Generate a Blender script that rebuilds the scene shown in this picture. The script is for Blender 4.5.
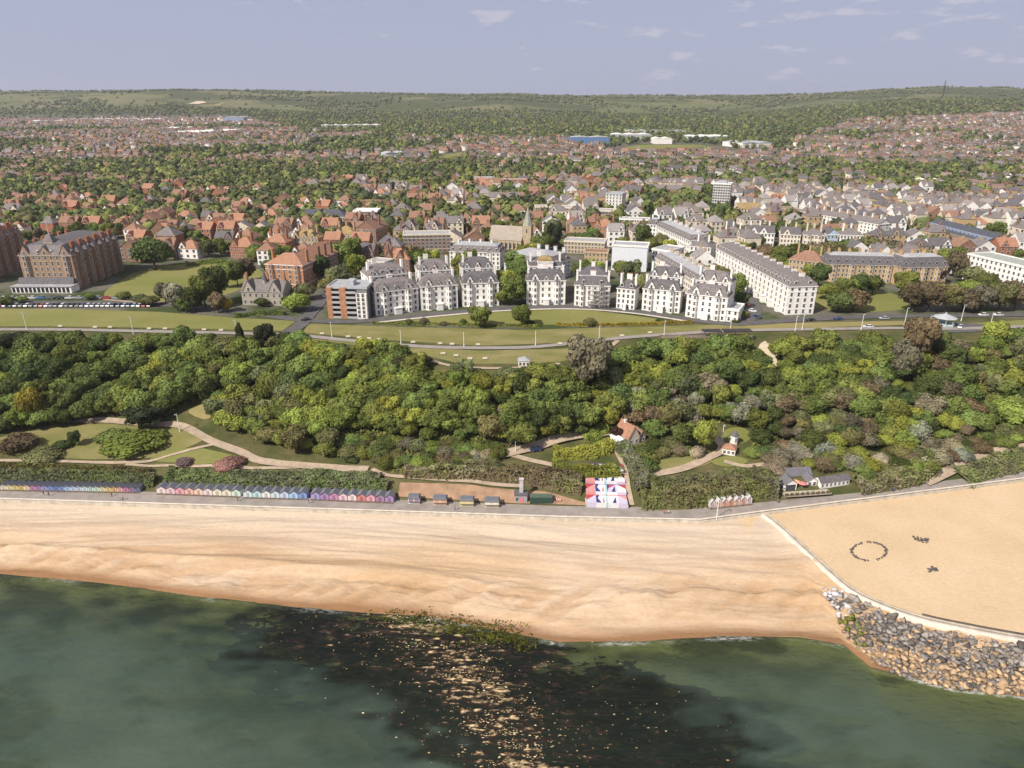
import bpy, bmesh, math, random
import numpy as np
from mathutils import Vector, Matrix

sc = bpy.context.scene
for o in list(bpy.data.objects):
    bpy.data.objects.remove(o)
COL = sc.collection
R = math.radians
RNG = np.random.default_rng(7)
rnd = random.Random(11)

# ------------------------------------------------------------------ camera, sky, sun, exposure
CAM_H = 125.0
PITCH = 21.9
FPX = 700.0
cam_d = bpy.data.cameras.new('camera')
cam = bpy.data.objects.new('camera', cam_d)
COL.objects.link(cam)
cam.location = (0, 0, CAM_H)
cam.rotation_euler = (R(90 - PITCH), 0, 0)
cam_d.sensor_width = 36.0
cam_d.lens = 36.0 * FPX / 1024.0
cam_d.clip_start = 1.0
cam_d.clip_end = 30000.0
sc.camera = cam

SUN_EL, SUN_AZ = 43.0, 229.0          # azimuth clockwise from +Y (inland)
world = bpy.data.worlds.new('World')
sc.world = world
world.use_nodes = True
SUN_STRENGTH, SKY_STRENGTH = 5.0, 0.08
sun_d = bpy.data.lights.new('sun', 'SUN')
sun = bpy.data.objects.new('sun', sun_d)
COL.objects.link(sun)
sun_d.energy = SUN_STRENGTH
sun_d.angle = R(0.53)
sun_d.color = (1.0, 0.93, 0.82)
_to = Vector((math.sin(R(SUN_AZ)) * math.cos(R(SUN_EL)), math.cos(R(SUN_AZ)) * math.cos(R(SUN_EL)), math.sin(R(SUN_EL))))
sun.rotation_euler = _to.to_track_quat('Z', 'Y').to_euler()
sun.location = _to * 500

def build_world():
    nt = world.node_tree
    N, L = nt.nodes, nt.links
    N.clear()
    out = N.new('ShaderNodeOutputWorld')
    bg = N.new('ShaderNodeBackground')
    sky = N.new('ShaderNodeTexSky')
    sky.sky_type = 'NISHITA'
    sky.sun_disc = False
    sky.sun_elevation = R(SUN_EL)
    sky.sun_rotation = R(SUN_AZ)
    sky.air_density = 1.0
    sky.dust_density = 0.6
    sky.ozone_density = 2.5
    bg.inputs['Strength'].default_value = SKY_STRENGTH
    tc = N.new('ShaderNodeTexCoord')
    sep = N.new('ShaderNodeSeparateXYZ')
    L.new(tc.outputs['Generated'], sep.inputs[0])
    def math_n(op, a, b=None, clamp=False):
        m = N.new('ShaderNodeMath'); m.operation = op; m.use_clamp = clamp
        for i, v in enumerate((a, b)):
            if v is None: continue
            if isinstance(v, (int, float)): m.inputs[i].default_value = v
            else: L.new(v, m.inputs[i])
        return m.outputs[0]
    # thin fair weather clouds low over the hills
    zz = math_n('MULTIPLY', sep.outputs['Z'], 4.2)
    comb = N.new('ShaderNodeCombineXYZ')
    L.new(sep.outputs['X'], comb.inputs[0]); L.new(sep.outputs['Y'], comb.inputs[1]); L.new(zz, comb.inputs[2])
    no = N.new('ShaderNodeTexNoise')
    no.inputs['Scale'].default_value = 13.0
    no.inputs['Detail'].default_value = 7.0
    no.inputs['Roughness'].default_value = 0.62
    L.new(comb.outputs[0], no.inputs['Vector'])
    # more cloud towards the right of the view and higher up
    bias = math_n('MULTIPLY', sep.outputs['X'], 0.17)
    up = math_n('MULTIPLY', sep.outputs['Z'], 0.9)
    s = math_n('ADD', no.outputs['Fac'], bias)
    s = math_n('ADD', s, up)
    ramp = N.new('ShaderNodeMapRange')
    ramp.inputs['From Min'].default_value = 0.675
    ramp.inputs['From Max'].default_value = 0.745
    ramp.inputs['To Min'].default_value = 0.0
    ramp.inputs['To Max'].default_value = 0.55
    L.new(s, ramp.inputs['Value'])
    # grade of the sky dome itself: a lilac grey haze low down
    tint = N.new('ShaderNodeMix'); tint.data_type = 'RGBA'; tint.blend_type = 'MULTIPLY'
    tint.inputs['Factor'].default_value = 1.0
    tint.inputs['B'].default_value = (0.92, 0.84, 0.93, 1)
    L.new(sky.outputs['Color'], tint.inputs['A'])
    low = N.new('ShaderNodeMapRange'); low.interpolation_type = 'SMOOTHSTEP'
    low.inputs['From Min'].default_value = 0.09; low.inputs['From Max'].default_value = 0.26
    low.inputs['To Min'].default_value = 0.93; low.inputs['To Max'].default_value = 0.0
    L.new(sep.outputs['Z'], low.inputs['Value'])
    layer = N.new('ShaderNodeMix'); layer.data_type = 'RGBA'
    L.new(low.outputs[0], layer.inputs['Factor'])
    L.new(tint.outputs['Result'], layer.inputs['A'])
    layer.inputs['B'].default_value = (4.6, 4.95, 6.6, 1)
    mix = N.new('ShaderNodeMix'); mix.data_type = 'RGBA'
    L.new(ramp.outputs[0], mix.inputs['Factor'])
    L.new(layer.outputs['Result'], mix.inputs['A'])
    mix.inputs['B'].default_value = (6.9, 6.6, 7.5, 1)
    L.new(mix.outputs['Result'], bg.inputs['Color'])
    L.new(bg.outputs[0], out.inputs[0])
build_world()

sc.view_settings.view_transform = 'Standard'
sc.view_settings.look = 'None'
sc.view_settings.gamma = 1.0
sc.view_settings.use_curve_mapping = False
sc.view_settings.exposure = 0.2
sc.cycles.use_denoising = True
sc.cycles.max_bounces = 6
sc.cycles.diffuse_bounces = 3
sc.cycles.glossy_bounces = 2
sc.cycles.transparent_max_bounces = 8
sc.cycles.volume_bounces = 0
sc.cycles.sample_clamp_indirect = 4.0
sc.cycles.caustics_reflective = False
sc.cycles.caustics_refractive = False

# ------------------------------------------------------------------ helpers
CP, SP = math.cos(R(PITCH)), math.sin(R(PITCH))

def ray(px, py):
    a = (np.asarray(px, float) - 512) / FPX
    b = (384 - np.asarray(py, float)) / FPX
    return a, CP + SP * b, -SP + CP * b

def on_plane(px, py, z):
    dx, dy, dz = ray(px, py)
    t = (z - CAM_H) / dz
    return dx * t, dy * t

def proj(x, y, z):
    zc = y * CP - (z - CAM_H) * SP
    up = y * SP + (z - CAM_H) * CP
    return 512 + FPX * x / zc, 384 - FPX * up / zc

def hash2(ix, iy, seed=0):
    h = (ix.astype(np.int64) * 374761393 + iy.astype(np.int64) * 668265263 + seed * 1442695041) & 0xffffffff
    h = ((h ^ (h >> 13)) * 1274126177) & 0xffffffff
    return ((h ^ (h >> 16)) & 0xffffff) / float(0xffffff)

def vnoise(x, y, seed=0):
    x = np.asarray(x, float); y = np.asarray(y, float)
    ix, iy = np.floor(x), np.floor(y)
    fx, fy = x - ix, y - iy
    fx = fx * fx * (3 - 2 * fx); fy = fy * fy * (3 - 2 * fy)
    a = hash2(ix, iy, seed); b = hash2(ix + 1, iy, seed)
    c = hash2(ix, iy + 1, seed); d = hash2(ix + 1, iy + 1, seed)
    return (a * (1 - fx) + b * fx) * (1 - fy) + (c * (1 - fx) + d * fx) * fy

def fbm(x, y, seed=0, octv=4):
    s = 0; a = 0.5; t = 0
    for k in range(octv):
        s = s + a * vnoise(x * 2 ** k, y * 2 ** k, seed + k); t += a; a *= 0.5
    return s / t

def in_poly(x, y, poly):
    x = np.asarray(x, float); y = np.asarray(y, float)
    c = np.zeros(np.broadcast(x, y).shape, bool)
    n = len(poly)
    for i in range(n):
        x0, y0 = poly[i]; x1, y1 = poly[(i + 1) % n]
        if y0 == y1: continue
        k = ((y0 > y) != (y1 > y)) & (x < (x1 - x0) * (y - y0) / (y1 - y0) + x0)
        c ^= k
    return c

# ------------------------------------------------------------------ materials
MAT = {}
def _nodes(name):
    m = bpy.data.materials.new(name); m.use_nodes = True
    nt = m.node_tree; nt.nodes.clear()
    out = nt.nodes.new('ShaderNodeOutputMaterial')
    return m, nt, nt.nodes, nt.links, out

def nmath(N, L, op, a, b=None, clamp=False):
    m = N.new('ShaderNodeMath'); m.operation = op; m.use_clamp = clamp
    for i, v in enumerate((a, b)):
        if v is None: continue
        if isinstance(v, (int, float)): m.inputs[i].default_value = v
        else: L.new(v, m.inputs[i])
    return m.outputs[0]

def nnoise(N, L, scale, detail=4, rough=0.55, vec=None, stretch=None):
    t = N.new('ShaderNodeTexNoise')
    t.inputs['Scale'].default_value = scale
    t.inputs['Detail'].default_value = detail
    t.inputs['Roughness'].default_value = rough
    if vec is not None:
        if stretch is not None:
            mp = N.new('ShaderNodeMapping'); mp.inputs['Scale'].default_value = stretch
            L.new(vec, mp.inputs['Vector']); vec = mp.outputs[0]
        L.new(vec, t.inputs['Vector'])
    return t.outputs['Fac']

def nramp(N, L, fac, stops):
    r = N.new('ShaderNodeValToRGB')
    cr = r.color_ramp
    while len(cr.elements) < len(stops): cr.elements.new(0.5)
    for e, (p, c) in zip(cr.elements, stops):
        e.position = p; e.color = (c[0], c[1], c[2], 1)
    L.new(fac, r.inputs[0])
    return r.outputs[0]

def nmix(N, L, fac, a, b, blend='MIX'):
    m = N.new('ShaderNodeMix'); m.data_type = 'RGBA'; m.blend_type = blend
    for key, v in (('Factor', fac), ('A', a), ('B', b)):
        if isinstance(v, (int, float)): m.inputs[key].default_value = v
        elif isinstance(v, tuple): m.inputs[key].default_value = (v[0], v[1], v[2], 1)
        else: L.new(v, m.inputs[key])
    return m.outputs['Result']

def nmap(N, L, v, a, b, c=0.0, d=1.0):
    m = N.new('ShaderNodeMapRange')
    m.inputs['From Min'].default_value = a; m.inputs['From Max'].default_value = b
    m.inputs['To Min'].default_value = c; m.inputs['To Max'].default_value = d
    L.new(v, m.inputs['Value'])
    return m.outputs[0]

def nattr(N, name):
    a = N.new('ShaderNodeAttribute'); a.attribute_name = name
    return a

def nbump(N, L, h, strength, dist=0.1):
    b = N.new('ShaderNodeBump'); b.inputs['Strength'].default_value = strength
    b.inputs['Distance'].default_value = dist
    L.new(h, b.inputs['Height'])
    return b.outputs[0]

def principled(N, L, out, col, rough=0.85, normal=None, spec=0.25, metal=0.0):
    p = N.new('ShaderNodeBsdfPrincipled')
    if isinstance(col, tuple): p.inputs['Base Color'].default_value = (col[0], col[1], col[2], 1)
    else: L.new(col, p.inputs['Base Color'])
    p.inputs['Roughness'].default_value = rough
    p.inputs['Specular IOR Level'].default_value = spec
    p.inputs['Metallic'].default_value = metal
    if normal is not None: L.new(normal, p.inputs['Normal'])
    L.new(p.outputs[0], out.inputs[0])
    return p

def plain(name, col, rough=0.8, var=0.25, scale=0.6, spec=0.25, metal=0.0, objvar=0.0):
    """base colour broken up by weathering noise"""
    if name in MAT: return MAT[name]
    m, nt, N, L, out = _nodes(name)
    tc = N.new('ShaderNodeTexCoord')
    n = nnoise(N, L, scale, 5, 0.6, tc.outputs['Object'])
    f = nmap(N, L, n, 0.3, 0.7, 1 - var, 1 + var * 0.6)
    if objvar:
        oi = N.new('ShaderNodeObjectInfo')
        g = nmap(N, L, oi.outputs['Random'], 0, 1, 1 - objvar, 1 + objvar)
        f = nmath(N, L, 'MULTIPLY', f, g)
    v = N.new('ShaderNodeVectorMath'); v.operation = 'SCALE'
    v.inputs[0].default_value = col
    L.new(f, v.inputs['Scale'])
    principled(N, L, out, v.outputs[0], rough, None, spec, metal)
    MAT[name] = m
    return m

def leaf_mat(name, col, tr=0.28, hue=0.35):
    if name in MAT: return MAT[name]
    m, nt, N, L, out = _nodes(name)
    at = nattr(N, 'var')
    oi = N.new('ShaderNodeObjectInfo')
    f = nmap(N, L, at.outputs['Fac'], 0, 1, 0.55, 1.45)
    g = nmap(N, L, oi.outputs['Random'], 0, 1, 0.72, 1.28)
    f = nmath(N, L, 'MULTIPLY', f, g)
    warm = (col[0] * 1.14, col[1] * 1.0, col[2] * 0.9)
    cool = (col[0] * 0.88, col[1] * 1.0, col[2] * 1.08)
    rr = nmath(N, L, 'FRACT', nmath(N, L, 'MULTIPLY', oi.outputs['Random'], 17.31))
    c = nmix(N, L, rr, warm, cool)
    v = N.new('ShaderNodeVectorMath'); v.operation = 'SCALE'
    L.new(c, v.inputs[0]); L.new(f, v.inputs['Scale'])
    d = N.new('ShaderNodeBsdfDiffuse'); L.new(v.outputs[0], d.inputs['Color'])
    t = N.new('ShaderNodeBsdfTranslucent'); L.new(v.outputs[0], t.inputs['Color'])
    mx = N.new('ShaderNodeMixShader'); mx.inputs[0].default_value = tr
    L.new(d.outputs[0], mx.inputs[1]); L.new(t.outputs[0], mx.inputs[2])
    L.new(mx.outputs[0], out.inputs[0])
    MAT[name] = m
    return m

def attr_mat(name, rough=0.85):
    """colour of each separate house or tree in a far mass, held as one colour per item"""
    if name in MAT: return MAT[name]
    m, nt, N, L, out = _nodes(name)
    at = nattr(N, 'tone')
    principled(N, L, out, at.outputs['Color'], rough, None, 0.15)
    MAT[name] = m
    return m

# ------------------------------------------------------------------ mesh building
def link(o, parent=None):
    COL.objects.link(o)
    if parent is not None: o.parent = parent
    return o

def np_mesh(name, V, F, mats, smooth=False, var=None, tone=None, fmat=None, extra=None):
    """V (n,3), F (m,k) with constant k"""
    me = bpy.data.meshes.new(name)
    V = np.asarray(V, np.float32); F = np.asarray(F, np.int32)
    n, (m, k) = len(V), F.shape
    me.vertices.add(n); me.vertices.foreach_set('co', V.ravel())
    me.loops.add(m * k); me.loops.foreach_set('vertex_index', F.ravel())
    me.polygons.add(m)
    me.polygons.foreach_set('loop_start', np.arange(0, m * k, k, dtype=np.int32))
    me.polygons.foreach_set('loop_total', np.full(m, k, np.int32))
    if fmat is not None: me.polygons.foreach_set('material_index', np.asarray(fmat, np.int32))
    if smooth: me.polygons.foreach_set('use_smooth', np.ones(m, bool))
    for mt in mats: me.materials.append(mt)
    if var is not None:
        a = me.attributes.new('var', 'FLOAT', 'POINT'); a.data.foreach_set('value', np.asarray(var, np.float32))
    for nm, val in (extra or {}).items():
        a = me.attributes.new(nm, 'FLOAT', 'POINT'); a.data.foreach_set('value', np.asarray(val, np.float32))
    if tone is not None:
        a = me.attributes.new('tone', 'FLOAT_COLOR', 'POINT')
        c = np.ones((n, 4), np.float32); c[:, :3] = tone
        a.data.foreach_set('color', c.ravel())
    me.update(calc_edges=True)
    me.validate()
    return me

def tri_quads(Vt, Ft):
    """triangles as degenerate-free quads is not possible, keep tris"""
    return Vt, Ft

class MB:
    def __init__(self): self.v = []; self.f = []; self.m = []
    def poly(self, vs, fs, m=0):
        b = len(self.v); self.v += [tuple(p) for p in vs]
        for f in fs: self.f.append([b + i for i in f]); self.m.append(m)
    def box(self, x0, x1, y0, y1, z0, z1, m=0, open_top=False):
        vs = [(x0, y0, z0), (x1, y0, z0), (x1, y1, z0), (x0, y1, z0), (x0, y0, z1), (x1, y0, z1), (x1, y1, z1), (x0, y1, z1)]
        fs = [(0, 3, 2, 1), (0, 1, 5, 4), (1, 2, 6, 5), (2, 3, 7, 6), (3, 0, 4, 7)]
        if not open_top: fs.append((4, 5, 6, 7))
        self.poly(vs, fs, m)
    def taper(self, x0, x1, y0, y1, z0, z1, i, m=0, j=None):
        j = i if j is None else j
        vs = [(x0, y0, z0), (x1, y0, z0), (x1, y1, z0), (x0, y1, z0), (x0 + i, y0 + j, z1), (x1 - i, y0 + j, z1), (x1 - i, y1 - j, z1), (x0 + i, y1 - j, z1)]
        self.poly(vs, [(0, 3, 2, 1), (0, 1, 5, 4), (1, 2, 6, 5), (2, 3, 7, 6), (3, 0, 4, 7), (4, 5, 6, 7)], m)
    def cyl(self, p, q, r0, r1, n=8, m=0):
        p = Vector(p); q = Vector(q); d = (q - p).normalized()
        a = d.orthogonal().normalized(); b = d.cross(a)
        vs = []
        for c, r in ((p, r0), (q, r1)):
            for i in range(n):
                t = 2 * math.pi * i / n
                vs.append(tuple(c + (a * math.cos(t) + b * math.sin(t)) * r))
        fs = [(i, (i + 1) % n, n + (i + 1) % n, n + i) for i in range(n)]
        fs += [tuple(range(n - 1, -1, -1)), tuple(range(n, 2 * n))]
        self.poly(vs, fs, m)
    def prism(self, pts, z0, z1, m=0):
        n = len(pts)
        vs = [(x, y, z0) for x, y in pts] + [(x, y, z1) for x, y in pts]
        fs = [(i, (i + 1) % n, n + (i + 1) % n, n + i) for i in range(n)] + [tuple(range(n - 1, -1, -1)), tuple(range(n, 2 * n))]
        self.poly(vs, fs, m)
    def data(self, name, mats, smooth=False):
        me = bpy.data.meshes.new(name)
        me.from_pydata(self.v, [], self.f)
        for mt in mats: me.materials.append(mt)
        me.polygons.foreach_set('material_index', self.m)
        if smooth: me.polygons.foreach_set('use_smooth', [True] * len(self.f))
        me.update()
        return me
    def build(self, name, mats, parent=None, loc=None, smooth=False):
        o = bpy.data.objects.new(name, self.data(name, mats if isinstance(mats, (list, tuple)) else [mats], smooth))
        if loc is not None: o.location = loc
        return link(o, parent)

def place(name, data, parent, loc, rz=0.0, s=1.0):
    o = bpy.data.objects.new(name, data)
    o.location = loc; o.rotation_euler = (0, 0, rz)
    o.scale = (s, s, s) if isinstance(s, (int, float)) else s
    return link(o, parent)

def tag(o, label=None, cat=None, group=None, kind=None):
    if label: o['label'] = label
    if cat: o['category'] = cat
    if group: o['group'] = group
    if kind: o['kind'] = kind
    return o

def thing(name, label, cat, loc, rz=0.0, group=None):
    o = bpy.data.objects.new(name, None)
    o.empty_display_size = 0.5
    o.location = loc; o.rotation_euler = (0, 0, rz)
    link(o)
    return tag(o, label, cat, group)

def copy_tree(root, loc, rz=0.0, s=None):
    r = root.copy(); COL.objects.link(r)
    r.location = loc; r.rotation_euler = (0, 0, rz)
    if s is not None: r.scale = s if isinstance(s, tuple) else (s, s, s)
    for ch in KIDS.get(root.name, []):
        c = ch.copy(); COL.objects.link(c); c.parent = r
        for g in KIDS.get(ch.name, []):
            d = g.copy(); COL.objects.link(d); d.parent = c
    return r
KIDS = {}
def remember(root):
    """note children once so copying needs no scene walk"""
    kids = [o for o in bpy.data.objects if o.parent == root]
    KIDS[root.name] = kids
    for k in kids:
        KIDS[k.name] = [o for o in bpy.data.objects if o.parent == k]

# ------------------------------------------------------------------ figures, as mesh data to be stood on the promenade later
def person_mesh(pose, top, legs, hair):
    v = [(0, 0, .95), (0, 0, 1.2), (0, 0, 1.42), (0, 0, 1.52), (0, -.01, 1.66), (0, -.01, 1.76)]
    e = [(0, 1), (1, 2), (2, 3), (3, 4), (4, 5)]
    r = [(.15, .11), (.15, .11), (.17, .10), (.055, .055), (.095, .11), (.06, .07)]
    for s in (-1, 1):
        b = len(v); f = pose * s
        v += [(s * .10, 0, .88), (s * .10, -.12 * f, .50), (s * .10, -.05 * f + .04 * abs(f), .08), (s * .11, -.05 * f - .13, .05)]
        e += [(0, b), (b, b + 1), (b + 1, b + 2), (b + 2, b + 3)]; r += [(.10, .10), (.065, .065), (.045, .05), (.045, .035)]
        b = len(v)
        v += [(s * .20, 0, 1.40), (s * .26, .08 * f, 1.13), (s * .25, -.06 * abs(f) - .02 * f, .88), (s * .25, -.08 * abs(f) - .02 * f, .78)]
        e += [(2, b), (b, b + 1), (b + 1, b + 2), (b + 2, b + 3)]; r += [(.06, .06), (.045, .045), (.035, .035), (.04, .025)]
    me = bpy.data.meshes.new('person_skeleton'); me.from_pydata(v, e, [])
    o = bpy.data.objects.new('tmp_person', me); COL.objects.link(o)
    md = o.modifiers.new('skin', 'SKIN'); md.use_smooth_shade = True
    for i, q in enumerate(r): me.skin_vertices[0].data[i].radius = q
    me.skin_vertices[0].data[0].use_root = True
    s = o.modifiers.new('sub', 'SUBSURF'); s.levels = 1; s.render_levels = 1
    dg = bpy.context.evaluated_depsgraph_get()
    out = bpy.data.meshes.new_from_object(o.evaluated_get(dg))
    bpy.data.objects.remove(o)
    out.materials.clear()
    for m in (paint('skin', (.50, .32, .24)), top, legs, hair): out.materials.append(m)
    for p in out.polygons:
        c = p.center
        p.material_index = 3 if (c.z > 1.70 or (c.z > 1.58 and c.y > .02)) else 0 if c.z > 1.50 or (abs(c.x) > .2 and c.z < 1.0) else 1 if c.z > .95 else 2
    return out

PERSON_TOPS = {'blue': (.06, .12, .32), 'white': (.7, .68, .65), 'red': (.5, .06, .05), 'black': (.02, .02, .02), 'green': (.08, .2, .1)}
def paint(name, col): return plain('paint_' + name, col, 0.6, 0.10, 1.0)
PERSON_M = {k: person_mesh(.9 if k != 'white' else .5, paint('top_' + k, v), paint('trousers_' + ('dark' if k != 'black' else 'sand'), (.04, .045, .07) if k != 'black' else (.4, .33, .24)), paint('hair_brown', (.05, .03, .02))) for k, v in PERSON_TOPS.items()}

# ------------------------------------------------------------------ terrain shape
def curve(pts, z):
    px = np.array([p[0] for p in pts], float); py = np.array([p[1] for p in pts], float)
    x, y = on_plane(px, py, z)
    i = np.argsort(x)
    return x[i], y[i]

Z_LEAS = 30.0
C_WATER = curve([(-60, 570), (0, 574), (100, 583), (200, 597), (300, 608), (380, 614), (430, 617), (500, 632), (560, 643), (640, 642), (720, 637), (800, 638), (845, 646), (870, 668), (950, 688), (1024, 697), (1090, 703)], 0.0)
WALL_PX = [(760, 513), (778, 527), (800, 547), (825, 570), (850, 591), (880, 606), (920, 620), (970, 631), (1024, 641), (1080, 650)]
_bx, _by = on_plane(np.array([p[0] for p in WALL_PX], float), np.array([p[1] for p in WALL_PX], float), 3.0)
_lx, _ly = on_plane(np.array([-60., 0, 150, 300, 500, 640, 720]), np.array([540., 543, 552, 566, 590, 602, 590]), 2.1)
C_BERM = (np.concatenate([_lx, _bx]), np.concatenate([_ly, _by]))
C_BERM_Z = (np.concatenate([_lx, _bx]), np.concatenate([np.full(len(_lx), 2.1), np.full(len(_bx), 3.0)]))
C_FRONT = curve([(-60, 496.5), (0, 498.5), (160, 503.5), (395, 511), (560, 516.5), (700, 519.5), (760, 511.5), (900, 494), (1024, 478), (1090, 469)], 4.6)
C_BACK = curve([(-60, 486), (0, 488), (160, 492), (395, 499.5), (560, 506), (700, 507.5), (760, 502.5), (860, 492.5), (1024, 470), (1090, 461)], 4.7)
C_BANK = curve([(-60, 462), (0, 463), (150, 466), (250, 467), (340, 471), (395, 478), (520, 478), (590, 478), (640, 480), (700, 482), (800, 478), (900, 468), (1024, 449), (1090, 441)], 8.3)
C_TERR = curve([(-60, 430), (0, 430), (150, 430), (300, 440), (400, 445), (480, 452), (600, 441), (700, 440), (800, 440), (900, 432), (1024, 424), (1090, 420)], 11.0)
C_EDGE = curve([(-60, 341), (0, 341), (290, 344), (400, 354), (450, 371), (560, 371), (610, 355), (660, 347), (760, 347), (1024, 339), (1090, 337)], Z_LEAS)

def cy(c, x): return np.interp(x, c[0], c[1])

PROF_Y = np.array([0, 420, 700, 1000, 1500, 2000, 2600, 3000, 3300, 3700, 4100, 4500, 5200, 7000, 12000], float)
PROF_Z = np.array([30, 30, 31.5, 35, 41, 48, 58, 66, 76, 112, 158, 176, 180, 172, 150], float)

def far_h(x, y):
    x = np.asarray(x, float); y = np.asarray(y, float)
    z = np.interp(y, PROF_Y, PROF_Z)
    t = x / np.maximum(y, 200.0)
    # the ground climbs earlier on the right, with a spur in the middle of that side
    k = np.clip((t - 0.22) / 0.4, 0, 1); k = k * k * (3 - 2 * k)
    up = np.clip((y - 1300) / 1900, 0, 1); up = up * up * (3 - 2 * up)
    z = z + 62 * k * up * np.clip((4700 - y) / 1700, 0, 1)
    w = np.clip((y - 2600) / 1200, 0, 1)
    z = z + w * (fbm(x / 900, y / 900, 3, 4) - 0.5) * 70 * np.clip((5200 - y) / 700, 0.28, 1)
    # ridge line falls a little in the middle, rises at the left and at the right spur
    z = z + w * (np.interp(t, [-0.75, -0.35, -0.1, 0.1, 0.35, 0.5, 0.75], [14, 14, -4, -10, -12, 10, 2]))
    return z

def ground_h(x, y):
    """height of the land or sea bed at world x, y"""
    x = np.asarray(x, float); y = np.asarray(y, float)
    x, y = np.broadcast_arrays(x, y)
    yw, yb, yf, yk, yn, yt, ye = [cy(c, x) for c in (C_WATER, C_BERM, C_FRONT, C_BACK, C_BANK, C_TERR, C_EDGE)]
    zb = np.interp(x, C_BERM_Z[0], C_BERM_Z[1])
    yb = np.minimum(yb, yf - 0.5)
    yb = np.maximum(yb, yw + 1.0)
    z = np.where(y < yw, -0.09 * (yw - y), 0.0)
    def seg(z, a, za, b, zb_):
        t = np.clip((y - a) / np.maximum(b - a, 0.01), 0, 1)
        return np.where(y >= a, za + (zb_ - za) * t, z)
    z = seg(z, yw, 0.0, yb, zb)
    z = seg(z, yb, zb, yf, np.maximum(zb, 3.0) + 0.1)
    z = seg(z, yf, 4.6, yk, 4.7)
    z = seg(z, yk, 4.7, yn, 8.3)
    z = seg(z, yn, 8.3, yt, 11.0)
    tt = np.clip((y - yt) / np.maximum(ye - yt, 0.01), 0, 1)
    tt = tt * 0.6 + 0.4 * tt * tt * (3 - 2 * tt)
    z = np.where(y >= yt, 11.0 + (Z_LEAS - 11.0) * tt, z)
    m = np.clip((y - yk) / 6, 0, 1) * np.clip((ye - y) / 10, 0, 1)
    z = z + m * (fbm(x / 14, y / 14, 5, 2) - 0.5) * 1.6
    z = np.where(y > ye, far_h(x, y), z)
    return z

_T = np.concatenate([np.linspace(60, 420, 240), np.geomspace(425, 7000, 130)])
def G(px, py):
    """ground point seen at a pixel of the photograph"""
    dx, dy, dz = ray(px, py)
    Y = _T; X = dx / dy * Y; Z = CAM_H + dz / dy * Y
    d = Z - ground_h(X, Y)
    k = np.argmax(d < 0)
    if k == 0: k = len(Y) - 1
    Y = np.linspace(Y[k - 1], Y[k], 24)
    g = ground_h(dx / dy * Y, Y)
    d = CAM_H + dz / dy * Y - g
    k = max(1, int(np.argmax(d < 0)))
    t = d[k - 1] / max(d[k - 1] - d[k], 1e-9)
    y = float(Y[k - 1] + (Y[k] - Y[k - 1]) * t); x = float(dx / dy * y)
    return Vector((x, y, float(g[k - 1] + (g[k] - g[k - 1]) * t)))

def Hh(x, y): return float(ground_h(x, y))
def PX(v): return proj(v[0], v[1], v[2])
def mpp(v):
    """metres for one pixel at a point"""
    return (v[1] * CP - (v[2] - CAM_H) * SP) / FPX

def grid_mesh(X, Y, Z):
    r, c = X.shape
    V = np.stack([X, Y, Z], -1).reshape(-1, 3)
    i = np.arange((r - 1) * c).reshape(r - 1, c)[:, :-1].ravel()
    F = np.stack([i, i + 1, i + c + 1, i + c], -1)
    return V, F

# ------------------------------------------------------------------ ground materials
def mat_sand():
    m, nt, N, L, out = _nodes('shingle_sand')
    tc = N.new('ShaderNodeTexCoord'); P = tc.outputs['Object']
    v = nattr(N, 'across').outputs['Fac']       # 0 at the water, 1 at the sea wall
    flat = nattr(N, 'smooth').outputs['Fac']    # 1 on the levelled sand inside the curved wall
    long = nnoise(N, L, 0.45, 8, 0.72, P, (0.2, 1.0, 1.0))
    blot = nnoise(N, L, 0.05, 5, 0.6, P, (0.35, 1.0, 1.0))
    fine = nnoise(N, L, 1.6, 5, 0.7, P, (0.5, 1.0, 1.0))
    a = nmix(N, L, nmap(N, L, blot, 0.36, 0.62), (0.50, 0.345, 0.205), (0.60, 0.46, 0.325))
    a = nmix(N, L, nmath(N, L, 'MULTIPLY', nmap(N, L, long, 0.48, 0.75), 0.5), a, (0.47, 0.285, 0.15))
    a = nmix(N, L, nmath(N, L, 'MULTIPLY', nattr(N, 'hollow').outputs['Fac'], 0.55), a, (0.40, 0.245, 0.125))
    # paler dry shingle along the upper beach
    a = nmix(N, L, nmath(N, L, 'MULTIPLY', nmap(N, L, v, 0.42, 0.9), 0.85), a, (0.565, 0.465, 0.36))
    s = nmix(N, L, nmap(N, L, nnoise(N, L, 0.06, 5, 0.6, P), 0.3, 0.7), (0.545, 0.40, 0.24), (0.62, 0.465, 0.30))
    c = nmix(N, L, flat, a, s)
    # wet band
    wet = nmath(N, L, 'ADD', v, nmath(N, L, 'MULTIPLY', nmath(N, L, 'SUBTRACT', blot, 0.5), 0.10))
    wetf = nmap(N, L, wet, 0.03, 0.115, 1.0, 0.0)
    c = nmix(N, L, nmath(N, L, 'MULTIPLY', wetf, 0.92), c, (0.25, 0.13, 0.058))
    sc_ = nmap(N, L, fine, 0.25, 0.75, 0.86, 1.12)
    vs = N.new('ShaderNodeVectorMath'); vs.operation = 'SCALE'
    L.new(c, vs.inputs[0]); L.new(sc_, vs.inputs['Scale'])
    hb = nmath(N, L, 'ADD', nmath(N, L, 'MULTIPLY', long, 1.0), nmath(N, L, 'MULTIPLY', fine, 0.35))
    bst = nmath(N, L, 'MULTIPLY', nmath(N, L, 'SUBTRACT', 1.0, nmath(N, L, 'MULTIPLY', flat, 0.8)), 0.9)
    b = N.new('ShaderNodeBump'); b.inputs['Distance'].default_value = 0.35
    L.new(bst, b.inputs['Strength']); L.new(hb, b.inputs['Height'])
    principled(N, L, out, vs.outputs[0], 0.9, b.outputs[0], 0.15)
    return m

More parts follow.
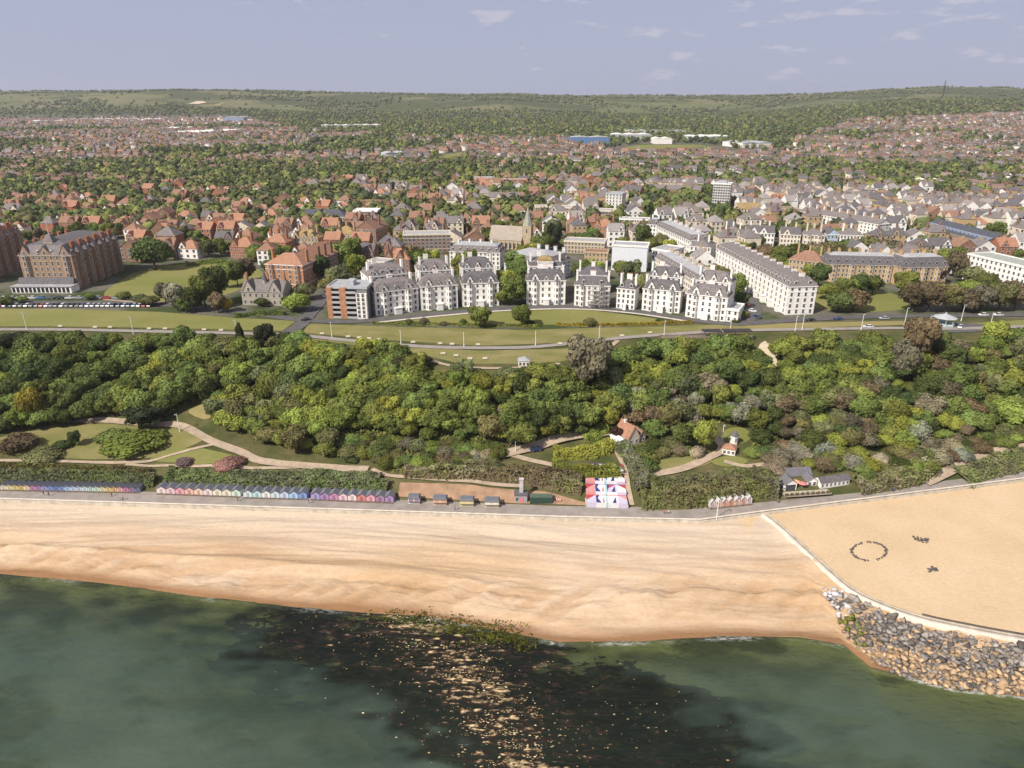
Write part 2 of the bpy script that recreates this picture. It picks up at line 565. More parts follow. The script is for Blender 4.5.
def mat_seabed():
    m, nt, N, L, out = _nodes('sea_bed')
    tc = N.new('ShaderNodeTexCoord'); P = tc.outputs['Object']
    reef = nattr(N, 'reef').outputs['Fac']
    weed = nattr(N, 'weed').outputs['Fac']
    c = nmix(N, L, nnoise(N, L, 0.12, 5, 0.6, P, (0.5, 1, 1)), (0.24, 0.18, 0.085), (0.44, 0.33, 0.16))
    n = nnoise(N, L, 0.45, 6, 0.65, P, (0.45, 1, 1))
    wd = nmix(N, L, n, (0.012, 0.012, 0.006), (0.05, 0.045, 0.018))
    c = nmix(N, L, weed, c, wd)
    rk = nmix(N, L, nmap(N, L, n, 0.55, 0.72), (0.010, 0.007, 0.006), (0.11, 0.075, 0.04))
    c = nmix(N, L, reef, c, rk)
    principled(N, L, out, c, 0.8, nbump(N, L, n, 0.6, 0.3), 0.2)
    return m

def mat_water():
    m, nt, N, L, out = _nodes('sea_water')
    tc = N.new('ShaderNodeTexCoord'); P = tc.outputs['Object']
    murk = nattr(N, 'murk').outputs['Fac']
    foam = nattr(N, 'foam').outputs['Fac']
    n = nnoise(N, L, 0.035, 5, 0.6, P, (0.6, 1, 1))
    body = nmix(N, L, nmap(N, L, n, 0.35, 0.65), (0.048, 0.080, 0.062), (0.092, 0.128, 0.096))
    w1 = nnoise(N, L, 0.9, 4, 0.6, P, (0.7, 1.0, 1.0))
    w2 = nnoise(N, L, 0.22, 3, 0.5, P, (0.5, 1.0, 1.0))
    h = nmath(N, L, 'ADD', nmath(N, L, 'MULTIPLY', w1, 0.35), w2)
    nb = nbump(N, L, h, 0.8, 0.5)
    tr = N.new('ShaderNodeBsdfTransparent'); tr.inputs['Color'].default_value = (0.58, 0.72, 0.56, 1)
    df = N.new('ShaderNodeBsdfDiffuse'); L.new(body, df.inputs['Color']); L.new(nb, df.inputs['Normal'])
    mx = N.new('ShaderNodeMixShader'); L.new(murk, mx.inputs[0]); L.new(tr.outputs[0], mx.inputs[1]); L.new(df.outputs[0], mx.inputs[2])
    gl = N.new('ShaderNodeBsdfGlossy'); gl.inputs['Roughness'].default_value = 0.12; L.new(nb, gl.inputs['Normal'])
    fr = N.new('ShaderNodeFresnel'); fr.inputs['IOR'].default_value = 1.27; L.new(nb, fr.inputs['Normal'])
    mg = N.new('ShaderNodeMixShader'); L.new(fr.outputs[0], mg.inputs[0]); L.new(mx.outputs[0], mg.inputs[1]); L.new(gl.outputs[0], mg.inputs[2])
    fd = N.new('ShaderNodeBsdfDiffuse'); fd.inputs['Color'].default_value = (0.8, 0.8, 0.78, 1)
    fn = nnoise(N, L, 1.3, 5, 0.7, P, (0.4, 1, 1))
    ff = nmath(N, L, 'MULTIPLY', foam, nmap(N, L, fn, 0.42, 0.60))
    mf = N.new('ShaderNodeMixShader'); L.new(ff, mf.inputs[0]); L.new(mg.outputs[0], mf.inputs[1]); L.new(fd.outputs[0], mf.inputs[2])
    L.new(mf.outputs[0], out.inputs[0])
    return m

def mat_ground():
    """rough grass and soil of the cliff, then the town's gardens and streets seen as a worn patchwork"""
    m, nt, N, L, out = _nodes('rough_ground')
    tc = N.new('ShaderNodeTexCoord'); P = tc.outputs['Object']
    town = nattr(N, 'town').outputs['Fac']
    n1 = nnoise(N, L, 0.11, 5, 0.6, P); n2 = nnoise(N, L, 0.6, 5, 0.65, P)
    wild = nmix(N, L, nmap(N, L, n1, 0.35, 0.65), (0.055, 0.070, 0.022), (0.15, 0.125, 0.06))
    wild = nmix(N, L, nmath(N, L, 'MULTIPLY', nmap(N, L, n2, 0.4, 0.7), 0.6), wild, (0.075, 0.085, 0.025))
    n3 = nnoise(N, L, 0.035, 6, 0.7, P)
    t1 = nmix(N, L, nmap(N, L, n3, 0.42, 0.56), (0.055, 0.075, 0.025), (0.16, 0.145, 0.12))
    t1 = nmix(N, L, nmath(N, L, 'MULTIPLY', nmap(N, L, n2, 0.45, 0.65), 0.5), t1, (0.045, 0.06, 0.022))
    c = nmix(N, L, town, wild, t1)
    principled(N, L, out, c, 0.95, nbump(N, L, n2, 0.5, 0.3), 0.1)
    return m

def mat_hills():
    m, nt, N, L, out = _nodes('chalk_downs')
    tc = N.new('ShaderNodeTexCoord'); P = tc.outputs['Object']
    w = nnoise(N, L, 0.0016, 6, 0.62, P, (1.0, 1.6, 1.0))
    f = nnoise(N, L, 0.012, 5, 0.6, P)
    vor = N.new('ShaderNodeTexVoronoi'); vor.inputs['Scale'].default_value = 0.0032
    mp = N.new('ShaderNodeMapping'); mp.inputs['Scale'].default_value = (1, 1.7, 1)
    L.new(P, mp.inputs['Vector']); L.new(mp.outputs[0], vor.inputs['Vector'])
    fld = nramp(N, L, vor.outputs['Color'], [(0.0, (0.115, 0.13, 0.055)), (0.45, (0.14, 0.148, 0.065)), (0.8, (0.175, 0.162, 0.085)), (1.0, (0.10, 0.118, 0.05))])
    wood = nmix(N, L, f, (0.05, 0.062, 0.026), (0.10, 0.11, 0.045))
    c = nmix(N, L, nmap(N, L, w, 0.46, 0.52), fld, wood)
    f2 = nmap(N, L, nnoise(N, L, 0.05, 5, 0.7, P), 0.25, 0.75, 0.7, 1.3)
    vs = N.new('ShaderNodeVectorMath'); vs.operation = 'SCALE'
    L.new(c, vs.inputs[0]); L.new(f2, vs.inputs['Scale'])
    principled(N, L, out, vs.outputs[0], 0.95, None, 0.1)
    return m

def mat_grass(name, c0, c1, c2, s=1.0):
    if name in MAT: return MAT[name]
    m, nt, N, L, out = _nodes(name)
    tc = N.new('ShaderNodeTexCoord'); P = tc.outputs['Object']
    n1 = nnoise(N, L, 0.05 * s, 5, 0.6, P, (0.5, 1, 1)); n2 = nnoise(N, L, 0.7 * s, 5, 0.7, P)
    c = nmix(N, L, nmap(N, L, n1, 0.35, 0.65), c0, c1)
    c = nmix(N, L, nmath(N, L, 'MULTIPLY', nmap(N, L, n2, 0.4, 0.7), 0.55), c, c2)
    principled(N, L, out, c, 0.95, nbump(N, L, n2, 0.4, 0.1), 0.1)
    MAT[name] = m
    return m

GRASS = mat_grass('mown_grass', (0.175, 0.185, 0.050), (0.245, 0.225, 0.085), (0.135, 0.155, 0.042))
DRYGRASS = mat_grass('dry_grass', (0.30, 0.24, 0.11), (0.21, 0.195, 0.07), (0.35, 0.27, 0.13))
ROUGHGRASS = mat_grass('rough_grass', (0.175, 0.175, 0.055), (0.29, 0.24, 0.11), (0.12, 0.135, 0.04), 2.5)
ASPHALT = plain('asphalt', (0.115, 0.11, 0.108), 0.9, 0.25, 0.3)
PAVING = plain('promenade_asphalt', (0.30, 0.265, 0.235), 0.9, 0.22, 0.25)
GRAVEL = plain('gravel_path', (0.42, 0.33, 0.24), 0.95, 0.25, 0.4)
CONC = plain('concrete', (0.46, 0.40, 0.32), 0.9, 0.3, 0.5)
CONC_PALE = plain('pale_concrete', (0.62, 0.55, 0.46), 0.9, 0.2, 0.5)
EARTH = plain('brown_earth', (0.36, 0.23, 0.145), 0.95, 0.3, 0.3)
CHALK = plain('bare_chalk', (0.60, 0.50, 0.36), 0.95, 0.3, 0.4)

# ------------------------------------------------------------------ land, beach and sea
W_NEAR = 330.0
S = np.linspace(-1, 1, 441)

def build_terrain():
    # sea bed from below the camera to the water line
    x = S * W_NEAR
    yw = cy(C_WATER, x)
    v = np.linspace(0, 1, 110)
    X = np.broadcast_to(x, (len(v), len(x)))
    Y = 40 + (yw + 0.6 - 40) * v[:, None]
    Z = ground_h(X, Y)
    reef, weed = reef_masks(X, Y)
    Z = Z * (1 - 0.93 * np.clip(reef * 1.3, 0, 1)) + reef * (fbm(X / 3.5, Y / 1.3, 9, 4) - 0.56) * 1.1
    Z = np.where(yw - Y < 1.5, np.minimum(Z, -0.02), Z)
    V, F = grid_mesh(X, Y, Z)
    me = np_mesh('sea_bed', V, F, [mat_seabed()], True, extra={'reef': np.clip(reef, 0, 1).ravel(), 'weed': np.clip(weed, 0, 1).ravel()})
    o = link(bpy.data.objects.new('sea_bed', me)); o['kind'] = 'structure'
    # beach
    v = np.linspace(0, 1, 120)
    yf = cy(C_FRONT, x)
    X = np.broadcast_to(x, (len(v), len(x)))
    Y = yw + (yf - yw) * v[:, None]
    Z = ground_h(X, Y)
    Z[-1] = np.maximum(np.interp(x, C_BERM_Z[0], C_BERM_Z[1]), 3.0) + 0.1
    inside = np.clip((Y - np.interp(X, C_BERM[0], C_BERM[1])) / 2.0, 0, 1) * np.clip((X - 70) / 3, 0, 1)
    vv = np.broadcast_to(v[:, None], X.shape)
    m = (1 - inside) * np.clip(vv / 0.06, 0, 1) * np.clip((1 - vv) / 0.08, 0, 1)
    ridge = (fbm(X / 42, (Y + 4 * np.sin(X / 37) + X * 0.05) / 5.0, 21, 4) - 0.5) * 2.4
    cq = fbm(X / 4.2 - Y / 3.2, Y / 8 + X / 30, 31, 3)
    cband = np.clip(1.15 - np.abs(vv - 0.24 - 0.08 * np.sin(X / 45)) / 0.2, 0, 1)
    cusps = (cq - 0.5) * 3.0 * cband
    q2 = fbm(X / 26, (Y + X * 0.06) / 4.2, 87, 4)
    hollow = np.clip((0.47 - cq) * 7, 0, 1) * cband + np.clip((q2 - 0.57) * 7, 0, 1) * np.clip(vv / 0.2, 0, 1) * np.clip((0.8 - vv) / 0.3, 0, 1)
    crest = 0.55 * np.exp(-((vv - 0.33 - 0.1 * (fbm(X / 70, X * 0, 4, 2) - 0.5)) / 0.035) ** 2)
    Z = Z + m * (ridge + cusps + crest)
    # a slack and spit of shingle near the middle of the lower beach
    V, F = grid_mesh(X, Y, Z)
    me = np_mesh('beach', V, F, [mat_sand()], True, extra={'across': vv.ravel(), 'smooth': inside.ravel(), 'hollow': np.clip(hollow, 0, 1).ravel()})
    o = link(bpy.data.objects.new('beach', me)); o['kind'] = 'structure'
    # water
    v = np.linspace(0, 1, 110)
    X = np.broadcast_to(x, (len(v), len(x)))
    Y = 30 + (yw + 0.35 - 30) * v[:, None]
    dep = np.maximum(0, -ground_h(X, Y))
    reef, weed = reef_masks(X, Y)
    dep = dep * (1 - 0.93 * np.clip(reef * 1.3, 0, 1))
    murk = np.clip(1 - np.exp(-dep * 0.55), 0.04, 0.72) * (1 - 0.45 * np.clip(weed, 0, 1))
    dist = yw - Y
    foam = np.exp(-((dist - 0.25) / 0.45) ** 2) * np.clip((fbm(X / 9, X * 0 + 3, 77, 3) - 0.40) * 6, 0.12, 1)
    Z = 0.012 * np.sin(X / 3 + Y / 2) + 0.0
    V, F = grid_mesh(X, Y, Z + 0.03)
    me = np_mesh('sea', V, F, [mat_water()], True, extra={'murk': murk.ravel(), 'foam': foam.ravel()})
    o = link(bpy.data.objects.new('sea', me)); o['kind'] = 'structure'
    # promenade
    v = np.linspace(0, 1, 6)
    yk = cy(C_BACK, x)
    X = np.broadcast_to(x, (len(v), len(x)))
    Y = yf + (yk - yf) * v[:, None]
    Z = 4.6 + 0.1 * v[:, None] + 0 * X
    V, F = grid_mesh(X, Y, Z)
    o = link(bpy.data.objects.new('promenade', np_mesh('promenade', V, F, [PAVING], True))); o['kind'] = 'structure'
    # land: bank, terrace, cliff, plateau and town in one sheet
    rows = []
    yn, yt, ye = cy(C_BANK, x), cy(C_TERR, x), cy(C_EDGE, x)
    for a, b, n in ((yk, yn, 10), (yn, yt, 16), (yt, ye, 40)):
        for t in np.linspace(0, 1, n, endpoint=False): rows.append((x, a + (b - a) * t))
    for t in np.linspace(0, 1, 14, endpoint=False): rows.append((x, ye + (375 - ye) * t))
    for y in np.concatenate([np.linspace(375, 700, 40, endpoint=False), np.geomspace(700, 3300, 110)]):
        k = np.clip((y - 375) / 300, 0, 1)
        rows.append((S * (W_NEAR + (y * 1.05 - W_NEAR) * k * (y > 375)), np.full(len(S), y)))
    X = np.array([r[0] for r in rows]); Y = np.array([r[1] for r in rows])
    Z = ground_h(X, Y)
    Z[0] = 4.7
    town = np.clip((Y - cy(C_EDGE, X) - 25) / 20, 0, 1)
    V, F = grid_mesh(X, Y, Z)
    o = link(bpy.data.objects.new('ground', np_mesh('ground', V, F, [mat_ground()], True, extra={'town': town.ravel()}))); o['kind'] = 'structure'
    # hills to beyond the ridge
    ys = np.concatenate([np.linspace(3290, 5300, 110), np.geomspace(5400, 6500, 8)])
    X = np.array([S * y * 1.15 for y in ys]); Y = np.broadcast_to(ys[:, None], X.shape)
    Z = ground_h(X, Y)
    Z[0] -= 1.0
    V, F = grid_mesh(X, Y, Z)
    o = link(bpy.data.objects.new('hills', np_mesh('hills', V, F, [mat_hills()], True))); o['kind'] = 'structure'

def _seg_d(X, Y, pts):
    """distance to a polyline given in sea level pixels"""
    q = [on_plane(p[0], p[1], 0.0) for p in pts]
    best = np.full(X.shape, 1e9)
    for (x0, y0), (x1, y1) in zip(q[:-1], q[1:]):
        dx, dy = x1 - x0, y1 - y0
        t = np.clip(((X - x0) * dx + (Y - y0) * dy) / (dx * dx + dy * dy), 0, 1)
        best = np.minimum(best, np.hypot(X - x0 - dx * t, Y - y0 - dy * t))
    return best

REEF_A = [(300, 630), (350, 645), (400, 665), (450, 700), (500, 745), (540, 800)]
REEF_B = [(395, 612), (430, 630), (470, 650), (520, 690), (560, 730), (620, 800)]
REEF_C = [(470, 650), (540, 680), (610, 715), (680, 750), (740, 800)]
SPECK = [(385, 612), (420, 632), (455, 655), (480, 690), (505, 730), (540, 790)]
def reef_masks(X, Y):
    wob = (fbm(X / 8, Y / 3.5, 41, 5) - 0.5) * 19
    a = np.clip(1.25 - (_seg_d(X, Y, REEF_A) + wob) / 16, 0, 1)
    b = np.clip(1.25 - (_seg_d(X, Y, REEF_B) + wob) / 15, 0, 1)
    c = np.clip(1.25 - (_seg_d(X, Y, REEF_C) + wob * 1.2) / 17, 0, 1)
    reef = np.maximum(np.maximum(a, b), c)
    reef = reef * reef * (3 - 2 * reef)
    w = np.clip(1 - (_seg_d(X, Y, [(-40, 606), (60, 620), (110, 608), (190, 622), (250, 640)]) + wob * 1.2) / 9, 0, 1) * 0.95
    w2 = np.clip(1 - (_seg_d(X, Y, [(220, 690), (300, 720), (360, 745)]) + wob * 1.5) / 14, 0, 1) * 0.75
    w3 = np.clip(1 - (_seg_d(X, Y, [(640, 660), (720, 662), (820, 668)]) + wob) / 5, 0, 1) * 0.6
    w4 = np.clip((fbm(X / 14 + Y / 30, Y / 6, 55, 5) - 0.50) * 6, 0, 0.75)
    return reef, np.maximum(np.maximum(np.maximum(w, w2), w3), w4)

build_terrain()

def build_reef():
    xs = np.arange(-85, 62, 0.3); ys = np.arange(94, 168, 0.22)
    X, Y = np.meshgrid(xs, ys)
    reef, _ = reef_masks(X, Y)
    d = _seg_d(X, Y, SPECK)
    streak = fbm(X / 2.6 + 0.25 * Y, Y / 0.6, 63, 4)
    rough = fbm(X / 1.1, Y / 0.8, 65, 3)
    core = np.interp(d, [0, 4, 9, 16, 24], [0.16, 0.10, -0.03, -0.10, -0.13])
    Z = -0.60 + 0.56 * np.clip(reef * 1.4, 0, 1) + (streak - 0.5) * 0.8 * np.clip(reef, 0.1, 1) + (rough - 0.5) * 0.42 + core * np.clip(reef, 0, 1)
    Z = np.where(Y > cy(C_WATER, X) - 0.5, np.minimum(Z, -0.3), Z)
    V, F = grid_mesh(X, Y, Z)
    keep = (reef.ravel()[F] > 0.06).any(1) & (Y.ravel()[F] < cy(C_WATER, X.ravel()[F]) - 0.4).all(1)
    m, nt, N, L, out = _nodes('reef_rock')
    h = nattr(N, 'crest').outputs['Fac']
    tc = N.new('ShaderNodeTexCoord'); P = tc.outputs['Object']
    n = nnoise(N, L, 0.5, 5, 0.65, P, (0.4, 1, 1))
    gr = nattr(N, 'weedy').outputs['Fac']
    wet = nmix(N, L, n, (0.010, 0.007, 0.005), (0.035, 0.022, 0.014))
    wet = nmix(N, L, nmath(N, L, 'MULTIPLY', gr, nmap(N, L, n, 0.35, 0.6)), wet, (0.085, 0.10, 0.018))
    n9 = nnoise(N, L, 2.2, 4, 0.7, P, (0.35, 1, 1))
    dry = nmix(N, L, nmap(N, L, n9, 0.42, 0.6), (0.06, 0.038, 0.02), (0.72, 0.54, 0.30))
    principled(N, L, out, nmix(N, L, nmap(N, L, h, 0.13, 0.30), wet, dry), 0.8, None, 0.2)
    o = link(bpy.data.objects.new('reef', np_mesh('reef', V, F[keep], [m], False, extra={'crest': Z.ravel(), 'weedy': np.clip(1.3 - _seg_d(X, Y, [(375, 608), (402, 613), (428, 624), (455, 630), (490, 636)]) / 3.4, 0, 1).ravel()}))); o['kind'] = 'structure'
build_reef()

# ------------------------------------------------------------------ drawn-out surfaces: paths, roads, lawns
def smooth_line(pts, n=10):
    """Catmull-Rom through world points"""
    P = [np.array(p[:2], float) for p in pts]
    P = [2 * P[0] - P[1]] + P + [2 * P[-1] - P[-2]]
    out = []
    for i in range(1, len(P) - 2):
        for t in np.linspace(0, 1, n, endpoint=False):
            a, b, c, d = P[i - 1], P[i], P[i + 1], P[i + 2]
            out.append(0.5 * ((2 * b) + (c - a) * t + (2 * a - 5 * b + 4 * c - d) * t * t + (3 * b - a - 3 * c + d) * t ** 3))
    out.append(P[-2])
    return np.array(out)

def resample(L, step):
    d = np.concatenate([[0], np.cumsum(np.hypot(*np.diff(L, axis=0).T))])
    n = max(2, int(d[-1] / step) + 1)
    s = np.linspace(0, d[-1], n)
    return np.stack([np.interp(s, d, L[:, 0]), np.interp(s, d, L[:, 1])], -1)

def normals2(L):
    T = np.gradient(L, axis=0)
    T /= np.maximum(np.hypot(T[:, 0], T[:, 1]), 1e-6)[:, None]
    return np.stack([-T[:, 1], T[:, 0]], -1)

RIB = [0]
def ribbon(name, pix, width, mat, off=0.10, step=1.5, kind='structure', level=None):
    RIB[0] += 1; off += 0.12 + 0.0061 * RIB[0]
    L = resample(smooth_line([G(*p) for p in pix]), step)
    Nn = normals2(L)
    w = np.linspace(-0.5, 0.5, 5) * width
    X = L[:, 0:1] + Nn[:, 0:1] * w; Y = L[:, 1:2] + Nn[:, 1:2] * w
    Z = ground_h(X, Y) + off
    mid = Z[:, 2:3]
    Z = np.maximum(Z, mid - 0.15) if level is None else Z
    V, F = grid_mesh(X, Y, Z)
    F = F[:, ::-1]
    o = link(bpy.data.objects.new(name, np_mesh(name, V, F, [mat], True)))
    if kind: o['kind'] = kind
    return o

LAYER = [0]
def drape(name, pix, mat, off=0.08, step=5.0, kind='structure', smoothed=True):
    LAYER[0] += 1; off += 0.0043 * LAYER[0]
    pts = [G(*p) for p in pix]
    if smoothed:
        n = len(pts)
        P = [np.array(p[:2]) for p in pts]
        out = []
        for i in range(n):
            a, b, c, d = P[i - 1], P[i], P[(i + 1) % n], P[(i + 2) % n]
            for t in (0, 0.25, 0.5, 0.75):
                out.append(0.5 * ((2 * b) + (c - a) * t + (2 * a - 5 * b + 4 * c - d) * t * t + (3 * b - a - 3 * c + d) * t ** 3))
        pts2 = out
    else:
        pts2 = [p[:2] for p in pts]
    bm = bmesh.new()
    f = bm.faces.new([bm.verts.new((p[0], p[1], 0)) for p in pts2])
    if f.normal.z < 0: bmesh.ops.reverse_faces(bm, faces=[f])
    bmesh.ops.triangulate(bm, faces=bm.faces[:])
    xs = [p[0] for p in pts2]; ys = [p[1] for p in pts2]
    for ax, lo, hi in ((0, min(xs), max(xs)), (1, min(ys), max(ys))):
        k = lo + step
        while k < hi:
            co = (k, 0, 0) if ax == 0 else (0, k, 0)
            no = (1, 0, 0) if ax == 0 else (0, 1, 0)
            bmesh.ops.bisect_plane(bm, geom=bm.verts[:] + bm.edges[:] + bm.faces[:], plane_co=co, plane_no=no)
            k += step
    bm.normal_update()
    for fc in bm.faces:
        if fc.normal.z < 0: fc.normal_flip()
    co = np.array([v.co[:] for v in bm.verts])
    z = ground_h(co[:, 0], co[:, 1]) + off
    for v, zz in zip(bm.verts, z): v.co.z = zz
    me = bpy.data.meshes.new(name); bm.to_mesh(me); bm.free()
    me.materials.append(mat)
    for p in me.polygons: p.use_smooth = True
    o = link(bpy.data.objects.new(name, me))
    if kind: o['kind'] = kind
    return o

# the cliff-top green and its walks
drape('lawn', [(-40, 309), (60, 309), (160, 312), (235, 318), (296, 321), (282, 331), (200, 329), (100, 327), (-40, 326)], GRASS, smoothed=False)
drape('lawn', [(308, 324), (400, 327), (520, 330), (640, 327), (740, 324), (800, 323), (800, 328), (725, 331), (640, 337), (560, 343), (480, 346), (400, 341), (303, 333)], ROUGHGRASS, smoothed=False)
drape('lawn', [(396, 319), (430, 315), (470, 312), (520, 309), (570, 309), (620, 314), (662, 321), (600, 324), (520, 325), (440, 323)], GRASS)
drape('lawn', [(300, 338), (400, 346), (480, 351), (560, 349), (610, 345), (600, 353), (560, 362), (520, 364), (460, 364), (420, 354), (380, 349)], ROUGHGRASS, smoothed=False)
drape('lawn', [(744, 326), (800, 323), (900, 321), (915, 323), (905, 325), (840, 327), (760, 331)], DRYGRASS, smoothed=False)
drape('lawn', [(960, 324), (1060, 318), (1060, 325), (960, 328)], GRASS, smoothed=False)
drape('lawn', [(104, 296), (122, 280), (150, 268), (200, 264), (252, 268), (262, 276), (235, 292), (190, 302), (140, 301)], GRASS)
drape('lawn', [(806, 306), (815, 294), (850, 292), (885, 292), (905, 300), (902, 310), (850, 312)], GRASS)
drape('lawn', [(588, 277), (598, 268), (606, 272), (602, 282)], GRASS, smoothed=False)
ribbon('cliff_path', [(-30, 330), (60, 330), (160, 332), (250, 334), (300, 336), (350, 341), (400, 345.5), (450, 348), (520, 348), (570, 344), (620, 338.5), (680, 334), (740, 331), (820, 329.5), (900, 328.5), (960, 329), (1050, 326)], 3.6, plain('path_tarmac', (0.30, 0.27, 0.245), 0.9, 0.15, 0.3), 0.16)
ribbon('gravel_path', [(398, 350), (425, 359), (450, 366), (480, 368.5), (520, 368), (560, 364)], 2.0, GRAVEL, 0.16)
ribbon('gravel_path', [(618, 341), (610, 347), (600, 352)], 2.2, GRAVEL, 0.18)
ribbon('road', [(-60, 303), (60, 303), (160, 305), (230, 312), (270, 316), (300, 320), (340, 322), (380, 320), (440, 314), (500, 309), (570, 307), (630, 311), (690, 320), (735, 324), (800, 320), (870, 317), (950, 316), (1080, 314)], 6.0, ASPHALT, 0.12)
ribbon('road', [(285, 334), (300, 326), (312, 312), (322, 300), (330, 290), (340, 278)], 6.5, ASPHALT, 0.17)
ribbon('road', [(742, 323), (752, 312), (748, 300), (735, 285), (722, 272)], 9.0, ASPHALT, 0.14)
ribbon('pavement', [(378, 323), (440, 316.5), (500, 311.5), (570, 309.5), (630, 313.5), (688, 322)], 1.8, CONC_PALE, 0.2)
ribbon('gravel_path', [(104, 300), (150, 303), (200, 300)], 2, GRAVEL, 0.12)
drape('car_park', [(920, 324), (950, 322), (985, 325), (1000, 331), (960, 333), (925, 332)], ASPHALT, 0.2, smoothed=False)
# the terrace below the cliff
drape('terrace_grass', [(0, 438), (60, 428), (120, 424), (180, 428), (205, 436), (190, 447), (130, 459), (60, 458), (0, 452)], ROUGHGRASS, 0.14, 3.0)
drape('terrace_grass', [(150, 459), (190, 448), (235, 456), (246, 463), (190, 465)], GRASS, 0.14, 3.0)
drape('terrace_grass', [(188, 412), (205, 404), (216, 410), (206, 420)], DRYGRASS, 0.14, 3.0)
drape('terrace_grass', [(655, 470), (662, 460), (700, 456), (712, 462), (690, 470), (665, 475)], ROUGHGRASS, 0.14, 3.0)
drape('terrace_grass', [(722, 441), (726, 430), (742, 428), (752, 436), (742, 444)], GRASS, 0.14, 3.0)
drape('terrace_grass', [(712, 461), (730, 456), (748, 461), (735, 467), (718, 466)], GRASS, 0.16, 3.0)
ribbon('lane', [(40, 420), (90, 421), (150, 425), (185, 428), (215, 443), (240, 452), (262, 462), (300, 466), (340, 469), (368, 470)], 3.4, GRAVEL, 0.2)
ribbon('gravel_path', [(-10, 461), (60, 462), (130, 463), (170, 456), (200, 448), (214, 445)], 1.5, GRAVEL, 0.2)
ribbon('gravel_path', [(126, 465), (190, 467), (260, 469), (300, 468)], 1.3, GRAVEL, 0.22)
ribbon('lane', [(500, 456), (530, 449), (556, 441), (580, 436), (608, 433)], 4.2, GRAVEL, 0.2)
ribbon('gravel_path', [(512, 456), (535, 462), (560, 468), (580, 474)], 2.2, GRAVEL, 0.22)
ribbon('gravel_path', [(612, 444), (618, 456), (625, 470), (628, 488), (632, 506)], 1.6, GRAVEL, 0.22)
ribbon('gravel_path', [(648, 476), (680, 470), (705, 460), (722, 450), (716, 440), (690, 422)], 3.2, GRAVEL, 0.22)
ribbon('gravel_path', [(724, 462), (745, 467), (765, 465)], 2.0, GRAVEL, 0.22)
ribbon('gravel_path', [(372, 470), (395, 477), (450, 481), (520, 487)], 1.6, GRAVEL, 0.22)
ribbon('ramp', [(925, 484), (950, 472), (975, 460), (1000, 451), (1050, 445)], 3.6, GRAVEL, 0.22)
drape('bank', [(398, 497), (400, 483), (440, 484), (500, 489), (545, 492), (585, 503), (586, 506), (520, 504), (450, 500)], EARTH, 0.16, 3.0, smoothed=False)
drape('bank', [(757, 352), (760, 345), (765, 342), (768, 345), (771, 344), (775, 350), (778, 353), (776, 359), (778, 366), (775, 371), (776, 379), (772, 376), (771, 370), (767, 371), (766, 364), (761, 363), (762, 357)], CHALK, 0.5, 2.5, smoothed=False)
drape('bank', [(771, 378), (775, 376), (779, 385), (784, 391), (782, 396), (777, 391)], CHALK, 0.5, 2.5, smoothed=False)
drape('bank', [(770, 402), (780, 399), (790, 404), (800, 407), (812, 417), (806, 420), (795, 415), (785, 411)], CHALK, 0.5, 2.5, smoothed=False)

def raise_boundary_things():
    # sea wall below the promenade: a face and a pale coping, one wall along the whole front
    x = np.linspace(-330, 330, 300)
    y = cy(C_FRONT, x)
    root = thing('sea_wall', 'long weathered concrete sea wall between promenade and shingle beach', 'sea wall', (0, float(np.interp(0, x, y)), 3.0))
    ox, oy, oz = root.location
    Nn = normals2(np.stack([x, y], -1))
    def strip(name, d0, d1, z0, z1, mat):
        a = np.stack([x, y], -1) + Nn * d0; b = np.stack([x, y], -1) + Nn * d1
        V = []; n = len(x)
        for pts, z in ((a, z0), (a, z1), (b, z1), (b, z0)):
            V.append(np.concatenate([pts - [ox, oy], np.full((n, 1), z - oz)], 1))
        V = np.concatenate(V); F = []
        for k in range(3):
            i = np.arange(n - 1)
            F.append(np.stack([k * n + i, k * n + i + 1, (k + 1) * n + i + 1, (k + 1) * n + i], -1))
        link(bpy.data.objects.new(name, np_mesh(name, V, np.concatenate(F), [mat])), root)
    strip('wall_face', -0.12, 0.02, 1.0, 4.62, CONC)
    strip('coping', -0.30, 0.35, 4.63, 4.85, CONC_PALE)
    # curved wall on the sand
    pts = smooth_line([on_plane(p[0], p[1], 3.0) for p in WALL_PX], 12)
    L = resample(pts, 1.2); Nn = normals2(L)
    root = thing('curved_wall', 'curved pale concrete walkway wall holding the levelled sand above the rocks', 'wall', (float(L[0][0]), float(L[0][1]), 3.0))
    ox, oy, oz = root.location
    def strip2(name, d0, d1, z0, z1, mat, a0=0, a1=None):
        LL, NN = L[a0:a1], Nn[a0:a1]; n = len(LL)
        a = LL + NN * d0 - [ox, oy]; b = LL + NN * d1 - [ox, oy]
        V = np.concatenate([np.concatenate([p, np.full((n, 1), z - oz)], 1) for p, z in ((a, z0), (a, z1), (b, z1), (b, z0))])
        i = np.arange(n - 1)
        F = np.concatenate([np.stack([k * n + i, k * n + i + 1, (k + 1) * n + i + 1, (k + 1) * n + i], -1) for k in range(3)])
        link(bpy.data.objects.new(name, np_mesh(name, V, F, [mat])), root)
    strip2('walkway', -0.9, 0.9, 1.2, 3.45, CONC_PALE)
    strip2('kerb', 0.92, 1.25, 1.2, 3.75, CONC)
    strip2('timber_baulk', 1.9, 2.5, 2.7, 3.45, plain('old_timber', (0.12, 0.10, 0.085), 0.9, 0.4, 1.0), 48, None)
raise_boundary_things()

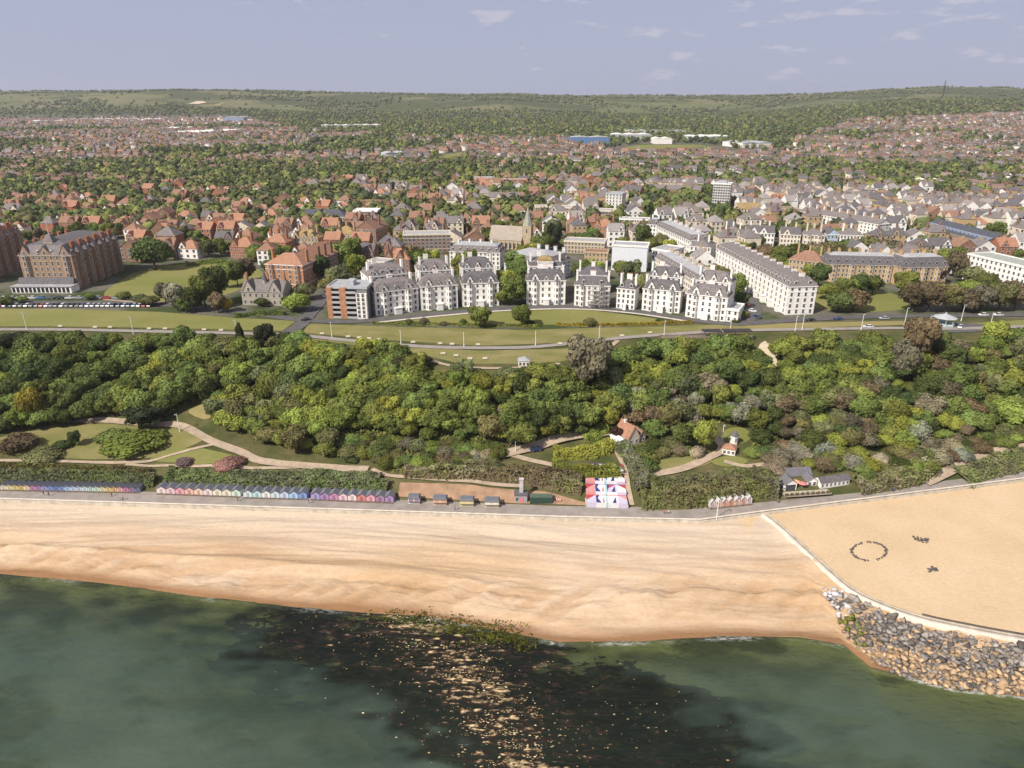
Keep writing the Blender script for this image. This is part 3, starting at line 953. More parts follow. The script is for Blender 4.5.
# ------------------------------------------------------------------ foliage
LEAF = {
    'dark': leaf_mat('leaf_dark', (0.104, 0.132, 0.044)),
    'mid': leaf_mat('leaf_mid', (0.172, 0.208, 0.058)),
    'lime': leaf_mat('leaf_lime', (0.238, 0.272, 0.060)),
    'olive': leaf_mat('leaf_olive', (0.185, 0.188, 0.082)),
    'silver': leaf_mat('leaf_silver', (0.290, 0.280, 0.190)),
    'rust': leaf_mat('leaf_rust', (0.180, 0.150, 0.092)),
    'yellow': leaf_mat('leaf_yellow', (0.330, 0.270, 0.050)),
    'blossom': leaf_mat('leaf_blossom', (0.36, 0.31, 0.225)),
    'maroon': leaf_mat('leaf_maroon', (0.085, 0.046, 0.040)),
    'pine': leaf_mat('leaf_pine', (0.062, 0.070, 0.034)),
    'pink': leaf_mat('leaf_pink', (0.28, 0.18, 0.165)),
}
BARK = plain('bark', (0.11, 0.085, 0.06), 0.95, 0.3, 2.0)

_ico = bmesh.new(); bmesh.ops.create_icosphere(_ico, subdivisions=2, radius=1.0)
ICO2_V = np.array([v.co[:] for v in _ico.verts]); ICO2_F = np.array([[v.index for v in f.verts] for f in _ico.faces]); _ico.free()
_ico = bmesh.new(); bmesh.ops.create_icosphere(_ico, subdivisions=1, radius=1.0)
ICO1_V = np.array([v.co[:] for v in _ico.verts]); ICO1_F = np.array([[v.index for v in f.verts] for f in _ico.faces]); _ico.free()

def cards(P, Nrm, size, rng, tilt=0.9):
    """one four-sided leaf clump (as two tris) at each point"""
    n = len(P)
    Nn = Nrm + rng.normal(0, tilt, (n, 3)); Nn /= np.linalg.norm(Nn, axis=1)[:, None]
    A = np.cross(Nn, rng.normal(0, 1, (n, 3))); A /= np.maximum(np.linalg.norm(A, axis=1), 1e-6)[:, None]
    B = np.cross(Nn, A)
    s = np.asarray(size)[:, None] if np.ndim(size) else np.full((n, 1), size)
    r = lambda: s * rng.uniform(0.7, 1.3, (n, 1))
    bend = Nn * s * rng.uniform(-0.35, 0.35, (n, 1))
    V = np.stack([P - A * r() , P - B * r() + bend, P + A * r(), P + B * r() + bend], 1).reshape(-1, 3)
    i = np.arange(n) * 4
    F = np.concatenate([np.stack([i, i + 1, i + 2], -1), np.stack([i, i + 2, i + 3], -1)])
    return V, F

def crown_arrays(rng, lobes, ncards, size, core=0.80, low=-0.35):
    """lobes: list of (centre, radii). leaf clumps over the outside of the lobes and a rough solid heart inside each"""
    Vs, Fs, var, base = [], [], [], 0
    C = np.array([l[0] for l in lobes], float); Rr = np.array([l[1] for l in lobes], float)
    area = (Rr[:, 0] * Rr[:, 1] + Rr[:, 0] * Rr[:, 2] + Rr[:, 1] * Rr[:, 2]); area = area / area.sum()
    tone = rng.uniform(0.2, 0.8, len(lobes))
    for k in range(len(lobes)):
        n = int(ncards * area[k] * 1.5)
        d = rng.normal(0, 1, (n, 3)); d /= np.linalg.norm(d, axis=1)[:, None]
        d = d[d[:, 2] > low - 0.25]
        bump = 0.84 + 0.34 * fbm(d[:, 0] * 2.5 + k * 7, d[:, 1] * 2.5 + d[:, 2] * 2.1, 5, 2) + rng.uniform(-0.08, 0.1, len(d))
        P = C[k] + d * Rr[k] * bump[:, None]
        keep = np.ones(len(P), bool)
        for j in range(len(lobes)):
            if j != k:
                q = (P - C[j]) / Rr[j]
                keep &= (q ** 2).sum(1) > 0.80
        P, dd = P[keep], d[keep]
        if len(P) == 0: continue
        V, F = cards(P, dd * 1.2, size * rng.uniform(0.7, 1.3, len(P)), rng, 0.55)
        Vs.append(V); Fs.append(F + base); base += len(V)
        clump = np.clip(tone[k] + (fbm(P[:, 0] * 1.1 + 11, P[:, 1] * 1.1 + P[:, 2] * 0.9, 8, 2) - 0.5) * 1.0 + rng.normal(0, 0.12, len(P)), 0, 1)
        var.append(np.repeat(clump, 4))
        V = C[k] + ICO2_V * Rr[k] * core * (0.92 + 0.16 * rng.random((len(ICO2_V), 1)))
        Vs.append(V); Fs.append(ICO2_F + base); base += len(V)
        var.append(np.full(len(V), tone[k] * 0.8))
    return np.concatenate(Vs), np.concatenate(Fs), np.concatenate(var)

def crown_lobes(shape, rng):
    """unit tree: height about 1, crown radius about 0.5"""
    L = []
    if shape == 'round':
        L.append(((0, 0, 0.58), (0.34, 0.34, 0.34)))
        for k in range(9):
            a = k * 2.4 + rng.uniform(0, 0.6); z = 0.36 + 0.46 * (k / 8.0); rr = 0.30 * math.sin(math.pi * min(0.9, 0.25 + 0.62 * (1 - k / 9)))
            r = rng.uniform(0.15, 0.23)
            L.append(((math.cos(a) * rr, math.sin(a) * rr, z), (r, r, r * 0.9)))
    elif shape == 'broad':
        L.append(((0, 0, 0.5), (0.42, 0.42, 0.30)))
        for k in range(11):
            a = k * 2.4 + rng.uniform(0, 0.6); rr = rng.uniform(0.18, 0.42); z = 0.74 - rr * 0.75 + rng.uniform(-0.08, 0.08)
            r = rng.uniform(0.15, 0.22)
            L.append(((math.cos(a) * rr, math.sin(a) * rr, z), (r * 1.1, r * 1.1, r * 0.85)))
    elif shape == 'tall':
        for k in range(8):
            z = 0.25 + 0.62 * k / 7.0; a = k * 2.1; w = 0.20 * (1.15 - abs(k / 7.0 - 0.35))
            L.append(((math.cos(a) * 0.08, math.sin(a) * 0.08, z), (w, w, 0.15)))
    elif shape == 'pine':
        for k in range(9):
            a = k * 2.4 + rng.uniform(-0.4, 0.4); rr = rng.uniform(0.05, 0.36); z = 0.45 + 0.45 * rng.random()
            r = rng.uniform(0.14, 0.24)
            L.append(((math.cos(a) * rr, math.sin(a) * rr, z), (r * 1.2, r * 1.2, r * 0.5)))
    elif shape == 'bush':
        for k in range(7):
            a = k * 2.4; rr = 0.0 if k == 0 else rng.uniform(0.2, 0.36); r = rng.uniform(0.2, 0.3) if k else 0.36
            L.append(((math.cos(a) * rr, math.sin(a) * rr, 0.34 - rr * 0.25), (r * 1.1, r * 1.1, r * 1.15)))
    return L

TRUNK = {}
def trunk_mesh(shape, seed):
    key = (shape, seed)
    if key in TRUNK: return TRUNK[key]
    rg = random.Random(seed)
    b = MB()
    b.cyl((0, 0, -0.06), (0.01, 0.01, 0.30), 0.035, 0.024, 7)
    for k in range(5):
        a = k * 1.3 + rg.random(); r = rg.uniform(0.12, 0.24); z0 = rg.uniform(0.22, 0.34)
        b.cyl((0.008, 0.008, z0 - 0.04), (math.cos(a) * r, math.sin(a) * r, z0 + rg.uniform(0.15, 0.3)), 0.018, 0.006, 5)
    b.cyl((0.01, 0.01, 0.29), (0.0, 0.02, 0.62), 0.024, 0.008, 6)
    TRUNK[key] = b.data('trunk', [BARK], True)
    return TRUNK[key]

CROWN = {}
def crown_mesh(shape, kind, seed, n=1900, size=0.036):
    key = (shape, kind, seed)
    if key in CROWN: return CROWN[key]
    gkey = (shape, seed)
    if gkey not in CROWN:
        rg = np.random.default_rng(seed * 31 + len(shape))
        CROWN[gkey] = crown_arrays(rg, crown_lobes(shape, rg), n, size)
    V, F, var = CROWN[gkey]
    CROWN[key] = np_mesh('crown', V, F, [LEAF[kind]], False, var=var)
    return CROWN[key]

MASS = []       # (object, look, px, py) of every tree, bush and house that gets its label at the end
LOOKS = {'dark': 'dark green', 'mid': 'leaf green', 'lime': 'bright lime green', 'olive': 'dull olive', 'silver': 'pale silvery green', 'rust': 'rusty brown',
         'yellow': 'golden yellow', 'blossom': 'whitish blossoming', 'maroon': 'deep maroon', 'pine': 'blackish green', 'pink': 'dusty pink'}
TREE_N = [0]
def tree(p, h, w, kind='mid', shape='round', name='broadleaf_tree', group=None, label=None, noun='tree', cat='tree'):
    """p ground point; h height m; w crown width m"""
    TREE_N[0] += 1
    i = TREE_N[0]
    seed = i % 4
    t = thing(name, label, cat, (p[0], p[1], p[2] - 0.1), (i * 2.39) % 6.28, group)
    s = (w, w, h)
    if shape != 'bush': place('trunk', trunk_mesh(shape, seed), t, (0, 0, 0), 0, s)
    else: place('stem', trunk_mesh(shape, seed), t, (0, 0, 0), 0, (w, w, h * 0.8))
    place('crown', crown_mesh(shape, kind, seed), t, (0, 0, 0), 0, s)
    if label is None:
        px, py = proj(p[0], p[1], p[2] + h * 0.5)
        MASS.append((t, '%s %s' % (LOOKS[kind], noun), float(px), float(py), noun))
    return t

def tree_px(px, py, hpx, wpx, kind='mid', shape='round', **k):
    p = G(px, py); m = mpp(p)
    return tree(p, hpx * m * 1.04, wpx * m, kind, shape, **k)

def leafy_mass(name, P, kind, size, label=None, cat=None, kind_prop=None, group=None, rng=RNG, core=None):
    """loose leaf clumps at the points P (n,3) as one object"""
    n = len(P)
    Nn = np.tile([0, -0.25, 1.0], (n, 1))
    V, F = cards(P, Nn, size, rng, 0.6)
    var = np.repeat(np.clip(fbm(P[:, 0] * 0.5, P[:, 1] * 0.5 + P[:, 2], 61, 3) * 1.6 - 0.3 + rng.normal(0, 0.12, n), 0, 1), 4)
    mats = [LEAF[kind]] if isinstance(kind, str) else [LEAF[k] for k in kind]
    fm = None
    if len(mats) > 1:
        z = (fbm(P[:, 0] / 9, P[:, 1] / 9, 71, 3) + rng.normal(0, 0.07, n))
        q = np.clip(((z - 0.25) / 0.5 * len(mats)).astype(int), 0, len(mats) - 1)
        fm = np.concatenate([q, q])
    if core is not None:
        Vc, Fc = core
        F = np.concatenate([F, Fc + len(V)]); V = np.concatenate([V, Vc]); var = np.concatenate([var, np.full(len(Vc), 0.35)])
        if fm is not None: fm = np.concatenate([fm, np.zeros(len(Fc), int)])
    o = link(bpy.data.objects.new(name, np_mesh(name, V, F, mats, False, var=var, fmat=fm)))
    return tag(o, label, cat, group, kind_prop)

def hedge(pix, width, height, kind, label, name='hedge', dens=7.0, size=0.32, rough=0.5, cat='hedge'):
    L = resample(smooth_line([G(*p) for p in pix], 8), 0.8)
    Nn = normals2(L)
    ln = len(L) * 0.8
    n = int(ln * (width + 2 * height) * dens)
    t = RNG.random(n) * (len(L) - 1); i = np.clip(t.astype(int), 0, len(L) - 2); f = (t - i)[:, None]
    c = L[i] * (1 - f) + L[i + 1] * f
    u = RNG.uniform(-1, 1, n); hvar = 0.55 + 0.9 * fbm(t * 0.22, u * 1.1, 3, 3)
    w = u * width / 2
    prof = np.sqrt(np.clip(1 - np.abs(u) ** 2.6, 0, 1))
    zz = height * hvar * prof * np.where(RNG.random(n) < 0.75, 1.0, RNG.uniform(0.2, 1.0, n))
    xy = c + Nn[i] * w[:, None] * (1 + rough * (fbm(t * 0.5, u * 0 + 5, 9, 2) - 0.5))[:, None]
    g = ground_h(xy[:, 0], xy[:, 1])
    P = np.stack([xy[:, 0], xy[:, 1], g + zz], -1)
    m = 7; us = np.linspace(-1, 1, m)
    X = L[:, 0:1] + Nn[:, 0:1] * us * width * 0.46; Y = L[:, 1:2] + Nn[:, 1:2] * us * width * 0.46
    Z = ground_h(X, Y) + 0.82 * height * np.sqrt(np.clip(1 - np.abs(us) ** 2.6, 0, 1))[None, :] * (0.5 + 0.6 * fbm(X / 2.0, Y / 2.0, 3, 2)) - 0.1
    Vc, Fq = grid_mesh(X, Y, Z)
    Fc = np.concatenate([Fq[:, [0, 2, 1]], Fq[:, [0, 3, 2]]])
    return leafy_mass(name, P, kind, size * RNG.uniform(0.6, 1.2, n), label, cat, core=(Vc, Fc))

# ------------------------------------------------------------------ building kit
WIN_FRAME = plain('white_window_frame', (0.72, 0.70, 0.66), 0.6, 0.1)
def glass_mat(name, col, rough=0.12):
    if name in MAT: return MAT[name]
    m, nt, N, L, out = _nodes(name)
    oi = N.new('ShaderNodeObjectInfo')
    v = N.new('ShaderNodeVectorMath'); v.operation = 'SCALE'; v.inputs[0].default_value = col
    L.new(nmap(N, L, oi.outputs['Random'], 0, 1, 0.5, 2.0), v.inputs['Scale'])
    principled(N, L, out, v.outputs[0], rough, None, 0.5)
    MAT[name] = m
    return m
GLASS = glass_mat('window_glass', (0.035, 0.040, 0.048))
WHITE = plain('white_stucco', (0.83, 0.80, 0.755), 0.85, 0.16, 0.5)
CREAM = plain('cream_stucco', (0.70, 0.61, 0.48), 0.85, 0.16, 0.5)
STONE = plain('grey_stone', (0.40, 0.35, 0.29), 0.9, 0.25, 0.8)
BUFF = plain('buff_stone', (0.46, 0.36, 0.24), 0.9, 0.25, 0.6)
REDBRICK = plain('red_brick', (0.36, 0.155, 0.09), 0.9, 0.3, 0.7)
ORANGEBRICK = plain('orange_brick', (0.44, 0.22, 0.12), 0.9, 0.3, 0.7)
BROWNBRICK = plain('brown_brick', (0.27, 0.16, 0.11), 0.9, 0.3, 0.7)
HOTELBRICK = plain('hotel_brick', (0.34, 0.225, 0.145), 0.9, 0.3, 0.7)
HOTELSHADE = plain('hotel_brick_shaded', (0.25, 0.155, 0.105), 0.9, 0.3, 0.7)  # the hotel brick darkened, so the flanks' shade is put into the colour
YELLOWBRICK = plain('yellow_brick', (0.50, 0.35, 0.19), 0.9, 0.25, 0.7)
SLATE = plain('slate_roof', (0.135, 0.125, 0.13), 0.75, 0.3, 0.7)
SLATE_PALE = plain('weathered_slate_roof', (0.20, 0.175, 0.17), 0.8, 0.3, 0.7)
LEAD = plain('lead_flat_roof', (0.38, 0.38, 0.39), 0.7, 0.25, 0.4)
CLAY = plain('clay_tile_roof', (0.37, 0.195, 0.125), 0.85, 0.3, 0.9)
CLAY_BROWN = plain('brown_tile_roof', (0.28, 0.16, 0.11), 0.85, 0.3, 0.9)
OCHRE = plain('lichen_tile_roof', (0.33, 0.235, 0.11), 0.85, 0.4, 0.6)
POT = plain('chimney_pot', (0.45, 0.22, 0.12), 0.85, 0.2)
DARK = plain('dark_metal', (0.045, 0.045, 0.05), 0.5, 0.2)
WHITEMETAL = plain('white_painted_metal', (0.75, 0.74, 0.71), 0.5, 0.1)
TIMBER = plain('weathered_timber', (0.16, 0.125, 0.095), 0.9, 0.35, 1.5)
GREYPANEL = plain('grey_panel', (0.42, 0.43, 0.45), 0.6, 0.15)

WINM = {}
def window_mesh(w, h, frame=None):
    frame = frame or WIN_FRAME
    key = (round(w, 2), round(h, 2), frame.name)
    if key in WINM: return WINM[key]
    b = MB(); t = 0.10
    x, z = w / 2, h
    b.box(-x - t, x + t, -0.10, 0.02, -t, 0.0)              # sill
    b.box(-x - t, -x, -0.07, 0.02, 0.0, z); b.box(x, x + t, -0.07, 0.02, 0.0, z)
    b.box(-x - t, x + t, -0.09, 0.02, z, z + t * 1.3)
    b.box(-x, x, -0.055, 0.02, z * 0.5 - 0.035, z * 0.5 + 0.035)
    b.poly([(-x, -0.03, 0), (x, -0.03, 0), (x, -0.03, z * 0.5 - 0.035), (-x, -0.03, z * 0.5 - 0.035)], [(0, 1, 2, 3)], 1)
    b.poly([(-x, -0.03, z * 0.5 + 0.035), (x, -0.03, z * 0.5 + 0.035), (x, -0.03, z), (-x, -0.03, z)], [(0, 1, 2, 3)], 1)
    WINM[key] = b.data('window', [frame, GLASS])
    return WINM[key]

DORM = {}
def dormer_mesh(w, h, d, cheek, roofm):
    key = (w, h, d, cheek.name, roofm.name)
    if key in DORM: return DORM[key]
    b = MB(); x = w / 2
    b.box(-x, x, 0, d, -0.6, h, 0)
    b.poly([(-x + 0.15, -0.02, 0.15), (x - 0.15, -0.02, 0.15), (x - 0.15, -0.02, h - 0.15), (-x + 0.15, -0.02, h - 0.15)], [(0, 1, 2, 3)], 1)
    b.poly([(-x - 0.12, -0.15, h), (x + 0.12, -0.15, h), (x + 0.12, d, h), (-x - 0.12, d, h), (0, -0.15, h + 0.55), (0, d, h + 0.55)],
           [(0, 4, 5, 3), (1, 2, 5, 4)], 2)
    b.poly([(-x - 0.12, -0.15, h), (x + 0.12, -0.15, h), (0, -0.15, h + 0.55)], [(0, 1, 2)], 0)
    DORM[key] = b.data('dormer', [cheek, GLASS, roofm])
    return DORM[key]

CHIM = {}
def chimney_mesh(w, d, h, mat):
    key = (w, d, h, mat.name)
    if key in CHIM: return CHIM[key]
    b = MB()
    b.box(-w / 2, w / 2, -d / 2, d / 2, -2.5, h - 0.35)
    b.box(-w / 2 - 0.12, w / 2 + 0.12, -d / 2 - 0.12, d / 2 + 0.12, h - 0.347, h - 0.1)
    n = max(2, int(max(w, d) / 0.5))
    for k in range(n):
        t = (k + 0.5) / n - 0.5
        c = (t * w, 0) if w >= d else (0, t * d)
        b.cyl((c[0], c[1], h - 0.1), (c[0], c[1], h + 0.55), 0.13, 0.10, 6, 1)
    CHIM[key] = b.data('chimney', [mat, POT])
    return CHIM[key]

def roof_part(root, kind, x0, x1, y0, y1, h, rh, rm, wm, ov=0.3, inset=None, top=None):
    """returns roof object; also gable walls as wall material on the same roof mesh's second slot"""
    b = MB(); X0, X1, Y0, Y1 = x0 - ov, x1 + ov, y0 - ov, y1 + ov
    W, D = x1 - x0, y1 - y0
    z = h + 0.012
    if kind == 'hip':
        if W >= D:
            r = D / 2 + ov; rp = [(X0 + r, (Y0 + Y1) / 2), (X1 - r, (Y0 + Y1) / 2)]
            if W - D < 0.5: rp = [((X0 + X1) / 2 - 0.2, (Y0 + Y1) / 2), ((X0 + X1) / 2 + 0.2, (Y0 + Y1) / 2)]
            v = [(X0, Y0, z), (X1, Y0, z), (X1, Y1, z), (X0, Y1, z), (rp[0][0], rp[0][1], h + rh), (rp[1][0], rp[1][1], h + rh)]
            b.poly(v, [(0, 1, 5, 4), (1, 2, 5), (2, 3, 4, 5), (3, 0, 4)], 0)
        else:
            r = W / 2 + ov; v = [(X0, Y0, z), (X1, Y0, z), (X1, Y1, z), (X0, Y1, z), ((X0 + X1) / 2, Y0 + r, h + rh), ((X0 + X1) / 2, Y1 - r, h + rh)]
            b.poly(v, [(0, 1, 4), (1, 2, 5, 4), (2, 3, 5), (3, 0, 4, 5)], 0)
    elif kind == 'gable_x':      # ridge along x
        ym = (y0 + y1) / 2
        k = rh / (D / 2)
        v = [(X0, Y0, z - ov * k), (X1, Y0, z - ov * k), (X1, Y1, z - ov * k), (X0, Y1, z - ov * k), (X0, ym, h + rh), (X1, ym, h + rh)]
        b.poly(v, [(0, 1, 5, 4), (2, 3, 4, 5)], 0)
        for x in (x0, x1): b.poly([(x, y0, h - 0.05), (x, y1, h - 0.05), (x, ym, h + rh - 0.06)], [(0, 1, 2)], 1)
    elif kind == 'gable_y':      # ridge along y, gable to the front
        xm = (x0 + x1) / 2
        k = rh / (W / 2)
        v = [(X0, Y0, z - ov * k), (X1, Y0, z - ov * k), (X1, Y1, z - ov * k), (X0, Y1, z - ov * k), (xm, Y0, h + rh), (xm, Y1, h + rh)]
        b.poly(v, [(0, 4, 5, 3), (1, 2, 5, 4)], 0)
        for y in (y0, y1): b.poly([(x0, y, h - 0.05), (x1, y, h - 0.05), (xm, y, h + rh - 0.06)], [(0, 1, 2)], 1)
    elif kind == 'mansard':
        i = inset if inset is not None else rh * 0.5
        v = [(X0, Y0, z), (X1, Y0, z), (X1, Y1, z), (X0, Y1, z), (x0 + i, y0 + i, h + rh), (x1 - i, y0 + i, h + rh), (x1 - i, y1 - i, h + rh), (x0 + i, y1 - i, h + rh)]
        b.poly(v, [(0, 1, 5, 4), (1, 2, 6, 5), (2, 3, 7, 6), (3, 0, 4, 7)], 0)
        # low lead crown with a shallow ridge
        cx0, cx1, cy0, cy1 = x0 + i, x1 - i, y0 + i, y1 - i
        zr = h + rh + min(W, D) * 0.09
        if W >= D: v = [(cx0, cy0, h + rh + .01), (cx1, cy0, h + rh + .01), (cx1, cy1, h + rh + .01), (cx0, cy1, h + rh + .01), (cx0 + D * .3, (cy0 + cy1) / 2, zr), (cx1 - D * .3, (cy0 + cy1) / 2, zr)]; fs = [(0, 1, 5, 4), (1, 2, 5), (2, 3, 4, 5), (3, 0, 4)]
        else: v = [(cx0, cy0, h + rh + .01), (cx1, cy0, h + rh + .01), (cx1, cy1, h + rh + .01), (cx0, cy1, h + rh + .01), ((cx0 + cx1) / 2, cy0 + W * .3, zr), ((cx0 + cx1) / 2, cy1 - W * .3, zr)]; fs = [(0, 1, 4), (1, 2, 5, 4), (2, 3, 5), (3, 0, 4, 5)]
        b.poly(v, fs, 2)
    elif kind == 'flat':
        b.box(x0 - ov, x1 + ov, y0 - ov, y0 + 0.35, h + 0.01, h + 0.7, 1); b.box(x0 - ov, x1 + ov, y1 - 0.35, y1 + ov, h + 0.01, h + 0.7, 1)
        b.box(x0 - ov, x0 + 0.35, y0 + 0.352, y1 - 0.352, h + 0.01, h + 0.7, 1); b.box(x1 - 0.35, x1 + ov, y0 + 0.352, y1 - 0.352, h + 0.01, h + 0.7, 1)
        b.box(x0 + 0.352, x1 - 0.352, y0 + 0.354, y1 - 0.354, h + 0.01, h + 0.25, 0)
    elif kind == 'dome':
        n = 8; xm, ym = (x0 + x1) / 2, (y0 + y1) / 2; vs = []
        for k in range(5):
            f = math.cos(k / 4 * math.pi / 2 * 0.86); zz = h + rh * math.sin(k / 4 * math.pi / 2 * 0.86) / math.sin(math.pi / 2 * 0.86)
            vs += [(xm + sx * W / 2 * f, ym + sy * D / 2 * f, zz + 0.01) for sx, sy in ((-1, -1), (1, -1), (1, 1), (-1, 1))]
        fs = []
        for k in range(4):
            for j in range(4): fs.append((k * 4 + j, k * 4 + (j + 1) % 4, k * 4 + 4 + (j + 1) % 4, k * 4 + 4 + j))
        fs.append((16, 17, 18, 19)); b.poly(vs, fs, 0)
    return b.build('roof', [rm, wm, top or LEAD], root)

def block(root, x0, x1, y0, y1, h, wm, rm, roof='hip', rh=3.0, st=4, bays=6, faces='flr', ww=1.1, wh=1.7, dorm=0, ov=0.3, z0=-2.0,
          trim=None, inset=None, chim=(), cm=None, sb=None, top=None, courses=True, bayw=(), gf=0.9, dm=None, wf=None, gables=(), name='wall'):
    b = MB()
    b.box(x0, x1, y0, y1, z0, h - 0.05, 0)
    b.build(name, [wm], root)
    if trim is not None:
        t = MB(); e = 0.35
        t.box(x0 - e, x1 + e, y0 - e, y1 + e, h - 0.45, h)
        if courses:
            for k in range(1, st):
                if k == 1 or st < 5 or k == st - 1:
                    z = h * k / st - 0.1
                    t.box(x0 - 0.12, x1 + 0.12, y0 - 0.12, y1 + 0.12, z, z + 0.22)
        t.build('cornice', [trim], root)
    r = roof_part(root, roof, x0, x1, y0, y1, h, rh, rm, wm if roof != 'flat' else (trim or wm), ov, inset, top)
    fh = h / st
    wm_ = window_mesh(ww, min(wh, fh * 0.66), wf)
    W, D = x1 - x0, y1 - y0
    def put(n, f):
        for s in range(st):
            for k in range(n):
                u = (k + 0.5) / n
                z = s * fh + gf * min(1, fh / 3.2)
                if f == 'f':
                    if any(a <= x0 + u * W <= c for a, c, _ in bayw): continue
                    place('window', wm_, root, (x0 + u * W, y0 - 0.01, z))
                elif f == 'r': place('window', wm_, root, (x1 + 0.01, y0 + u * D, z), math.pi / 2)
                elif f == 'l': place('window', wm_, root, (x0 - 0.01, y0 + u * D, z), -math.pi / 2)
                elif f == 'b': place('window', wm_, root, (x0 + u * W, y1 + 0.01, z), math.pi)
    sb = sb if sb is not None else max(2, int(D / 4.5))
    for f in faces: put(bays if f in 'fb' else sb, f)
    for a, c, pr in bayw:            # canted bays from ground to eaves with windows on the three sides
        hb = h - 0.5; q = min(pr, (c - a) * 0.28)
        bb = MB(); bb.prism([(a, y0 + 0.02), (a + q, y0 - pr), (c - q, y0 - pr), (c, y0 + 0.02)], z0, hb)
        bb.poly([(a - .15, y0, hb + .01), (a + q - .1, y0 - pr - .15, hb + .01), (c - q + .1, y0 - pr - .15, hb + .01), (c + .15, y0, hb + .01), ((a + c) / 2, y0, hb + 1.1)], [(0, 1, 4), (1, 2, 4), (2, 3, 4)], 1)
        bo = bb.build('bay_window', [wm, rm], root)
        sw = window_mesh(min(ww, (c - a - 2 * q) * 0.62), min(wh, fh * 0.66), wf)
        sl = window_mesh(min(ww, math.hypot(q, pr)) * 0.5, min(wh, fh * 0.66), wf)
        ang = math.atan2(pr, q)
        for s in range(st):
            z = s * fh + gf * min(1, fh / 3.2)
            place('window', sw, bo, ((a + c) / 2, y0 - pr - 0.01, z))
            place('window', sl, bo, (a + q / 2 - 0.008, y0 - pr / 2 - 0.008, z), -ang)
            place('window', sl, bo, (c - q / 2 + 0.008, y0 - pr / 2 - 0.008, z), ang)
    if dorm:
        dmn = dormer_mesh(1.5, 1.5, 2.2, dm or WIN_FRAME, rm)
        i = inset if inset is not None else rh * 0.5
        for k in range(dorm):
            place('dormer', dmn, root, (x0 + (k + 0.5) / dorm * W, y0 + i * 0.22, h + rh * 0.2))
        if 'r' in faces and roof == 'mansard':
            nd = max(1, int(D / 5))
            for k in range(nd): place('dormer', dmn, root, (x1 - i * 0.22, y0 + (k + 0.5) / nd * D, h + rh * 0.2), math.pi / 2)
        if 'l' in faces and roof == 'mansard':
            nd = max(1, int(D / 5))
            for k in range(nd): place('dormer', dmn, root, (x0 + i * 0.22, y0 + (k + 0.5) / nd * D, h + rh * 0.2), -math.pi / 2)
    for (a, c, gh) in gables:        # front gables standing up from the eaves
        g = MB(); xm = (a + c) / 2
        g.poly([(a, y0 - 0.06, h - 0.4), (c, y0 - 0.06, h - 0.4), (c, y0 - 0.06, h + 0.2), (xm, y0 - 0.06, h + gh), (a, y0 - 0.06, h + 0.2)], [(0, 1, 2, 3, 4)], 0)
        dd = min(D * 0.5, gh * 2.0)
        g.poly([(a - .2, y0 - 0.25, h + 0.1), (xm, y0 - 0.25, h + gh + 0.15), (xm, y0 + dd, h + gh + 0.15), (a - .2, y0 + dd, h + 0.1)], [(0, 1, 2, 3)], 1)
        g.poly([(c + .2, y0 - 0.25, h + 0.1), (xm, y0 - 0.25, h + gh + 0.15), (xm, y0 + dd, h + gh + 0.15), (c + .2, y0 + dd, h + 0.1)], [(0, 1, 2, 3)], 1)
        go = g.build('gable', [wm, rm], root)
        place('window', window_mesh(ww, min(wh, gh * 0.45), wf), go, (xm, y0 - 0.07, h + 0.3))
    for (cx, cyy, w, d, ch) in chim:
        place('chimney', chimney_mesh(w, d, ch, cm or wm), r, (cx, cyy, h + rh * (0.4 if roof != 'flat' else 0)))
    return r

FOOT = []      # footprints (cx, cy, radius) to keep trees and small houses clear of
def site(a, b, depth):
    """a, b: pixels of the front base corners, as seen in the photograph"""
    p, q = G(*a), G(*b)
    W = math.hypot(q.x - p.x, q.y - p.y)
    ang = math.atan2(q.y - p.y, q.x - p.x)
    z = min(p.z, q.z)
    ux, uy = math.cos(ang), math.sin(ang)
    n = max(1, int(W / max(depth, 6)))
    for k in range(n):
        t = (k + 0.5) / n * W
        FOOT.append((p.x + ux * t - uy * depth / 2, p.y + uy * t + ux * depth / 2, 0.5 * math.hypot(W / n, depth) + 1.0))
    return (p.x, p.y, z), ang, W

def bld(name, label, cat, a, b, depth, group=None):
    loc, ang, W = site(a, b, depth)
    return thing(name, label, cat, loc, ang, group), W

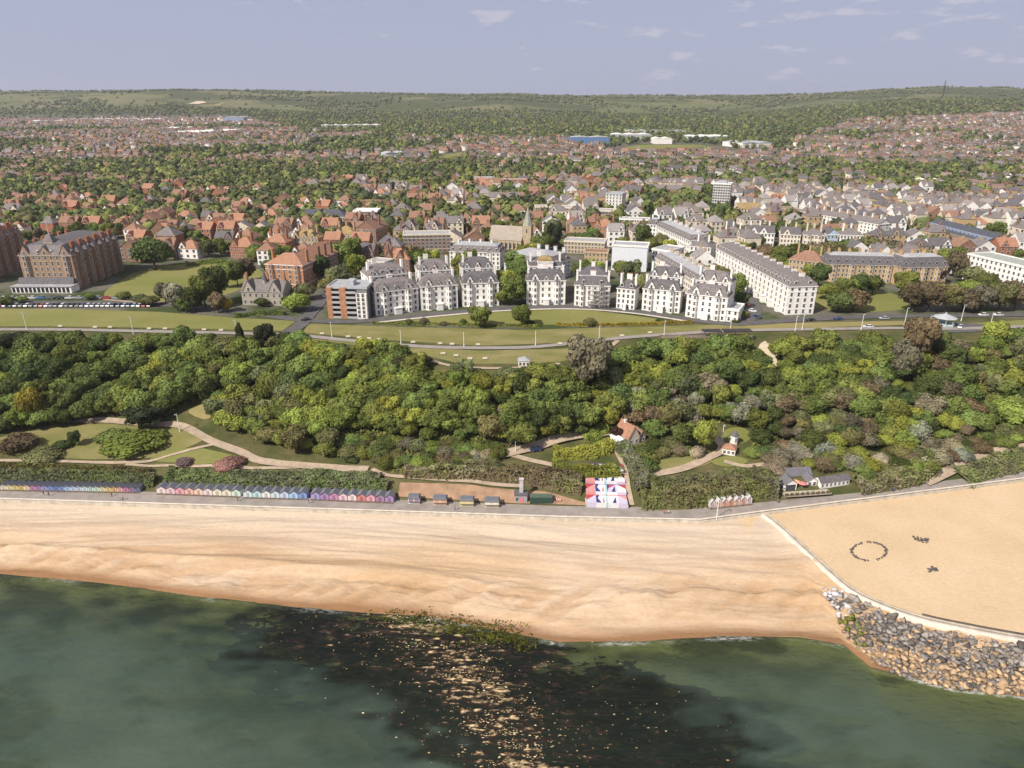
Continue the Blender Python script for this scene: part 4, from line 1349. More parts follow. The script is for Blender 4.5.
# ------------------------------------------------------------------ the large buildings, each from its own place
def villa(label, a, b, depth=25, h=11.5, st=4, two_bays=True, rear=True, group='white villas of the crescent', rm=None, dome=None, scaffold=False, rh=4.0, front_roof='mansard', bayset=None, wm=None):
    t, W = bld('crescent_villa', label, 'villa', a, b, depth, group)
    wm = wm or WHITE; rm = rm or SLATE_PALE
    d1 = depth * 0.5
    bw = W * 0.17
    bay = bayset if bayset is not None else (((W * .22 - bw / 2, W * .22 + bw / 2, 1.4), (W * .78 - bw / 2, W * .78 + bw / 2, 1.4)) if two_bays else ())
    rh = rh * .88 if rear else rh
    gg = (tuple(((a + c) / 2 - bw * .62, (a + c) / 2 + bw * .62, rh * 1.05) for a, c, _ in bay) + ((W * .43, W * .57, rh * .7),)) if rear else ()
    block(t, 0, W, 0, d1, h, wm, rm, front_roof, rh, st, max(4, int(W / 2.9)), 'flr', 1.0, 1.6, dorm=max(2, int(W / 7)), trim=wm, bayw=bay, top=rm, gables=gg,
          chim=((0.9, d1 * .6, 0.9, 2.4, rh * .6 + 2.6), (W - 0.9, d1 * .6, 0.9, 2.4, rh * .6 + 2.6), (W * .5, d1 * .75, 2.6, .9, rh * .6 + 2.2)), inset=rh * .55)
    if rear:
        block(t, 1.0, W - 1.0, d1 + 0.02, depth, h + 4.6, wm, rm, 'dome' if dome else 'mansard', rh, st + 1, max(4, int(W / 3.0)), 'frl', 1.0, 1.5, dorm=max(2, int(W / 5)),
              trim=wm, courses=False, top=rm, inset=rh * .75, gables=((W * .12, W * .3, rh * .9), (W * .41, W * .59, rh), (W * .7, W * .88, rh * .9)) if not dome else (), chim=((2.2, d1 + 4, 0.9, 2.4, rh * .6 + 2.8), (W - 2.2, d1 + 4, 0.9, 2.4, rh * .6 + 2.8), (W * .35, depth - 2, 2.2, .9, rh * .6 + 2.6)), name='rear_wall')
        if dome: block(t, W * .3, W * .7, d1 - 1.5, d1 + 4, h + 7.2, wm, OCHRE, 'dome', 2.6, 5, 3, '', trim=wm, courses=False, name='turret_wall')
    p = MB()
    p.box(W * .42, W * .58, -2.2, -0.02, -1.5, 3.0); p.box(W * .40, W * .60, -2.4, -0.02, 3.003, 3.25)
    p.build('porch', [wm], t)
    if scaffold:
        s = MB()
        x0, x1 = W * .42, W * .98
        nx = 6
        for k in range(nx + 1):
            x = x0 + (x1 - x0) * k / nx
            for y in (-2.6, -3.8): s.cyl((x, y, -1), (x, y, h + 2.5), 0.09, 0.09, 4)
        for z in np.arange(2.2, h + 2.2, 2.2):
            s.box(x0 - .3, x1 + .3, -3.9, -2.5, z, z + 0.12)
            s.cyl((x0, -3.8, z + 1), (x1, -3.8, z + 1), 0.07, 0.07, 4)
        s.build('scaffolding', [plain('scaffold_steel', (0.30, 0.28, 0.26), 0.6, 0.2)], t)
    return t, W

def heroes():
    # clifftop hotels at the left
    t, W = bld('grand_hotel', 'huge brown brick gabled hotel beside the bowl-shaped green, flagpole on its roof turret', 'hotel', (27, 289), (79, 289), 48, 'clifftop brick hotels')
    block(t, 0, W, 0, 48, 18.5, HOTELBRICK, SLATE_PALE, 'mansard', 5.0, 6, 9, 'fr', 1.2, 1.9, dorm=4, trim=BUFF, sb=15, inset=3,
          bayw=((1.2, 5.6, 1.3), (W - 5.6, W - 1.2, 1.3)), gables=((0.6, 6.4, 5.5), (W / 2 - 3.4, W / 2 + 3.4, 5.0), (W - 6.4, W - 0.6, 5.5)),
          chim=tuple((W - 2.0, 6 + 7.5 * k, 1.2, 3.0, 4.6) for k in range(6)) + tuple((2.0, 6 + 7.5 * k, 1.2, 3.0, 4.6) for k in range(6)), cm=REDBRICK, dm=WHITE, top=SLATE)
    for k in range(6):      # full height bays along the flank with their own slate tops
        y = 4 + 7.6 * k
        b = MB(); b.prism([(W + 0.02, y), (W + 1.6, y + 1.2), (W + 1.6, y + 3.6), (W + 0.02, y + 4.8)], -2, 19.5)
        b.poly([(W - .1, y - .2, 19.51), (W + 1.8, y + 1.0, 19.51), (W + 1.8, y + 3.8, 19.51), (W - .1, y + 5, 19.51), (W - .6, y + 2.4, 23)], [(0, 1, 4), (1, 2, 4), (2, 3, 4), (3, 0, 4)], 1)
        bo = b.build('flank_bay', [HOTELSHADE, SLATE_PALE], t)
        for s in range(6): place('window', window_mesh(1.3, 1.8), bo, (W + 1.61, y + 2.4, 1 + s * 3.1), math.pi / 2)
    p = MB(); p.box(W / 2 - 2.5, W / 2 + 2.5, 5, 10, 18, 25); p.taper(W / 2 - 2.7, W / 2 + 2.7, 4.8, 10.2, 25.01, 28.5, 1.6, 1)
    tr = p.build('roof_turret', [BUFF, SLATE_PALE], t)
    f = MB(); f.cyl((W / 2, 7.5, 28.4), (W / 2, 7.5, 37.5), 0.16, 0.08, 6); f.build('flagpole', [WHITEMETAL], tr)
    v = MB(); v.box(-2, W + 1.5, -9, -1.5, -2, 3.4, 0); v.box(-2.4, W + 1.9, -9.4, -1.5, 3.403, 3.7, 2)
    for k in range(14):
        x = -1.6 + k * (W + 2.7) / 14
        v.box(x, x + 1.5, -9.06, -8.98, 0.3, 3.0, 1)
    v.build('glazed_veranda', [WHITE, GLASS, LEAD], t)
    v = MB(); v.box(-1, W, -1.5, -0.03, 3.0, 6.4, 0); v.taper(-1.3, W + .3, -4.2, -0.03, 3.71, 6.9, 0.2, 1, 1.6); v.build('veranda_roof', [BUFF, SLATE], t)
    t, W = bld('grand_hotel', 'brown brick hotel cut by the photo edge, left of the flagpole hotel', 'hotel', (-92, 288), (-37, 288), 58, 'clifftop brick hotels')
    block(t, 0, W, 0, 58, 21, HOTELSHADE, CLAY, 'mansard', 5.5, 7, 9, 'fr', 1.2, 1.8, dorm=5, trim=BUFF, sb=18, inset=3.2,
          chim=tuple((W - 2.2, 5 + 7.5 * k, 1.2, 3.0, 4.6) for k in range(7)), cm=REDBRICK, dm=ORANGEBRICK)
    for k in range(7):
        y = 4 + 7.7 * k
        b = MB(); b.prism([(W + 0.02, y), (W + 1.6, y + 1.2), (W + 1.6, y + 3.6), (W + 0.02, y + 4.8)], -2, 21.5)
        b.poly([(W - .1, y - .2, 21.51), (W + 1.8, y + 1.0, 21.51), (W + 1.8, y + 3.8, 21.51), (W - .1, y + 5, 21.51), (W - .6, y + 2.4, 25)], [(0, 1, 4), (1, 2, 4), (2, 3, 4), (3, 0, 4)], 1)
        bo = b.build('flank_bay', [HOTELSHADE, SLATE_PALE], t)
        for s in range(7): place('window', window_mesh(1.3, 1.8), bo, (W + 1.61, y + 2.4, 1 + s * 3.0), math.pi / 2)
    # gabled stone house
    t, W = bld('stone_house', 'grey stone house with twin front gables facing the cliff-top green', 'house', (243, 305), (284, 306), 13)
    block(t, 0, W, 0, 13, 7.0, STONE, SLATE_PALE, 'gable_x', 5.0, 2, 7, 'flr', 1.2, 1.7, trim=None, gables=((1, 7, 5.5), (W - 7, W - 1, 5.5)), chim=((0.8, 6.5, .9, 1.8, 6), (W - 0.8, 6.5, .9, 1.8, 6), (W / 2, 8, 1.8, .9, 6)), cm=ORANGEBRICK)
    p = MB(); p.cyl((W / 2, 5, 8), (W / 2, 5, 12.5), 1.2, 1.0, 8); p.cyl((W / 2, 5, 12.5), (W / 2, 5, 17), 1.4, 0.05, 8, 1); p.build('spirelet', [STONE, SLATE], t)
    # red mansion flats
    t, W = bld('mansion_flats', 'tall orange brick mansion flats with clay tile roof behind the gabled stone house', 'flats', (268, 288), (305, 290), 44)
    block(t, 0, W, 0, 16, 13.5, ORANGEBRICK, CLAY, 'hip', 5.0, 5, 7, 'flr', 1.2, 1.7, trim=WHITE, bayw=((1.5, 5.5, 1.2), (W - 5.5, W - 1.5, 1.2)), chim=((1, 8, .9, 2.4, 5), (W - 1, 8, .9, 2.4, 5)))
    block(t, 3, W + 0.6, 16.02, 44, 12.5, BROWNBRICK, CLAY, 'gable_y', 6.0, 5, 5, 'r', 1.2, 1.7, sb=9, chim=((W - 1, 22, .9, 2.4, 5), (W - 1, 30, .9, 2.4, 5), (W - 1, 38, .9, 2.4, 5)), name='rear_wall')
    # modern flats
    t, W = bld('modern_flats', 'flat-roofed modern block with brown brick piers and stacked dark balconies', 'flats', (329, 318), (368, 319), 15)
    H = 14.5
    block(t, 0, W, 1.5, 15, H, plain('dark_render', (0.20, 0.19, 0.19), 0.8, 0.2), LEAD, 'flat', 1, 6, 0, '', trim=GREYPANEL, courses=False, ov=0.2)
    for (x0, x1) in ((0, 2.4), (6.2, 9.2)):
        p = MB(); p.box(x0, x1, -0.6, 1.49, -2, H + 0.2); p.build('brick_pier', [ORANGEBRICK], t)
    p = MB(); p.box(W * .74, W, -0.4, 1.49, -2, H - 2.5); p.build('white_bay', [WHITE], t)
    for s in range(6):
        for k in range(2): place('window', window_mesh(1.2, 1.5), t, (W * .80 + k * W * .12, -0.41, 0.7 + s * 2.0))
    for s in range(6):
        for (x0, x1) in ((2.42, 6.18), (9.22, W * .74 - .02)):
            b = MB(); z = 0.1 + s * H / 6
            b.box(x0, x1, -0.5, 1.48, z, z + 0.22, 0); b.box(x0, x1, -0.55, -0.45, z + 0.223, z + 1.1, 1)
            b.poly([(x0 + .1, 1.47, z + .25), (x1 - .1, 1.47, z + .25), (x1 - .1, 1.47, z + 2.2), (x0 + .1, 1.47, z + 2.2)], [(0, 1, 2, 3)], 2)
            b.build('balcony', [CONC_PALE, GREYPANEL, GLASS], t)
    for s in range(6):
        for k in range(3): place('window', window_mesh(1.3, 1.4), t, (-0.01, 3.5 + k * 3.8, 0.7 + s * H / 6), -math.pi / 2)
    p = MB(); p.box(W * .45, W * .62, 5, 10, H + .3, H + 2.6); p.build('lift_house', [GREYPANEL], t)
    # the white crescent, left to right
    villa('white villa with many-gabled slate roof, joined to the brick-piered modern block', (376, 316), (419, 310.5), 27, 11.5)
    villa('symmetrical white villa with steep slate roofs, second in the crescent from the modern block', (421.5, 310.5), (458, 308), 27, 12)
    villa('white villa with ochre-tinged roofs, just left of the gap full of trees', (462.5, 307), (499, 305.5), 26, 12, rm=SLATE)
    villa('white villa crowned by a lichen yellow dome, just right of the gap full of trees', (526.5, 304.5), (565, 304.5), 24, 12.5, dome=True, rm=SLATE)
    villa('white villa with scaffolding over its right half', (574, 306), (609, 307.5), 14, 11, rear=False, scaffold=True, front_roof='hip', rm=SLATE)
    villa('narrow white villa under a hipped slate roof, right of the scaffolded one', (616, 308.5), (634, 310.5), 16, 10.5, two_bays=False, rear=False, front_roof='hip', rm=SLATE)
    villa('broad white villa with row of roof dormers, right of the narrow hipped villa', (641.5, 310), (679, 313.5), 17, 11, rear=True, rm=SLATE)
    t, W = villa('last white villa of the crescent beside the street with parked cars', (685, 316.5), (725, 322), 20, 11.5)
    block(t, W + 0.02, W + 5.5, 0.5, 12, 6.0, WHITE, LEAD, 'flat', 1, 2, 2, 'fr', 1.0, 1.6, trim=WHITE, name='wing_wall')
    t, W = bld('townhouse', 'grey roofed white house standing behind the scaffolded villa', 'house', (577, 293), (607, 294), 13, 'white houses behind the crescent')
    block(t, 0, W, 0, 13, 10, WHITE, SLATE, 'hip', 4, 4, 8, 'flr', 1, 1.5, trim=WHITE, chim=((1, 6, .9, 2, 5), (W - 1, 6, .9, 2, 5), (W / 2, 6, 2, .9, 4.5)))
    t, W = bld('townhouse', 'jumble of white bay-fronted houses behind the third villa of the crescent', 'house', (450, 268), (500, 270), 16, 'white houses behind the crescent')
    block(t, 0, W, 0, 16, 10.5, WHITE, SLATE_PALE, 'mansard', 3.6, 4, 12, 'flr', 1, 1.5, dorm=7, trim=WHITE, bayw=((3, 6.5, 1.2), (13, 16.5, 1.2), (23, 26.5, 1.2)), chim=tuple((4 + 7 * k, 8, .9, 2.2, 5) for k in range(4)))
    t, W = bld('townhouse', 'pale bluish gabled terrace stretching back behind the yellow-domed villa', 'house', (546, 284), (570, 276), 30, 'white houses behind the crescent')
    block(t, 0, W, 0, 30, 10, plain('pale_blue_stucco', (0.52, 0.54, 0.58), 0.85, 0.2), SLATE_PALE, 'mansard', 4, 4, 6, 'frl', 1, 1.5, dorm=4, trim=WHITE, chim=tuple((W - 1, 4 + 6 * k, .9, 2.2, 5) for k in range(4)))
    # flats and houses behind
    t, W = bld('brick_flats', 'banded brown brick flats with flat roof, behind the first white villas', 'flats', (404, 253), (451, 252), 14)
    block(t, 0, W, 0, 14, 12, BROWNBRICK, LEAD, 'flat', 1, 5, 11, 'flr', 2.0, 1.5, trim=CREAM)
    t, W = bld('gabled_mansion', 'red roofed half-timbered house behind the modern block', 'house', (384, 272), (410, 273), 14)
    block(t, 0, W, 0, 14, 8, BROWNBRICK, CLAY, 'hip', 5.5, 3, 5, 'flr', 1.2, 1.5, gables=((1, 6, 5), (8, 13, 5)), chim=((1, 7, .9, 2, 5.5), (W - 1, 7, .9, 2, 5.5)))
    t, W = bld('modern_flats', 'grey slab block with one orange brick end wall behind the balconied flats', 'flats', (369, 282), (386, 284), 9)
    block(t, 0, W, 0, 9, 12, GREYPANEL, LEAD, 'flat', 1, 5, 0, 'l', 1.2, 1.4, trim=CONC_PALE, courses=False)
    p = MB(); p.box(W * .45, W - .1, -0.25, -0.01, -2, 11.4); p.build('brick_panel', [plain('bright_brick', (0.46, 0.20, 0.07), 0.9, 0.2)], t)
    # church
    t, W = bld('church', 'buff stone church with long pale roof and pointed spire', 'church', (489, 248), (521, 250), 15)
    block(t, 0, W, 0, 15, 6.5, BUFF, plain('pale_stone_roof', (0.36, 0.31, 0.26), 0.9, 0.2), 'gable_x', 8.5, 1, 8, 'fr', 0.9, 3.4, trim=None, sb=2)
    for k in range(8):
        p = MB(); x = (k + 0.02) * W / 8; p.taper(x - .4, x + .4, -1.3, -0.02, -2, 5.2, 0.05, 0, 0.3); p.build('buttress', [BUFF], t)
    p = MB(); p.box(W + 0.2, W + 6.4, 2, 8.2, -2, 16); b_ = p.build('tower', [BUFF], t)
    for rz, x, y in ((0, W + 3.3, 1.99), (math.pi / 2, W + 6.41, 5.1)): place('window', window_mesh(1.0, 2.6), b_, (x, y, 11.5), rz)
    p = MB(); cx, cyy = W + 3.3, 5.1
    v = [(cx + 3.3 * math.cos(a + .393) * 1.05, cyy + 3.3 * math.sin(a + .393) * 1.05, 16.02) for a in [k * math.pi / 4 for k in range(8)]] + [(cx, cyy, 29)]
    p.poly(v, [(k, (k + 1) % 8, 8) for k in range(8)]); p.build('spire', [plain('green_grey_spire', (0.33, 0.34, 0.27), 0.8, 0.2)], t)
    # right of the church
    def simple(name, label, cat, a, b, depth, h, wm, rm, roof, rh, st, bays, faces='flr', trim=None, group=None, chim=0, cm=None, dorm=0, gables=(), ww=1.1, wh=1.5, sb=None, bayw=(), inset=None, courses=True, dm=None):
        t, W = bld(name, label, cat, a, b, depth, group)
        ch = tuple(((k + .5) / chim * W, depth * .55, .9, 2.2, rh * .7 + 2.4) for k in range(chim)) if chim else ()
        gb = tuple((f * W - w / 2, f * W + w / 2, gh) for f, w, gh in gables)
        bw = tuple((f * W - w / 2, f * W + w / 2, 1.2) for f, w in bayw)
        block(t, 0, W, 0, depth, h, wm, rm, roof, rh, st, bays, faces, ww, wh, dorm, trim=trim, chim=ch, cm=cm, gables=gb, sb=sb, bayw=bw, inset=inset, courses=courses, dm=dm)
        return t, W
    PALEBLUE = plain('pale_blue_stucco', (0.52, 0.54, 0.58))
    simple('flats_block', 'low buff block with flat roof behind the yellow-domed villa', 'flats', (564, 253), (604, 255), 14, 8, BUFF, LEAD, 'flat', 1, 3, 12, trim=CREAM)
    simple('flats_block', 'small yellow brick block in front of the blank white slab', 'flats', (584, 266), (607, 267), 11, 8.5, YELLOWBRICK, CLAY_BROWN, 'flat', 1, 3, 6, trim=BUFF)
    simple('slab_block', 'bulky white block with an almost blank front wall', 'flats', (611, 270), (646, 272), 13, 15, plain('cool_white_render', (0.66, 0.68, 0.72), 0.8, 0.08), LEAD, 'flat', 1, 5, 5, 'r', trim=WHITE, courses=False)
    simple('townhouse', 'low white wing right of the blank white block', 'house', (651, 265), (668, 268), 18, 10, WHITE, LEAD, 'flat', 1, 3, 5, 'flr', trim=WHITE)
    simple('white_terrace', 'cream terrace with jumbled slate roofs stepping down behind the broad dormered villa', 'terrace', (654, 277), (693, 303), 14, 11.5, CREAM, SLATE_PALE, 'mansard', 3.2, 4, 20, 'flr', WHITE, chim=7, dorm=12)
    simple('townhouse', 'square white house with tall front windows, between two white terraces', 'house', (688, 265), (709, 267), 17, 12, WHITE, SLATE_PALE, 'hip', 3.5, 4, 5, 'flr', WHITE, chim=2, wh=2.2)
    simple('white_terrace', 'short white terrace with gabled attic, above the cream terrace', 'terrace', (656, 242), (688, 259), 14, 12, WHITE, SLATE_PALE, 'mansard', 3.5, 4, 18, 'flr', WHITE, chim=6, dorm=10)
    simple('townhouse', 'tall narrow white house at the top end of the short white terrace', 'house', (646, 239), (658, 240), 13, 11, WHITE, SLATE, 'mansard', 3.5, 4, 4, 'flr', WHITE, chim=2, dorm=2)
    t, W = bld('white_terrace', 'long white stucco terrace with grey mansard and dozens of dormers, ending at the cliff road', 'terrace', (714, 271), (785, 315), 14, None)
    block(t, 0, W, 0, 14, 14, WHITE, SLATE_PALE, 'mansard', 3.6, 5, 20, 'fr', 1.1, 1.7, dorm=22, trim=WHITE, sb=4, inset=2.8, top=SLATE_PALE, chim=tuple(((k + .5) / 12 * W, 7.5, .9, 2.6, 4.2) for k in range(12)))
    for k in range(11):
        p = MB(); p.box(k * W / 11 + .6, k * W / 11 + 3.2, -1.8, -0.02, -2, 3.3); p.box(k * W / 11 + .4, k * W / 11 + 3.4, -2, -0.02, 3.303, 3.5)
        p.build('porch', [WHITE], t)
    simple('long_white_block', 'long low white roofed block beside the grey flats tower', 'flats', (619, 226), (649, 227), 11, 5.5, CREAM, LEAD, 'flat', 1, 2, 12, trim=WHITE)
    simple('tower_flats', 'tall white and grey stepped flats left of the long low white block', 'flats', (605, 214), (621, 215), 14, 18, plain('warm_white_render', (0.68, 0.66, 0.62)), LEAD, 'flat', 1, 7, 5, trim=GREYPANEL)
    simple('tower_flats', 'banded office block with dark glazed side in front of the stepped flats', 'offices', (595, 222), (613, 223), 13, 9.5, BUFF, LEAD, 'flat', 1, 3, 7, trim=CREAM, ww=2.0)
    simple('gabled_mansion', 'orange brick gabled mansion below the banded office block', 'house', (592, 239), (615, 240), 15, 9, ORANGEBRICK, CLAY, 'hip', 5, 3, 7, gables=((.2, 6, 5), (.75, 6, 5)), chim=3)
    simple('gabled_mansion', 'smaller red brick mansion left of the orange gabled one', 'house', (567, 236), (581, 236), 14, 9, REDBRICK, CLAY_BROWN, 'hip', 4.5, 3, 4, gables=((.5, 6, 4),), chim=2)
    simple('flats_block', 'left one of two boxy buff blocks near the church spire', 'flats', (535, 219), (547, 219), 12, 10, BUFF, LEAD, 'flat', 1, 4, 5, trim=CREAM)
    simple('flats_block', 'longer one of two boxy buff blocks near the church spire', 'flats', (549, 219), (571, 220), 12, 10, BUFF, LEAD, 'flat', 1, 4, 9, trim=CREAM)
    simple('tower_block', 'tall pale ten-storey tower block among trees', 'tower block', (711, 210), (728, 211), 12, 24, plain('tower_panel', (0.56, 0.53, 0.50), 0.8, 0.1), LEAD, 'flat', 1, 10, 7, 'fl', trim=WHITE, ww=1.8)
    p = MB(); p.box(4, 11, 3, 9, 24.3, 26.5); p.build('roof_house', [GREYPANEL], bpy.data.objects['tower_block'])
    simple('brick_terrace', 'red brick house with slate roof left of the long slate-roofed row', 'house', (623, 198), (640, 199), 12, 9, REDBRICK, SLATE, 'gable_x', 4, 3, 6, chim=3)
    simple('brick_terrace', 'long slate-roofed brick row below the tower block skyline trees', 'terrace', (650, 196), (700, 198), 12, 8, ORANGEBRICK, SLATE_PALE, 'gable_x', 4, 3, 14, chim=7)
    # right hand side
    YB = YELLOWBRICK
    simple('mansion_flats', 'middle and longest of three yellow brick blocks with slate mansards', 'flats', (823, 281), (896, 283), 14, 10, YB, SLATE, 'mansard', 4.5, 4, 18, 'flr', BUFF, 'yellow brick flats by the park', chim=7, dorm=9, bayw=((.12, 4), (.37, 4), (.62, 4), (.87, 4)), inset=2.4, dm=GREYPANEL)
    simple('mansion_flats', 'right-hand yellow brick block of three, its side against brown trees', 'flats', (898, 286), (944, 285), 15, 10.5, YB, SLATE, 'mansard', 5, 4, 11, 'flr', BUFF, 'yellow brick flats by the park', chim=4, dorm=6, bayw=((.2, 4), (.5, 4), (.8, 4)), inset=2.4, dm=GREYPANEL)
    simple('mansion_flats', 'left-hand and smallest yellow brick block of three, next to the long terrace', 'flats', (787, 274), (821, 278), 14, 9, YB, CLAY_BROWN, 'hip', 5, 3, 9, 'flr', BUFF, 'yellow brick flats by the park', chim=3)
    simple('white_hotel', 'big white flat-topped hotel block rising behind brown trees, cut by photo edge', 'hotel', (962, 279), (1052, 304), 16, 14.5, WHITE, plain('green_grey_roof', (0.36, 0.38, 0.34)), 'flat', 1, 5, 19, 'fl', trim=WHITE, courses=False)
    t, W = simple('brick_block', 'long red brick building under blue-grey roof with skylights', 'offices', (921, 234), (982, 252), 24, 6.5, ORANGEBRICK, plain('blue_slate_roof', (0.085, 0.09, 0.11)), 'gable_x', 5.5, 2, 30, 'fr', trim=BUFF)
    for k in range(16):
        b = MB(); x = (k + .5) / 16 * W; b.box(x - 1.2, x + 1.2, 3.2, 6.2, 6.9, 9.3); b.build('skylight', [plain('skylight', (0.30, 0.36, 0.46), 0.3, 0.1)], t)
    g = 'white villas above the long terrace'
    simple('townhouse', 'white twin-roofed villa directly above the far end of the long terrace', 'villa', (721, 246), (742, 247), 14, 9.5, WHITE, SLATE_PALE, 'hip', 4, 3, 6, trim=WHITE, group=g, chim=3, bayw=((.25, 4), (.75, 4)))
    simple('townhouse', 'white villa with pale gables, below a dark slate roof', 'villa', (745, 246), (773, 247), 14, 9.5, WHITE, SLATE, 'gable_x', 4.5, 3, 8, trim=WHITE, group=g, chim=3, gables=((.25, 5, 4), (.6, 5, 4)))
    simple('townhouse', 'grey-gabled white villa left of the cream bay-fronted one', 'villa', (779, 247), (799, 248), 14, 9, CREAM, SLATE, 'gable_x', 4.5, 3, 6, trim=WHITE, group=g, chim=2, gables=((.3, 5, 4),))
    simple('townhouse', 'cream bay-fronted villa between the grey-gabled and the pale blue one', 'villa', (802, 249), (823, 250), 14, 10, CREAM, SLATE_PALE, 'hip', 4, 3, 6, trim=WHITE, group=g, chim=3, bayw=((.25, 4), (.75, 4)))
    simple('townhouse', 'pale blue house in the white row above the yellow flats', 'house', (825, 249), (836, 249), 12, 10, plain('sky_blue_stucco', (0.42, 0.52, 0.66)), SLATE, 'gable_y', 4, 3, 3, trim=WHITE, group=g)
    simple('townhouse', 'white house right of the pale blue one', 'house', (838, 249), (861, 250), 13, 10, WHITE, SLATE_PALE, 'hip', 4, 3, 7, trim=WHITE, group=g, chim=3)
    simple('white_terrace', 'long bright white terrace sloping to the right above the pale blue house', 'terrace', (798, 223), (876, 238), 13, 10, WHITE, SLATE_PALE, 'gable_x', 3.6, 4, 24, trim=WHITE, chim=10)
    simple('flats_block', 'flat brown roofed block adjoining the left end of the bright white terrace', 'flats', (776, 216), (798, 223), 12, 8, YELLOWBRICK, plain('brown_felt_roof', (0.26, 0.21, 0.17)), 'flat', 1, 3, 8, trim=BUFF)
    simple('gabled_mansion', 'cream block with lichen yellow roof beside the tower block', 'flats', (737, 218), (761, 218), 13, 8, CREAM, OCHRE, 'gable_x', 4.5, 3, 8, chim=2, gables=((.75, 7, 4),))
    simple('townhouse', 'pale blue double-gabled building above the long skylit roof', 'house', (979, 224), (998, 224), 13, 7.5, plain('sky_blue_stucco', (0.42, 0.52, 0.66)), SLATE_PALE, 'gable_x', 4, 2, 6, gables=((.3, 6, 4), (.7, 6, 4)))
    simple('townhouse', 'cream house with brown gable near the photo edge, right of the pale blue building', 'house', (1005, 223), (1021, 223), 12, 7.5, CREAM, CLAY_BROWN, 'gable_y', 4.5, 2, 4)
    # left hand middle distance
    simple('school_building', 'long low building with blue-grey hipped slate roof', 'school', (296, 224), (346, 225), 16, 6.5, BUFF, plain('blue_slate_roof', (0.085, 0.09, 0.11)), 'hip', 5, 2, 14, trim=WHITE, gables=((.5, 8, 5),))
    simple('flats_block', 'brick block with gleaming white flat roof right of the long slate-roofed building', 'flats', (354, 225), (378, 225), 16, 11, BROWNBRICK, WHITE, 'flat', 1, 5, 7, trim=WHITE)
    simple('brick_flats', 'long dark red flat-roofed block behind the white-roofed block', 'flats', (353, 209), (397, 210), 13, 7, REDBRICK, CLAY_BROWN, 'flat', 1, 3, 15, trim=CLAY_BROWN)
    simple('gabled_mansion', 'buff mansion with ochre tiled roof, left of the tall brown gabled one', 'house', (333, 247), (355, 248), 14, 9.5, BUFF, OCHRE, 'hip', 4.5, 3, 6, chim=3, gables=((.3, 6, 4),))
    simple('gabled_mansion', 'tall brown gabled mansion with mossy roof beside the ochre-roofed one', 'house', (357, 246), (377, 247), 22, 12.5, BROWNBRICK, CLAY_BROWN, 'gable_y', 5, 4, 6, chim=3, sb=7)
    simple('gabled_mansion', 'yellowish stone gabled terrace with lichen roof below the slate-roofed school', 'house', (292, 250), (319, 251), 14, 8.5, BUFF, OCHRE, 'hip', 5, 3, 8, chim=3, gables=((.2, 5, 4), (.5, 5, 4), (.8, 5, 4)))
    simple('gabled_mansion', 'red brick house with orange hipped roof at the top corner of the green', 'house', (231, 258), (254, 259), 14, 7.5, REDBRICK, CLAY, 'hip', 5.5, 2, 6, chim=2, gables=((.2, 6, 5),))
    simple('gabled_mansion', 'long orange roofed house above the mansion flats', 'house', (264, 253), (287, 254), 14, 7.5, REDBRICK, CLAY, 'hip', 5, 2, 6, chim=3)
    simple('school_building', 'wide pale grey hall roof beside the long orange block, mid town', 'hall', (474, 185), (500, 185), 22, 6, BROWNBRICK, LEAD, 'gable_x', 3, 2, 10)
    simple('brick_flats', 'long orange-red flat block beside the pale hall roof, mid town', 'flats', (501, 189), (527, 189), 15, 10, plain('vivid_brick', (0.48, 0.19, 0.09)), LEAD, 'flat', 1, 3, 12, trim=ORANGEBRICK)
    for i, (lab, a, b, d, h, wm, rm) in enumerate((
            ('big blue industrial shed near the foot of the hills', (571, 146), (609, 146), 40, 17, plain('blue_cladding', (0.12, 0.22, 0.42)), GREYPANEL),
            ('pale long shed right of the blue industrial shed', (613, 139), (652, 139), 60, 10, GREYPANEL, WHITE),
            ('boxy white warehouse right of the blue shed', (654, 144), (672, 144), 40, 11, WHITE, WHITE),
            ('white roofed store at the end of the sports field', (698, 141), (733, 140), 70, 9, GREYPANEL, WHITE),
            ('low white sheds strung along the hill foot above the blue shed', (627, 134), (686, 134), 60, 8, WHITE, GREYPANEL),
            ('large white shed at the right end of the far industrial row', (742, 148), (775, 147), 70, 9, WHITE, GREYPANEL),
            ('long white depot roof in the far left of town', (203, 136), (247, 132), 80, 9, GREYPANEL, WHITE),
            ('glassy blue-grey terminal below the left hills', (224, 122), (244, 122), 60, 16, plain('steel_blue_cladding', (0.26, 0.31, 0.40)), GREYPANEL),
            ('white flat shed left of the glassy terminal', (175, 131), (200, 130), 60, 8, WHITE, WHITE),
            ('very long white wall of a depot below the middle hills', (322, 129), (384, 128), 50, 10, CREAM, WHITE),
            ('bluish school hall beside the far playing field', (386, 159), (409, 158), 25, 9, plain('pale_blue_stucco', (0.52, 0.54, 0.58)), GREYPANEL),
            ('long pale terminal building at the far left hill foot', (92, 122), (140, 121), 50, 10, CREAM, WHITE),
            ('white shed row between the far left terminal buildings', (148, 122), (170, 121), 50, 9, WHITE, WHITE),
            ('long white shed at the right below the far houses', (915, 186), (945, 187), 20, 6, WHITE, WHITE),
            ('low pale shed at far left under the wooded hill', (36, 124), (70, 123), 60, 9, GREYPANEL, WHITE))):
        t, W = bld('industrial_shed', lab, 'shed', a, b, d, 'far industrial sheds')
        m = MB(); m.box(0, W, 0, d, -3, h, 0); m.build('wall', [wm], t)
        m = MB()
        n = max(2, int(W / 28))
